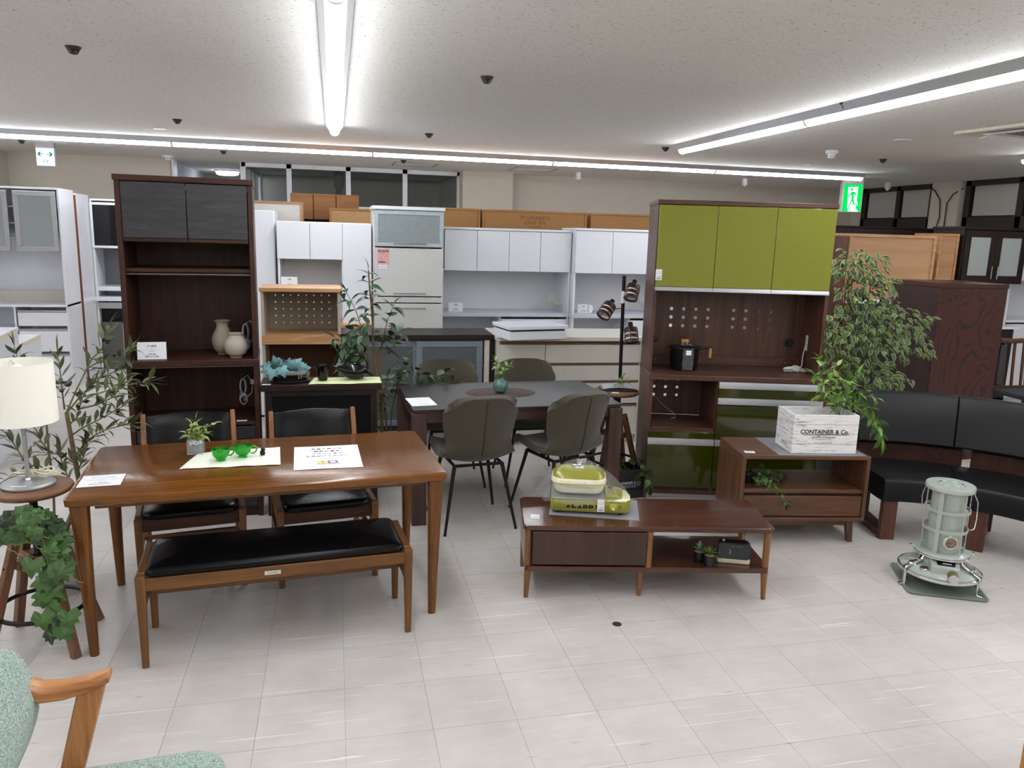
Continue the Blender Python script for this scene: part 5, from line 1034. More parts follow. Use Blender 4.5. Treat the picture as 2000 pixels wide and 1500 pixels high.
blob(1690, 520, 5.18, .17, 60, .13); blob(1655, 515, 5.16, .16, 34, .10); blob(1712, 558, 5.18, .15, 52, .12); blob(1668, 570, 5.2, .16, 44, .12); blob(1690, 618, 5.18, .24, 76, .16); blob(1640, 655, 5.18, .18, 66, .20); blob(1765, 630, 5.18, .20, 66, .14); blob(1700, 668, 5.16, .24, 96, .16); blob(1788, 668, 5.2, .13, 40, .16); blob(1630, 700, 5.2, .14, 40, .14); blob(1690, 730, 5.18, .24, 86, .14); blob(1740, 745, 5.22, .15, 40, .10); blob(1660, 775, 5.2, .18, 46, .10); blob(1625, 640, 5.2, .10, 30, .16); blob(1690, 820, 5.25, .2, 50, .10); blob(1730, 600, 5.2, .12, 24, .08)
for a in (((1690, 640), (1655, 590), (1640, 520)), ((1692, 620), (1700, 560), (1690, 500)), ((1695, 690), (1740, 650), (1790, 640)), ((1690, 720), (1650, 690), (1620, 650)), ((1690, 760), (1730, 740), (1760, 740))): pl.stem(pp(a, 5.2), .006, .003, M_fbark, 'branch')
pl.done()
# ------------------------------------------------------------ left: stool, lamp, ivy
def screw_stool(label, x, y, H_, r, foot, rz, ring_z, group=None, name='side_table', spread_top=.07, hub_z=.5):
    t = thing(name, label, 'side table', (x, y, 0), rz)
    obj('top', MB().lathe([(.0001, H_-.024), (r-.012, H_-.024), (r-.002, H_-.016), (r, H_-.008), (r-.003, H_-.001), (r-.008, H_), (.0001, H_)], 56), W_stool['X'], t, smooth=40)
    obj('screw_post', MB().lathe([(.0001, hub_z-.16), (.016, hub_z-.16), (.016, H_-.06), (.022, H_-.06), (.022, H_-.05), (.018, H_-.05), (.018, H_-.04), (.07, H_-.032), (.07, H_-.024), (.0001, H_-.024)], 20), M_black, t)
    for z, w_ in ((hub_z, .045), (hub_z-.12, .062)):
        obj('hub_block', MB().box(-w_-.03, -.022, z-.02, w_+.03, .022, z+.02).box(-.022, -w_-.03, z-.02, .022, w_+.03, z+.02), W_stool['X'], t, bev=.003)
    for k in range(4):
        a = PI/4+k*PI/2 if 0 else k*PI/2; c_, s_ = math.cos(a), math.sin(a); top_z = hub_z+.035; obj('leg', MB().bar((foot*c_, foot*s_, 0), (spread_top*c_, spread_top*s_, top_z), .034, .034, up=(c_, s_, 0)), W_stool['Z'], t, bev=.003)
        for z in (hub_z, hub_z-.12): f_ = spread_top+(foot-spread_top)*(1-z/top_z); obj('bolt', MB().cyl(((f_+.016)*c_, (f_+.016)*s_, z), ((f_+.021)*c_, (f_+.021)*s_, z), .006, n=10), M_black, t)
    rr = spread_top+(foot-spread_top)*(1-ring_z/(hub_z+.035)); rr -= .012; obj('foot_ring', MB().tube([(rr*math.cos(a), rr*math.sin(a), ring_z) for a in [i*2*PI/48 for i in range(48)]], .0095, 10, closed=True), M_black, t, smooth=60); return t
screw_stool('round walnut screw stool with black foot ring under the white lamp', -1.24, 3.41, .70, .155, .235, 45, .17, name='screw_stool')
c = (-1.258, 3.43, .70); t = thing('table_lamp', 'table lamp with cream drum shade and grey disc base on round stool', 'lamp', c)
M_lampgrey = plain('satin_grey_metal', (158, 160, 162), .4, metal=.5); M_shadef = plain('cream_lamp_fabric', (244, 241, 230), .8, var=.015, scale=200)
obj('base', MB().lathe([(.095, 0), (.100, .004), (.100, .010), (.094, .016), (.0001, .018)], 48), M_lampgrey, t, smooth=40); obj('base_ring', MB().lathe([(.013, .018), (.012, .028), (.009, .032)], 20), M_chrome, t); obj('pole', MB().cyl((0, 0, .018), (0, 0, .40), .0085, n=16), M_lampgrey, t, smooth=60)
zs, zt = .272, .52
obj('shade', MB().lathe([(.130, zs), (.127, zt), (.1245, zt), (.1275, zs), (.130, zs)], 64, cap=(False, False)), M_shadef, t, smooth=50); m = MB()
for a in (0, 2.1, 4.2): m.cyl((0, 0, .49), (.126*math.cos(a), .126*math.sin(a), .51), .0025, n=6)
obj('shade_ring', m, M_chrome, t); obj('socket', MB().lathe([(.017, .40), (.018, .46), (.014, .47)], 18), M_white, t); obj('bulb', MB().lathe([(.012, .46), (.014, .475), (.022, .49), (.020, .505), (.0001, .515)], 18), M_shadef, t, smooth=60)
obj('pull_chain', MB().tube([(-.03, -.02, .40), (-.03, -.02, .25)], .0012, 5), M_chrome, t); st = obj('label_sticker', B(-.028, -.0, 0, .028, .012, .0006), M_paper, t, loc=(-.012, -.078, .0172)); obj('lettering', MB().text('LAMP  ¥2,980', .008, Matrix.Translation((0, .006, .0008))), M_ink, st, smooth=0)
cord_bundle('clear bundled lamp cord lying on the grey lamp base', (-1.25, 3.475, .7185), 1.0, plain('clear_cord', (206, 202, 176), .35), 8, 8)
t = thing('ivy_pot', 'dark pot of trailing ivy hung under the stool top at left', 'plant', (-1.225, 3.30, .545)); iv = [lobed_me('ivy_leaf', s_, L_ivy, MAPLE, c_) for s_, c_ in ((.062, .3), (.070, .6), (.054, .1))]
obj('pot', MB().lathe([(.040, 0), (.054, .085), (.057, .088), (.05, .09), (.0001, .075)], 24), M_potb, t, smooth=50); pl = Plant(t, 4); pl.o = t.location.copy()
pl_paths = [([(62, 1012), (48, 1000), (25, 1005), (10, 1030), (5, 1050)], 3.18), ([(62, 1012), (85, 1006), (105, 1015), (112, 1035)], 3.16), ([(60, 1000), (75, 1030), (88, 1070), (95, 1110), (92, 1150), (98, 1185), (100, 1215), (97, 1238)], 3.13), ([(70, 1010), (100, 1050), (118, 1090), (112, 1130), (105, 1165)], 3.15), ([(65, 1010), (40, 1030), (28, 1055)], 3.14), ([(75, 1030), (110, 1040), (125, 1075), (122, 1100)], 3.17)]
for b_, Y in pl_paths:
    P_ = pp(b_, Y); pl.stem(P_, .0025, .0015, M_gstem, 'vine', 5); acc = 0
    for a, q in zip(P_[:-1], P_[1:]):
        for k in range(3):
            p = a.lerp(q, k/3+.2); th = pl.r.uniform(0, 2*PI); d = Vector((math.cos(th), -.2+.2*math.sin(th), -.55+.5*math.sin(th)))
            pl.leaf(pl.r.choice(iv), p, d, Vector((pl.r.uniform(-.5, .5), -1, pl.r.uniform(.1, .8))), pl.r.uniform(.7, 1.1))
for px, py in ((75, 1215), (112, 1240), (128, 1212), (58, 1110), (85, 1130), (122, 1120)): pl.leaf(iv[1], onY(px+4, py-14, 3.1), (rng.uniform(-.7, .7), -.1, -1), (0, -1, .2), 1.1)
m = MB()
for px, py in ((50, 1030), (12, 1070), (66, 1065), (118, 1118)): q = onY(px, py, 3.13)-t.location; m.tube([q+Vector((.010*k*.6+.004*math.cos(k*1.6), .004*math.sin(k*1.6), -.004*k)) for k in range(14)], .0011, 5)
obj('tendril', m, plain('tendril', (150, 150, 70), .7), t)
# ------------------------------------------------------------ things on the oak table
def on_table(px, py, z=.705): return fl(px, py, z)
rq = [fl(*q, .706) for q in ((350, 917), (548, 908), (547, 874), (388, 886))]
cloth('table_runner', 'cream linen runner under the green cups on the oak table', (0, 0, 0), 0, lambda u, v: tuple((rq[0].lerp(rq[1], u)).lerp(rq[3].lerp(rq[2], u), v)[i] for i in range(2))+(.7062+.0014*math.sin(7*u+3*v)**2+.001*math.sin(23*u)*(1-v)**2+.001,), 36, 14, M_linen, 'cloth')
c = on_table(382, 888); t = thing('glass_planter', 'clear glass cube planter with leafy sprigs on the oak table', 'planter', (c.x, c.y+.02, .708), 8); q = .035; h = .072
M_clear = glassy('clear_glass', (225, 232, 232), .02, .16)
m = MB()
for a in ((-q, -q, q, -q+.004), (-q, q-.004, q, q), (-q, -q+.004, -q+.004, q-.004), (q-.004, -q+.004, q, q-.004)): m.box(a[0], a[1], 0, a[2], a[3], h)
m.box(-q, -q, 0, q, q, .004); obj('glass_cube', m, M_clear, t); obj('soil', B(-q+.008, -q+.008, .006, q-.008, q-.008, .042), plain('peat', (70, 58, 50), .95, var=.3, scale=200), t, bev=.004)
m = MB(); rg = random.Random(2)
for k in range(60): x, y = rg.uniform(-q+.008, q-.008), rg.uniform(-q+.008, q-.008); z = .044+rg.uniform(0, .02); m.lathe([(.0001, -.0035), (.005, 0), (.0001, .0035)], 6, c=(x, y, z))
obj('white_pebbles', m, M_white, t, kind='stuff')
sl_ = [leaf_me('sprig_leaf', .042, .020, leafmat('sprig_leaf', (52, 78, 34), (168, 184, 92), margin=(170, 182, 110)), OVATE, c_, .12) for c_ in (.2, .5)]; pl = Plant(t, 9); pl.o = Vector((0, 0, 0)); base = t.location.copy(); pl.o = base
for b_ in ([(382, 862), (381, 840), (383, 818)], [(384, 862), (392, 846), (405, 832), (416, 828)], [(380, 862), (372, 850), (364, 846)], [(383, 862), (388, 850), (394, 843)], [(379, 862), (376, 842), (374, 832)], [(386, 862), (398, 850), (404, 846)]): P_ = pp(b_, base.y); pl.stem(P_, .0018, .001, M_gstem, 'stem', 5); pl.along(P_, sl_, .019, (.7, 1.15), (35, 75), .15)
t.rotation_euler = (0, 0, 0)
M_gglass = plain('green_glass', (20, 205, 36), .04, trans=.85, spec=.6, var=.01)
def cup(label, c, rz):
    t = thing('cup', label, 'cup', c, rz, 'green glass cups on the linen runner')
    obj('bowl', MB().lathe([(.020, 0), (.022, .003), (.017, .010), (.024, .014), (.036, .028), (.041, .048), (.0425, .058), (.041, .059), (.039, .048), (.034, .029), (.022, .017), (.0001, .014)], 40), M_gglass, t, smooth=60)
    obj('handle', MB().tube([(.040, 0, .050), (.054, 0, .053), (.064, 0, .044), (.060, 0, .028), (.046, 0, .018), (.034, 0, .022)], [.004, .004, .0045, .004, .004, .0035], 8), M_gglass, t, smooth=60)
c = on_table(431, 903); cup('green glass teacup on linen runner, left, handle behind right', (c.x, c.y+.015, .7085), 30); c = on_table(474, 896); cup('green glass teacup on linen runner, right, handle out to right', (c.x, c.y+.015, .7085), -2)
c = on_table(513, 891); t = thing('tea_strainer', 'black knobbed tea strainer leaning on the linen runner', 'utensil', (c.x, c.y, .712), 20); obj('knob', MB().lathe([(.0001, -.012), (.010, -.010), (.013, 0), (.010, .010), (.0001, .012)], 18, c=(0, 0, .010)).lathe([(.0001, -.006), (.009, -.004), (.011, 0), (.007, .008), (.0001, .009)], 16, c=(.003, 0, .026)), M_black, t, smooth=60); obj('rod', MB().cyl((-.004, .004, .03), (-.035, .02, .045), .0012, n=6), M_chrome, t)
pr_ = [fl(*q, .7055) for q in ((577, 921), (714, 914), (695, 866), (570, 874))]; c = sum(pr_, Vector())/4; a = math.atan2(pr_[1].y-pr_[0].y, pr_[1].x-pr_[0].x)
t = thing('notice_sheet', 'large white printed paper notice lying on the oak table', 'notice', (c.x, c.y, .7055), math.degrees(a)); w2, h2 = .31, .385
obj('sheet', MB().grid(lambda u, v: (-w2/2+w2*u, -h2/2+h2*v, .0012+.0009*math.sin(40*v+3*u)*math.sin(3*u+1)), 12, 40), plain('paper_sheet', (238, 240, 248), .5, var=.004), t, smooth=60)
m = MB()
for k, s_ in enumerate(('家具の購入を', 'ご検討の場合、', 'スタッフまで', 'お声がけください')): m.text(s_, .0225, Matrix.Translation((0, .135-.042*k, .0032)), bold=.0004, space=1.28)
m.text('トレ.ファク', .019, Matrix.Translation((.003, -.128, .0032)), bold=.0004, space=1.1); obj('lettering', m, M_ink, t, smooth=0)
lg = obj('logo', MB().box(-.048, -.112, .0026, .046, -.072, .003), plain('logo_pink', (240, 160, 160), .6), t, smooth=0); obj('yellow_panel', MB().box(-.046, -.110, .003, -.002, -.078, .0034), plain('logo_yellow', (244, 226, 90), .6), lg, smooth=0); obj('blue_panel', MB().box(.0, -.110, .003, .044, -.076, .0034), plain('logo_blue', (96, 92, 176), .6), lg, smooth=0); obj('white_panel', MB().box(.009, -.106, .0034, .034, -.086, .0037), M_paper, lg, smooth=0); obj('logo_letter', MB().text('T', .03, Matrix.Translation((-.024, -.094, .0037)), bold=.001), plain('logo_brown', (120, 96, 30), .6), lg, smooth=0)
cq = [fl(*q, .706) for q in ((151, 958), (237, 954), (243, 922), (163, 926))]; c = sum(cq, Vector())/4
price_card('white price card with grey corner print on the oak table, left end', (c.x, c.y, .709), (0, 0, R(5)), .165, .215*.72, 'ダイニング5点', '￥148,000', '(税込￥162,800)', '中古', name='price_card')
# ------------------------------------------------------------ things on the slate table
c = fl(978, 767, .733); t = thing('placemat', 'oval brown woven placemat on the slate table', 'placemat', (c.x, c.y, .733), 0)
M_mat, nt_, b__ = mat_base('woven_strips'); v_ = coords(nt_, 'Object', (60, 60, 1)); n_ = N(nt_, 'ShaderNodeTexBrick', Scale=1.0); n_.inputs['Color1'].default_value = lin((84, 54, 48)); n_.inputs['Color2'].default_value = lin((64, 44, 42)); n_.inputs['Mortar'].default_value = lin((40, 30, 30)); n_.inputs['Mortar Size'].default_value = .06; n_.inputs['Row Height'].default_value = .35; nt_.links.new(v_, n_.inputs[0]); nt_.links.new(n_.outputs[0], b__.inputs['Base Color']); b__.inputs['Roughness'].default_value = .7
obj('mat', MB().lathe([(.001, .0), (.235, .0), (.238, .0015), (.235, .003), (.001, .003)], 56, sx=1, sy=.66), M_mat, t)
c = fl(977, 766, .7365); t = thing('vase', 'small round blue green glass vase with a leafy sprig on placemat', 'vase', (c.x, c.y, .7365)); M_teal = plain('teal_glass', (96, 132, 126), .15, trans=.25, var=.2, scale=60)
obj('body', MB().lathe([(.024, 0), (.044, .015), (.052, .045), (.044, .075), (.020, .090), (.016, .098), (.020, .104), (.014, .104), (.012, .095), (.0001, .09)], 36), M_teal, t, smooth=60); pl = Plant(t, 13); sp2 = [leaf_me('sprig_leaf', .045, .026, L_green, ROUND, .3, .1)]
for b_ in ([(977, 742), (975, 725), (968, 708), (964, 698)], [(978, 742), (982, 728), (990, 716), (996, 710)], [(977, 742), (980, 735), (985, 728)], [(976, 742), (971, 726), (970, 714)]): P_ = pp(b_, c.y); pl.stem(P_, .0016, .001, M_gstem, 'stem', 5); pl.along(P_, sp2, .024, (.6, 1.0), (35, 75), .25)
cq = [fl(*q, .734) for q in ((800, 796), (849, 792), (844, 775), (795, 777))]; c = sum(cq, Vector())/4; price_card('white price card lying on the left end of the slate table', (c.x, c.y, .7355), (0, 0, R(6)), .158, .235, '食卓5点', '￥59,800', '(税込￥65,780)', 'セット')
# ------------------------------------------------------------ lamp table and spot lamp by the green cabinet
screw_stool('small round screw table beside the green cabinet, magazine on top', 1.968, 5.125, .70, .166, .23, 45, .185, name='screw_table')
c = fl(1214, 762, .702); t = thing('magazine', 'thick magazine lying open on the small round screw table', 'magazine', (c.x-.01, c.y+.03, .7005), -10)
obj('cover', B(-.135, -.075, 0, .125, .085, .012), plain('dark_cover', (44, 36, 38), .3), t, bev=.004); obj('pages', MB().grid(lambda u, v: (-.12+.24*u, -.06+.15*v, .013+.014*math.sin(PI*u)**.7*(1-.3*u)+.004*v), 14, 6), plain('pages', (176, 178, 186), .5, var=.15, scale=90), t, smooth=60)
t = thing('sprig', 'green artificial leaf sprig lying on the magazine', 'plant', (c.x+.01, c.y+.02, .725)); pl = Plant(t, 17); sp3 = [leaf_me('sprig_leaf', .05, .024, L_green, ROUND, .3, .1)]
for b_ in ([(1208, 752), (1204, 746), (1199, 742)], [(1209, 752), (1214, 744), (1217, 737)], [(1210, 752), (1218, 748), (1224, 745)], [(1209, 753), (1212, 760), (1215, 763)]): P_ = pp(b_, c.y+.02); pl.stem(P_, .0014, .001, M_gstem, 'stem', 5); pl.along(P_, sp3, .02, (.6, .95), (40, 80), .2)
c = fl(1202, 767, .7005); sl = thing('slip', 'white slip on the front of the small round screw table', 'price card', (c.x, c.y, .7006), -10); obj('card', B(-.024, -.02, 0, .024, .02, .001), M_paper, sl); obj('lettering', MB().text('¥6,980', .012, Matrix.Translation((0, 0, .0014))), M_ink, sl, smooth=0)
t = thing('spot_lamp', 'black pole floor lamp with three slotted brown wooden spot shades', 'floor lamp', (2.13, 5.45, 0)); top = onY(1219, 538, 5.45)-t.location
obj('base', MB().lathe([(.13, 0), (.13, .016), (.122, .022), (.0001, .024)], 40), M_black, t); obj('pole', MB().cyl((0, 0, .02), top, .0135, n=14), M_black, t, smooth=60); pos = lambda z: Vector((top.x*(z-.02)/(top.z-.02), top.y*(z-.02)/(top.z-.02), z))
obj('pole_label', MB().cyl(pos(1.30), pos(1.39), .0142, n=14), M_paper, t)
M_bent = wood('bent_wood', (48, 22, 11), (80, 40, 22), 'X', .3); M_in = plain('shade_chrome_gap', (236, 237, 240), .3); M_dkin = plain('shade_inside', (16, 12, 10), .4)
for px, py, dx, dz, zz in ((1234, 572, -.35, -.86, 1.41), (1184, 607, -.62, -.72, 1.26), (1233, 656, -.02, -1, 1.10)):
    c = onY(px, py, 5.42)-t.location; ax = Vector((dx, -.42, dz)).normalized(); h_ = obj('spot_head', MB().lathe([(.018, -.105), (.019, -.075), (.024, -.07)], 20), M_black, t)
    Mx = ax.to_track_quat('Z', 'Y').to_matrix().to_4x4(); Mx.translation = c; h_.matrix_basis = Mx
    obj('shade', MB().lathe([(.022, -.068), (.048, -.062), (.052, -.05), (.053, -.020), (.049, -.020), (.047, -.05), (.022, -.06)], 32, cap=(False, False)), M_bent, h_, smooth=50)
    obj('shade_band', MB().lathe([(.053, -.007), (.053, .018), (.049, .018), (.049, -.007), (.053, -.007)], 32, cap=(False, False)), M_bent, h_, smooth=50); obj('shade_band', MB().lathe([(.053, .031), (.053, .052), (.049, .052), (.049, .031), (.053, .031)], 32, cap=(False, False)), M_bent, h_, smooth=50)
    m = MB()
    for k in range(4): a = k*PI/2+.5; m.cyl((.050*math.cos(a), .050*math.sin(a), -.05), (.050*math.cos(a), .050*math.sin(a), .05), .003, n=6)
    obj('rib', m, M_bent, h_); obj('reflector', MB().lathe([(.0485, -.035), (.0485, .036)], 28, cap=(False, False)), M_in, h_); obj('bulb', MB().lathe([(.016, -.06), (.018, -.03), (.030, -.005), (.024, .012), (.0001, .02)], 18), M_cap, h_, smooth=60)
    obj('joint_arm', MB().tube([pos(zz), (pos(zz)+c)/2+Vector((0, 0, .006)), c-ax*.07], .005, 8), M_chrome, t)
# black crate with pothos on the floor
c = fl(1256, 972, 0); t = thing('black_crate', 'black wooden storage crate with white lettering by the green cabinet', 'crate', (c.x-.25, c.y-.03, 0), 8); M_crb = plain('black_crate_wood', (22, 22, 24), .6)
W_, Dp, H_ = .255, .19, .21; th = .014
for k in range(3):
    z = k*.07
    for y in (0, Dp-th): bx('plank', t, M_crb, 0, y, z+.001, W_, y+th, z+.068)
    for x in (0, W_-th):
        if k < 2: bx('plank', t, M_crb, x, th, z+.001, x+th, Dp-th, z+.068)
for x in (0, W_-th): bx('plank', t, M_crb, x, th, .141, x+th, .075, .208); bx('plank', t, M_crb, x, Dp-.075, .141, x+th, Dp-th, .208); bx('plank', t, M_crb, x, .075, .186, x+th, Dp-.075, .208)
bx('bottom_board', t, M_crb, th, th, .002, W_-th, Dp-th, .014); M_wt = plain('white_print', (206, 206, 206), .7)
m = MB().text('CONTAINER & Co.', .025, Matrix.Translation((W_*.5, -.0006, .115)) @ Matrix.Rotation(PI/2, 4, 'X'), bold=.0006).text('NATURAL STORAGE BOX', .011, Matrix.Translation((W_*.5, -.0006, .085)) @ Matrix.Rotation(PI/2, 4, 'X')); m.box(.03, -.0009, .096, .23, -.0003, .098); obj('lettering', m, M_wt, t, smooth=0)
CB = t; c = t_world(CB, (.127, .095, .014)); t = thing('pothos', 'dark green trailing pothos standing in the black crate', 'plant', c); obj('pot', MB().lathe([(.045, 0), (.06, .12), (.055, .12), (.0001, .10)], 20), M_blackpl, t); pl = Plant(t, 6); po = [leaf_me('pothos_leaf', .085, .06, L_dkg, ROUND, c_, .12) for c_ in (.3, .6)]
for b_, Y in (([(1225, 945), (1220, 925), (1208, 905), (1195, 900)], 4.85), ([(1230, 945), (1236, 920), (1240, 905), (1250, 898)], 4.85), ([(1232, 945), (1250, 922), (1268, 918), (1280, 916)], 4.78), ([(1235, 940), (1258, 925), (1268, 940), (1270, 952)], 4.75), ([(1222, 945), (1210, 930), (1200, 925)], 4.8), ([(1228, 945), (1228, 925), (1226, 912)], 4.9)): P_ = pp(b_, Y); pl.stem(P_, .002, .0015, M_gstem, 'stem', 5); pl.along(P_, po, .05, (.6, 1.0), (40, 85), .2, pair=False); pl.along(P_, po, .05, (.6, 1.0), (40, 85), .3, pair=False)
# ------------------------------------------------------------ things on the TV board
def tbp(px, py, z): return fl(px, py, z)
sq = [fl(*q, .389) for q in ((1072, 1005), (1247, 1017))]; a = math.degrees(math.atan2(sq[1].y-sq[0].y, sq[1].x-sq[0].x)); t = thing('grey_sheet', 'grey plastic sheet under the green stove on the TV board', 'mat', (sq[0].x, sq[0].y, .3885), a); obj('sheet', B(0, 0, 0, .455, .30, .0012), plain('grey_vinyl', (140, 142, 150), .35), t)
SA = a; t = thing('camp_stove', 'olive green gas stove with lidded cream pan in clear wrap', 'stove', (sq[0].x+.012, sq[0].y+.02, .390), a+3); M_gst = plain('stove_green', (142, 140, 48), .3, coat=.3); M_cream2 = plain('cream_enamel', (222, 216, 184), .2, coat=.4)
poly = [(.012, 0), (.33, 0), (.362, .008), (.385, .04), (.39, .12), (.375, .2), (.34, .25), (.30, .27), (.02, .27), (0, .25), (0, .015)]
SCL = 1.06; SY = .94; poly = [(x*SCL, y*SY) for x, y in poly]
rl = lambda z, q: [(.19*SCL+(x-.19*SCL)*q, .13*SY+(y-.13*SY)*q, z) for x, y in poly]
obj('body', MB().ring_loft([rl(.014, .97), rl(.020, 1), rl(.066, 1), rl(.076, .985)]), M_gst, t, smooth=40)
obj('top_plate', MB().prism([(x*SCL, y*SY) for x, y in [(.008, .006), (.255, .006), (.255, .262), (.008, .262)]], .0765, .083, 'xy'), plain('silver_plate2', (150, 152, 156), .35, metal=.6), t, bev=.002)
obj('gas_hatch', MB().hexa([(x*SCL, y*SY, z) for x, y, z in [(.262, .06, .076), (.345, .05, .076), (.36, .21, .076), (.262, .24, .076), (.265, .065, .098), (.33, .07, .085), (.345, .19, .085), (.265, .235, .098)]]), M_gst, t, bev=.004); obj('hatch_hole', MB().cyl((.31, .17, .088), (.31, .17, .0965), .013, n=20), M_black, t)
pan = lambda z, q, r_: [(.142+x, .128+y, z) for x, y in rrect(-.134-q, -.098-q, .134+q, .098+q, r_, 6)]
obj('pan', MB().ring_loft([pan(.092, -.025, .04), pan(.098, -.012, .05), pan(.115, -.004, .055), pan(.14, 0, .058), pan(.143, .005, .06), pan(.147, .005, .06)]), M_cream2, t, smooth=50); obj('lid_rim', MB().ring_loft([pan(.150, .006, .06), pan(.152, .009, .062), pan(.172, .007, .062), pan(.176, .004, .06), pan(.176, 0, .058)]), M_cream2, t, smooth=50)
obj('lid', MB().ring_loft([pan(.1755, .002, .058), pan(.190, -.006, .06), pan(.205, -.025, .055), pan(.216, -.05, .04), pan(.220, -.08, .015)]), M_gst, t, smooth=60)
o = obj('lid_knob', MB().lathe([(.036, .218), (.034, .224), (.012, .227), (.010, .234), (.018, .243), (.016, .252), (.0001, .256)], 28, c=(.142, .128, 0)), M_chrome, t, smooth=50)
for x, y in ((.04, .03), (.36, .03), (.04, .21), (.34, .21)): obj('foot', MB().lathe([(.010, 0), (.011, .014)], 14, c=(x, y, 0)), M_black, t)
kn = obj('ignition_knob', MB().lathe([(.021, 0), (.021, .006), (.016, .010), (.015, .022), (.011, .025), (.0001, .025)], 24), plain('brass_green', (170, 166, 70), .25, metal=.4), t, loc=(.318, .0008, .045), rot=(R(90), 0, 0)); obj('knob_cap', MB().cyl((0, 0, .025), (0, 0, .027), .006, n=14), M_cream2, kn)
for k in range(6): a_ = k*PI/3; obj('knob_lobe', MB().cyl((.013*math.cos(a_), .013*math.sin(a_), .008), (.013*math.cos(a_), .013*math.sin(a_), .023), .005, n=10), D.materials['brass_green'], kn)
# stencil lettering built from wedges and slabs
m = MB(); x = .078; z0_, hh, ww = .033, .021, .0255
def blk(pts): m.prism([(x+px*ww, z0_+pz*hh) for px, pz in pts], -.0012, .0004, 'xz')
for ch in 'ALADDIN':
    if ch == 'A': blk([(0, 0), (.42, 0), (.5, .28), (.58, 0), (1, 0), (.5, 1)])
    elif ch == 'L': blk([(0, 0), (.95, 0), (.95, .34), (.5, .34), (.5, .5), (.42, .5), (.42, 1), (0, 1)])
    elif ch == 'D': blk([(.0, 0), (.40, 0), (.40, 1), (0, 1)]); blk([(.46, 0)]+[(.46+.5*math.cos(R(q)), .5+.5*math.sin(R(q))) for q in range(-80, 81, 20)]+[(.46, 1), (.46, .62), (.6, .5), (.46, .38)])
    elif ch == 'I': blk([(.25, 0), (.7, 0), (.7, 1), (.25, 1)])
    else: blk([(0, 0), (.38, 0), (.38, .62), (.1, 1), (0, 1)]); blk([(.45, .55), (.6, 0), (1, 0), (1, 1), (.62, 1), (.62, .5), (.2, 1)])
    x += .0292 if ch != 'I' else .024
obj('lettering', m, M_black, t, smooth=0); obj('fine_print', MB().text('CASSETTE GAS STOVE', .0055, Matrix.Translation((.32, -.0002, .071)) @ Matrix.Rotation(PI/2, 4, 'X')).text('♨', .014, Matrix.Translation((.352, .0002, .05)) @ Matrix.Rotation(PI/2, 4, 'X')), M_darkgrey, t, smooth=0)
lb = thing('price_tag', 'long white price tag stuck on the front of the camp stove', 'price card', t_world(t, (.256, -.0022, .052)), 0); lb.rotation_euler = (R(90), 0, t.rotation_euler.z); tag_art(lb, .036, .066, '￥9,980')
# clear film draped over the pan, pinned at the lid knob
def drape(u, v):
    a = u*2*PI; rr_ = v; ex = .195+.02*math.sin(5*a)+.012*math.sin(11*a); ey = .142+.016*math.sin(7*a+1); sx_ = abs(math.cos(a))**.6*(1 if math.cos(a) >= 0 else -1); sy_ = abs(math.sin(a))**.6*(1 if math.sin(a) >= 0 else -1)
    z = .2585-.20*rr_**1.7+.006*math.sin(9*a)*rr_; 
    return (.142+sx_*ex*rr_*1.05*(1.0 if sx_ < 0 else 1.2), .128+sy_*ey*rr_, max(z, .03))
obj('plastic_wrap', MB().grid(drape, 48, 10), glassy('stove_wrap', (235, 238, 240), .12, .085), t, smooth=60)
for px, py, s_, lb in ((1045, 1009, .055, 'white slip on the left corner of the TV board'),):
    c = fl(px, py, .3885); sl = thing('slip', lb, 'price card', (c.x, c.y, .3886), -14); obj('card', B(-.022, -.03, 0, .022, .03, .001), M_paper, sl); obj('lettering', MB().text('テレビ台', .009, Matrix.Translation((0, .012, .0014))).text('¥19,800', .010, Matrix.Translation((0, -.014, .0014)), bold=.0002), M_ink, sl, smooth=0)
c = fl(1464, 883, .552); sl = thing('slip', 'white slip on the walnut stand beside the white crate', 'price card', (c.x, c.y, .5522), -16); obj('card', B(-.03, -.02, 0, .03, .02, .001), M_paper, sl); obj('lettering', MB().text('¥24,800', .011, Matrix.Translation((0, -.005, .0014))).text('TVボード', .008, Matrix.Translation((0, .009, .0014))), M_ink, sl, smooth=0)
# clock and succulents on the lower shelf
zt_ = .1765; c = fl(1432, 1101, zt_); t = thing('desk_clock', 'black faced rounded desk clock with cream base on the lower shelf', 'clock', (c.x, c.y, zt_), -22); t.scale = (1.14, 1.14, 1.14)
obj('base', MB().ring_loft([[(x, y, z) for x, y in rrect(-.073, 0, .073, .05, .012, 4)] for z in (0, .02)]), plain('cream_clock', (196, 184, 160), .5), t, bev=.003); obj('body', MB().ring_loft([[(x, .004+y*.35+.0, .018+z) if 0 else (x, y_, z+.018) for x, z in rrect(-.074, 0, .074, .078, .022, 5)] for y_ in (.002, .05)]), M_blackpl, t, bev=.005)
obj('face', MB().prism(rrect(-.068, .024, .068, .09, .017, 5), -.001, .002, 'xz'), plain('clock_face', (30, 32, 36), .12), t); obj('digits', MB().text('3', .030, Matrix.Translation((-.018, -.0016, .054)) @ Matrix.Rotation(PI/2, 4, 'X')).text('RADIO CONTROLLED', .0055, Matrix.Translation((.008, -.0016, .082)) @ Matrix.Rotation(PI/2, 4, 'X')), plain('lcd_grey', (120, 122, 126), .5), t, smooth=0); obj('snooze_button', B(-.052, .02, .096, -.04, .03, .101), M_cream2, t, bev=.002)
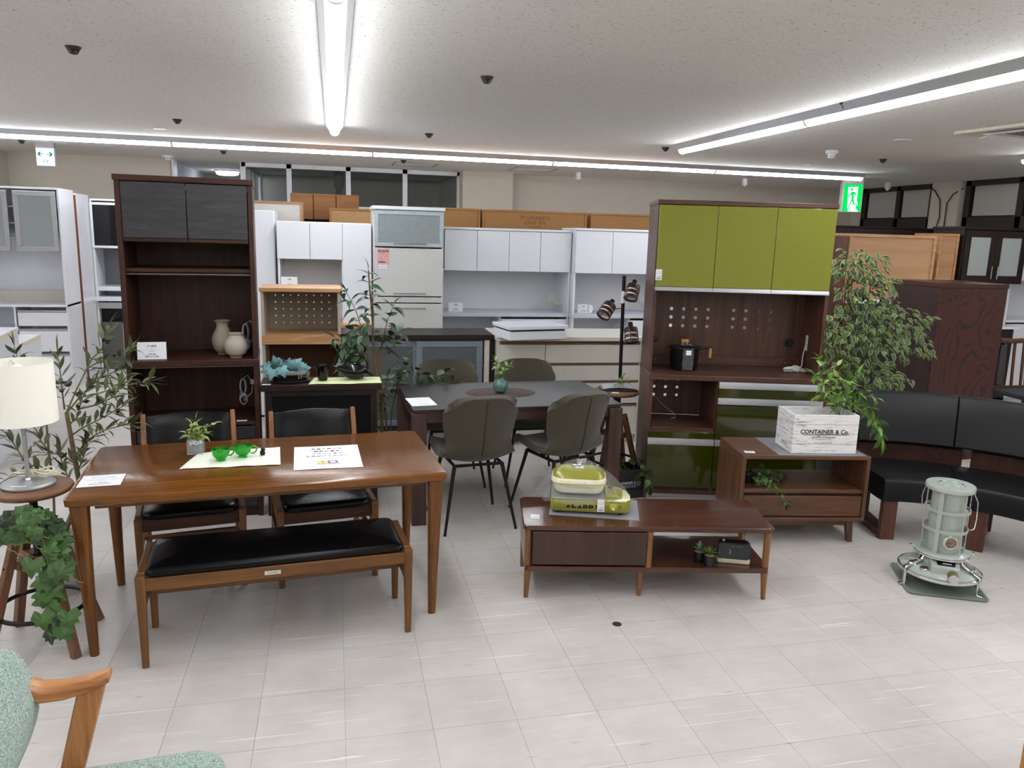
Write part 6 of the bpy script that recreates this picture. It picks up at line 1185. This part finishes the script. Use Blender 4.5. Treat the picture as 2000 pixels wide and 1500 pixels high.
def succulent(label, px, py, kind):
    c = fl(px, py, zt_); t = thing('succulent', label, 'plant', (c.x, c.y+.01, zt_)); pot(t, .030, .058, M_potb); pl = Plant(t, 2+kind); obj('pebbles', MB().lathe([(.027, .053), (.02, .058), (.0001, .058)], 14), plain('pebble', (150, 112, 80), .9, var=.3, scale=300), t)
    if kind: me = [leaf_me('blade', .055, .010, leafmat('blade', (40, 66, 24), (120, 150, 60)), BLADE, .25, .2)]
    else: me = [leaf_me('rosette_leaf', .038, .020, leafmat('rosette', (44, 78, 60), (130, 160, 138)), ROUND, -.3, .2)]
    for q in range(26):
        a = q*2.4; e = (.35+.045*q) if kind else (.2+.05*q); pl.leaf(me[0], Vector((c.x, c.y+.01, zt_+.058+(0 if kind else .0012*q))), (math.cos(a)*math.cos(e), math.sin(a)*math.cos(e), math.sin(e)), None, 1-.01*q if kind else 1-.015*q)
succulent('small round leaved succulent in black pot, left of the spiky one', 1366, 1098, 0); succulent('small spiky succulent in black pot beside the desk clock', 1386, 1106, 1)
# ------------------------------------------------------------ walnut stand: crate, plant, ivy
t = thing('grey_sheet', 'grey plastic sheet under the white crate on the walnut stand', 'mat', t_world(NS, (.22, .012, .5522)), -9.7); obj('sheet', B(0, 0, 0, .53, .395, .0012), D.materials['grey_vinyl'], t)
M_wash, nt_, b__ = mat_base('whitewashed_wood'); v_ = coords(nt_, 'Object', (7, 60, 60)); n_ = N(nt_, 'ShaderNodeTexNoise', Scale=1.4, Detail=6.0, Roughness=.7, Distortion=.5); nt_.links.new(v_, n_.inputs[0]); nt_.links.new(ramp(nt_, n_.outputs[0], [(.28, lin((84, 78, 74))), (.38, lin((176, 173, 170))), (.46, lin((226, 225, 223))), (.8, lin((236, 234, 231)))]), b__.inputs['Base Color']); b__.inputs['Roughness'].default_value = .75; bump(nt_, b__, n_.outputs[0], .3, .002)
M_washy, nt_, b__ = mat_base('whitewashed_wood_side'); v_ = coords(nt_, 'Object', (60, 7, 60)); n_ = N(nt_, 'ShaderNodeTexNoise', Scale=1.4, Detail=6.0, Roughness=.7, Distortion=.5); nt_.links.new(v_, n_.inputs[0]); nt_.links.new(ramp(nt_, n_.outputs[0], [(.30, lin((88, 82, 78))), (.40, lin((180, 176, 174))), (.48, lin((224, 223, 223))), (.8, lin((234, 232, 230)))]), b__.inputs['Base Color']); b__.inputs['Roughness'].default_value = .75
t = thing('white_crate', 'whitewashed wooden crate with dark stencilled lettering on the walnut stand', 'crate', (2.622, 3.909, .554), -9.2); W_, Dp, H_ = .396, .24, .236; th = .012; CRW = t; hp = H_/4
for k in range(4):
    z = k*hp
    for y in (0, Dp-th): bx('plank', t, M_wash, 0, y, z+.0008, W_, y+th, z+hp-.0008)
    for x in (0, W_-th):
        if k != 2: bx('plank', t, M_washy, x, th, z+.0008, x+th, Dp-th, z+hp-.0008)
        else: bx('plank', t, M_washy, x, th, z+.0008, x+th, .085, z+hp-.0008); bx('plank', t, M_washy, x, Dp-.085, z+.0008, x+th, Dp-th, z+hp-.0008); bx('plank', t, M_washy, x, .085, z+.0008, x+th, Dp-.085, z+hp*.62)
bx('bottom_board', t, M_wash, th, th, 0, W_-th, Dp-th, .01); RX = Matrix.Rotation(PI/2, 4, 'X')
m = MB().text('CONTAINER & Co.', .0355, Matrix.Translation((W_*.485, -.0006, .133)) @ RX, bold=.0012).text('NATURAL STORAGE BOX', .0125, Matrix.Translation((W_*.48, -.0006, .100)) @ RX, bold=.0004).text('HANDLE WITH CARE', .0095, Matrix.Translation((W_*.48, -.0006, .086)) @ RX).text('GOOD STORAGE 1977', .0105, Matrix.Translation((W_*.47, -.0006, .066)) @ RX); m.box(.06, -.0009, .1145, .33, -.0003, .1175)
m.text('FRESH', .030, Matrix.Translation((-.0006, Dp*.45, .04)) @ Matrix.Rotation(-PI/2, 4, 'Z') @ RX); obj('lettering', m, M_darkgrey, t, smooth=0)
c = t_world(CRW, (.27, .12, .01)); t = thing('weeping_fig', 'bright green leafy plant spilling right out of the white crate', 'plant', (c.x, c.y, .565)); pot(t, .07, .15, M_blackpl); pl = Plant(t, 31); wf = [leaf_me('fig_leaf', .082, .030, L_green, OVATE, c_, .12) for c_ in (.25, .5, .05)]
for b_, Y in (([(1640, 812), (1628, 770), (1618, 735), (1606, 712), (1598, 698)], 4.0), ([(1640, 812), (1640, 760), (1636, 725), (1634, 705)], 4.02), ([(1645, 812), (1656, 770), (1668, 745), (1676, 730)], 4.0), ([(1650, 812), (1680, 790), (1702, 800), (1716, 830), (1724, 862)], 3.93), ([(1655, 810), (1690, 800), (1708, 830), (1712, 850)], 3.9), ([(1650, 805), (1680, 775), (1702, 772), (1715, 780)], 4.02), ([(1640, 812), (1620, 780), (1604, 770), (1594, 776)], 4.04), ([(1635, 812), (1612, 760), (1600, 738), (1588, 730)], 4.02), ([(1650, 810), (1672, 780), (1690, 790), (1706, 815), (1716, 845), (1720, 868)], 3.95), ([(1642, 800), (1650, 755), (1655, 735)], 3.98), ([(1645, 812), (1650, 790), (1662, 770), (1690, 765)], 4.05)): P_ = pp(b_, Y); pl.stem(P_, .0022, .0014, M_gstem, 'stem', 5); pl.along(P_, wf, .042, (.7, 1.1), (30, 70), .2, droop=.25)
c = t_world(NS, (.10, .16, .343)); t = thing('ivy_spray', 'dark ivy spray trailing out of the walnut stand shelf', 'plant', c); pl = Plant(t, 41); iv2 = [leaf_me('small_leaf', .036, .022, L_dkg, ROUND, c_, .12) for c_ in (.2, .5)]
obj('pot', MB().lathe([(.04, 0), (.05, .05), (.045, .05), (.0001, .04)], 18), M_potb, t)
for b_, Y in (([(1470, 935), (1462, 918), (1458, 910)], 4.1), ([(1475, 935), (1485, 918), (1495, 912)], 4.06), ([(1478, 938), (1500, 925), (1520, 922), (1530, 928)], 4.05), ([(1475, 940), (1490, 938), (1505, 945), (1515, 950), (1525, 962), (1534, 975), (1540, 985)], 3.80), ([(1472, 938), (1480, 930), (1490, 926)], 4.0), ([(1470, 940), (1462, 930), (1460, 922)], 4.05), ([(1478, 942), (1495, 935), (1510, 935), (1524, 938)], 3.98), ([(1475, 940), (1488, 946), (1498, 944)], 3.95)): P_ = pp(b_, Y); pl.stem(P_, .0018, .001, M_gstem, 'stem', 5); pl.along(P_, iv2, .02, (.6, 1.1), (35, 80), .05)
# ------------------------------------------------------------ kerosene heater
M_mint = plain('mint_enamel', (161, 170, 160), .28, coat=.3, var=.02); M_mintd = plain('mint_tray', (122, 132, 123), .35, var=.03)
t = thing('heater_tray', 'square grey green metal tray under the kerosene heater', 'tray', (2.886, 3.16, 0), -25.5); S = .39
ro = lambda q, z: [(x, y, z) for x, y in rrect(q, q, S-q, S-q, max(.03-q, .01), 5)]
obj('tray', MB().ring_loft([ro(.008, .001), ro(.0, .009), ro(.0, .013), ro(.006, .013), ro(.014, .005)]), M_mintd, t, smooth=40); TR = t
m = MB()
for k in range(3): m.text('▪■▪', .02, Matrix.Translation((.05, .16+.032*k, .0056)))
obj('printed_mark', m, plain('tray_print', (40, 62, 66), .5), t, smooth=0)
hc = t_world(TR, (S/2, S/2, .005)); t = thing('kerosene_heater', 'mint green round kerosene heater with chrome trim and small window', 'heater', hc, -33); HT = t
obj('tank', MB().lathe([(.05, .052), (.16, .054), (.185, .062), (.193, .078), (.19, .09), (.17, .104), (.125, .118), (.105, .126), (.10, .15), (.0001, .15)], 56), M_mint, t, smooth=35)
obj('chrome_band', MB().lathe([(.196, .070), (.202, .072), (.202, .086), (.196, .088), (.196, .070)], 56, cap=(False, False)), M_chrome, t, smooth=50)
for k in range(3):
    a = R(-90-62+k*120) if 1 else 0; c_, s_ = math.cos(a), math.sin(a); P_ = [(.225, .002), (.20, .002), (.197, .02), (.197, .066), (.203, .075), (.203, .095), (.17, .112), (.13, .128), (.112, .14), (.104, .168), (.10, .19)]
    w_ = .014; m = MB(); rings = [[(r_*c_-s_*q*w_, r_*s_+c_*q*w_, z) for q in (-1, 1)] for r_, z in P_]; m.ring_loft(rings, close=False, cap=(False, False)); o = obj('leg_strap', m, M_chrome, t, smooth=40); q = o.modifiers.new('thick', 'SOLIDIFY'); q.thickness = .003
obj('collar', MB().lathe([(.10, .15), (.106, .172), (.128, .176), (.134, .184), (.130, .192), (.10, .196), (.098, .19)], 48), M_mint, t, smooth=40); obj('collar_trim', MB().lathe([(.1305, .170), (.1355, .172), (.1355, .178), (.1305, .180)], 48, cap=(False, False)), M_chrome, t)
for s_ in (-1, 1): obj('collar_wing', MB().hexa([(s_*.10, -.03, .178), (s_*.145, -.012, .182), (s_*.145, .012, .182), (s_*.10, .03, .178), (s_*.10, -.03, .192), (s_*.148, -.010, .194), (s_*.148, .010, .194), (s_*.10, .03, .192)]), M_mint, t, bev=.004); obj('hinge', MB().cyl((s_*.148, -.008, .186), (s_*.148, .008, .186), .009, n=14), M_chrome, t)
obj('chimney', MB().lathe([(.080, .19), (.080, .525), (.074, .525), (.074, .2)], 48, cap=(True, False)), M_mint, t, smooth=50); obj('top_plate', MB().lathe([(.0001, .525), (.113, .525), (.118, .529), (.118, .549), (.114, .554), (.070, .554), (.067, .550), (.0001, .550)], 56), M_mint, t, smooth=40)
m = MB()
for k in range(6): a = k*PI/3; m.tube([(.046*math.cos(a+q), .046*math.sin(a+q), .5525) for q in (-.3, -.15, 0, .15, .3)], .004, 6)
obj('top_louvre', m, plain('pale_mint', (186, 200, 186), .3), t); obj('top_ring', MB().tube([(.064*math.cos(a), .064*math.sin(a), .552) for a in [i*PI/20 for i in range(40)]], .003, 6, closed=True), M_mint, t, smooth=60)
for k in range(3): a = .3+k*2.1; obj('top_screw', MB().cyl((.057*math.cos(a), .057*math.sin(a), .550), (.057*math.cos(a), .057*math.sin(a), .5535), .005, n=10), M_darkgrey, t)
for k, a in enumerate((-118, -52, 8, 62, 128, 188)): a = R(a); c_, s_ = math.cos(a), math.sin(a); w_ = .011 if k == 0 else .0045; obj('guard_post', MB().bar((.107*c_, .107*s_, .19), (.105*c_, .105*s_, .527), w_*2 if k == 0 else .009, .004, up=(c_, s_, 0)), M_mint if k < 2 or k == 5 else M_chrome, t, bev=.001)
for z in (.315, .42): obj('guard_ring', MB().lathe([(.1045, z-.008), (.1095, z-.008), (.1095, z+.008), (.1045, z+.008), (.1045, z-.008)], 48, cap=(False, False)), M_mint, t, smooth=50)
o = obj('window_ring', MB().lathe([(.024, 0), (.033, 0), (.034, .006), (.030, .010), (.024, .008)], 32, cap=(False, False)), plain('pale_chrome', (205, 204, 198), .25, metal=.5), t, loc=(.020, -.0745, .255), rot=(R(90), 0, R(14))); o.scale = (1.15, 1.15, 1); obj('mica_pane', MB().lathe([(.0001, .004), (.025, .004)], 24, cap=(False, False)), plain('mica', (120, 100, 88), .2, var=.5, scale=90), o)
obj('wick_box', MB().hexa([(-.07, -.160, .080), (.075, -.160, .080), (.085, -.075, .085), (-.08, -.075, .085), (-.062, -.152, .146), (.067, -.152, .146), (.072, -.085, .168), (-.067, -.085, .168)]), M_mint, t, bev=.008); obj('dial_plate', MB().hexa([(-.036, -.142, .1500), (.045, -.142, .1500), (.050, -.112, .1600), (-.040, -.112, .1600), (-.036, -.142, .1525), (.045, -.142, .1525), (.050, -.112, .1625), (-.040, -.112, .1625)]), M_black, t); obj('dial_mark', B(-.012, -.132, .1545, .03, -.127, .1590), M_cap, t)
obj('wick_knob', MB().cyl((.034, -.153, .112), (.034, -.195, .105), .022, n=24), plain('knob_green', (96, 104, 60), .35), t, smooth=60, bev=.001); obj('knob_face', MB().cyl((.034, -.195, .105), (.034, -.202, .104), .024, n=24), M_chrome, t); obj('knob_ring', MB().cyl((.034, -.156, .1115), (.034, -.163, .1105), .0228, n=24), plain('knob_red', (130, 60, 40), .4), t)
for a, r_, nm_ in ((205, .150, 'fuel_cap'), (233, .150, 'fuel_gauge')): a = R(a); x, y = r_*math.cos(a), r_*math.sin(a); o = obj(nm_, MB().lathe([(.024, .10), (.026, .112), (.022, .118), (.018, .119)] if nm_ == 'fuel_cap' else [(.024, .098), (.025, .114), (.021, .117)], 24, c=(x, y, 0)), M_chrome, t); obj('cap_inset', MB().lathe([(.0001, .1165), (.019, .1165), (.019, .1195), (.0001, .1195)] if nm_ == 'fuel_cap' else [(.0001, .115), (.020, .115), (.02, .1178), (.0001, .1178)], 20, c=(x, y, 0)), M_darkgrey if nm_ != 'fuel_cap' else M_chrome, o)
obj('cap_bail', MB().tube([(.150*math.cos(R(205))-.03, .150*math.sin(R(205)), .11), (.150*math.cos(R(205))-.028, .150*math.sin(R(205)), .138), (.150*math.cos(R(205))+.028, .150*math.sin(R(205)), .138), (.150*math.cos(R(205))+.03, .150*math.sin(R(205)), .11)], .0028, 8), M_chrome, t)
m = MB()
for i in range(4):
    for j in range(5): a = R(-30+j*7); r_ = .125+.012*i; m.cyl((r_*math.cos(a), r_*math.sin(a), .118-.06*(r_-.125)), (r_*math.cos(a), r_*math.sin(a), .1205-.28*(r_-.125)), .0028, n=8)
obj('vent_holes', m, M_darkgrey, t); obj('latch', MB().tube([(.11, -.105, .125), (.145, -.10, .13), (.165, -.09, .118), (.185, -.085, .10)], .004, 8).tube([(.105, -.12, .12), (.125, -.115, .135), (.14, -.105, .132)], .003, 8), M_chrome, t)
obj('carry_handle', MB().tube([(.104, .03, .525), (.116, .035, .515), (.142, .03, .46), (.144, .02, .37), (.132, -.01, .325), (.112, -.02, .32)], .0032, 8), M_chrome, t, smooth=60); obj('carry_handle', MB().tube([(-.104, .03, .525), (-.112, .04, .505), (-.120, .04, .46), (-.114, .04, .40)], .0032, 8), M_chrome, t, smooth=60)
# ------------------------------------------------------------ dining chair half hidden, right edge
a = onY(1950, 664, 6.1); t = thing('slat_chair', 'dark wooden slat back chair with grey pads at right picture edge', 'chair', (a.x+.21, 6.1, 0)); zt_ = a.z; W_ch2 = woods('chair_walnut', (56, 34, 22), (86, 54, 36), rough=.4)
for x in (-.2, .2): obj('back_post', MB().tube([(x, .02, 0), (x, 0, .4), (x*.98, .04, .7), (x*.96, .0, zt_-.01)], [.017, .019, .017, .015], 10), W_ch2['Z'], t, smooth=60); obj('front_leg', MB().bar((x, -.4, 0), (x, -.4, .42), .032, .032), W_ch2['Z'], t, bev=.003)
obj('top_rail', MB().tube([(-.2, 0, zt_), (-.1, .02, zt_-.01), (0, .026, zt_-.015), (.1, .02, zt_-.01), (.2, 0, zt_)], .024, 10), W_ch2['X'], t, smooth=60)
for x in (-.09, .02, .13): obj('slat', MB().bar((x, .0, .42), (x, .03, zt_-.01), .028, .014), W_ch2['Z'], t, bev=.003)
M_padg = plain('grey_pad', (52, 54, 58), .6); bx('back_pad', t, M_padg, -.17, -.012, .48, -.105, .012, zt_-.05, bev=.008); bx('lower_rail', t, W_ch2['X'], -.2, -.012, .43, .2, .012, .47); obj('seat', cushion(-.2, -.42, .2, .0, .40, .46, .04, .02, .012), M_padg, t, smooth=60); bx('apron', t, W_ch2['X'], -.2, -.41, .35, .2, -.39, .41)
# ------------------------------------------------------------ tweed armchair, lower left foreground
t = thing('armchair', 'green tweed armchair with curved oak arms in the left foreground', 'armchair', (-.595, 1.66, 0), 4); M_tweed = weave('green_tweed', ((74, 94, 98), (118, 140, 132), (164, 182, 170), (200, 208, 196)), 230, .95, .6); W_arm = woods('arm_oak', (142, 88, 46), (186, 128, 78), rough=.35)
obj('seat', cushion(-.12, -.27, .315, .268, .32, .45, .07, .045, .012, 6), M_tweed, t, smooth=70)
rings = []
for k in range(13):
    y = -.30+.60*k/12; e = (1-abs(2*k/12-1)**4)**.5 if 0 < k < 12 else .25; rr_ = []
    for q in range(20):
        a = 2*PI*q/20; ca, sa = math.cos(a), math.sin(a); sx_ = abs(ca)**.75*(1 if ca > 0 else -1); sz = abs(sa)**.7*(1 if sa > 0 else -1); z = .635+.15*sz*(.72+.28*e); rr_.append((-.160+.065*sx_*(.6+.4*e)-.22*(z-.62)*(1 if z > .62 else -.3)-.02*e, y, z))
    rings.append(rr_)
obj('back_cushion', MB().ring_loft(rings), M_tweed, t, smooth=70)
for s_ in (-1, 1):
    y = s_*.285; path = [(-.26, .80), (-.20, .735), (-.15, .675), (-.11, .652), (-.06, .648), (0, .655), (.045, .668)]; rings = []
    for i, (x, z) in enumerate(path): h_ = (.02, .032, .042, .043, .038, .032, .026)[i]; w_ = .024+.006*math.sin(i/6*PI); rings.append([(x, y-w_, z-h_/2*1.6), (x+.0, y+w_, z-h_/2*1.6), (x, y+w_, z-.006), (x, y+w_*.6, z+.004), (x, y-w_*.6, z+.004), (x, y-w_, z-.006)])
    obj('arm', MB().ring_loft(rings), W_arm['X'], t, smooth=40, bev=.004); obj('arm_post', MB().bar((-.10, y, .0), (-.065, y, .38), .045, .034, .055, .036).bar((-.065, y, .38), (.005, y, .645), .055, .036, .06, .04), W_arm['Z'], t, smooth=40, bev=.005)
    obj('rear_leg', MB().bar((-.33, y*.9, 0), (-.24, y*.95, .62), .034, .034, .03, .03), W_arm['Z'], t, bev=.004); obj('seat_rail', MB().bar((-.28, y*.93, .30), (.26, y*.93, .33), .03, .045, up=(0, 0, 1)), W_arm['X'], t, bev=.004); obj('front_leg', MB().bar((.235, y*.86, 0), (.235, y*.86, .33), .034, .034), W_arm['Z'], t, bev=.004)

# ------------------------------------------------------------ oak chest just reaching into the lower right corner
P_ = fl(1996, 1470, .3); az = math.degrees(math.atan2(P_.x, P_.y)); t = thing('oak_chest', 'light oak chest whose upright edge shows in the lower right corner', 'chest', (P_.x, P_.y, 0), -az-6)
W_och = woods('chest_oak', (150, 96, 44), (184, 128, 70), rough=.4)
for x in (0, .48): bx('side_panel', t, W_och['Z'], x, 0, 0, x+.02, .40, .66)
bx('top_panel', t, W_och['X'], 0, 0, .66, .50, .40, .68); bx('back_panel', t, W_och['Z'], .02, .385, .05, .48, .395, .66)
for k in range(3): d = bx('drawer', t, W_och['X'], .022, 0, .06+.2*k, .478, .018, .25+.2*k); handle(d, M_black, .18, .32, 0, .16+.2*k, .02)
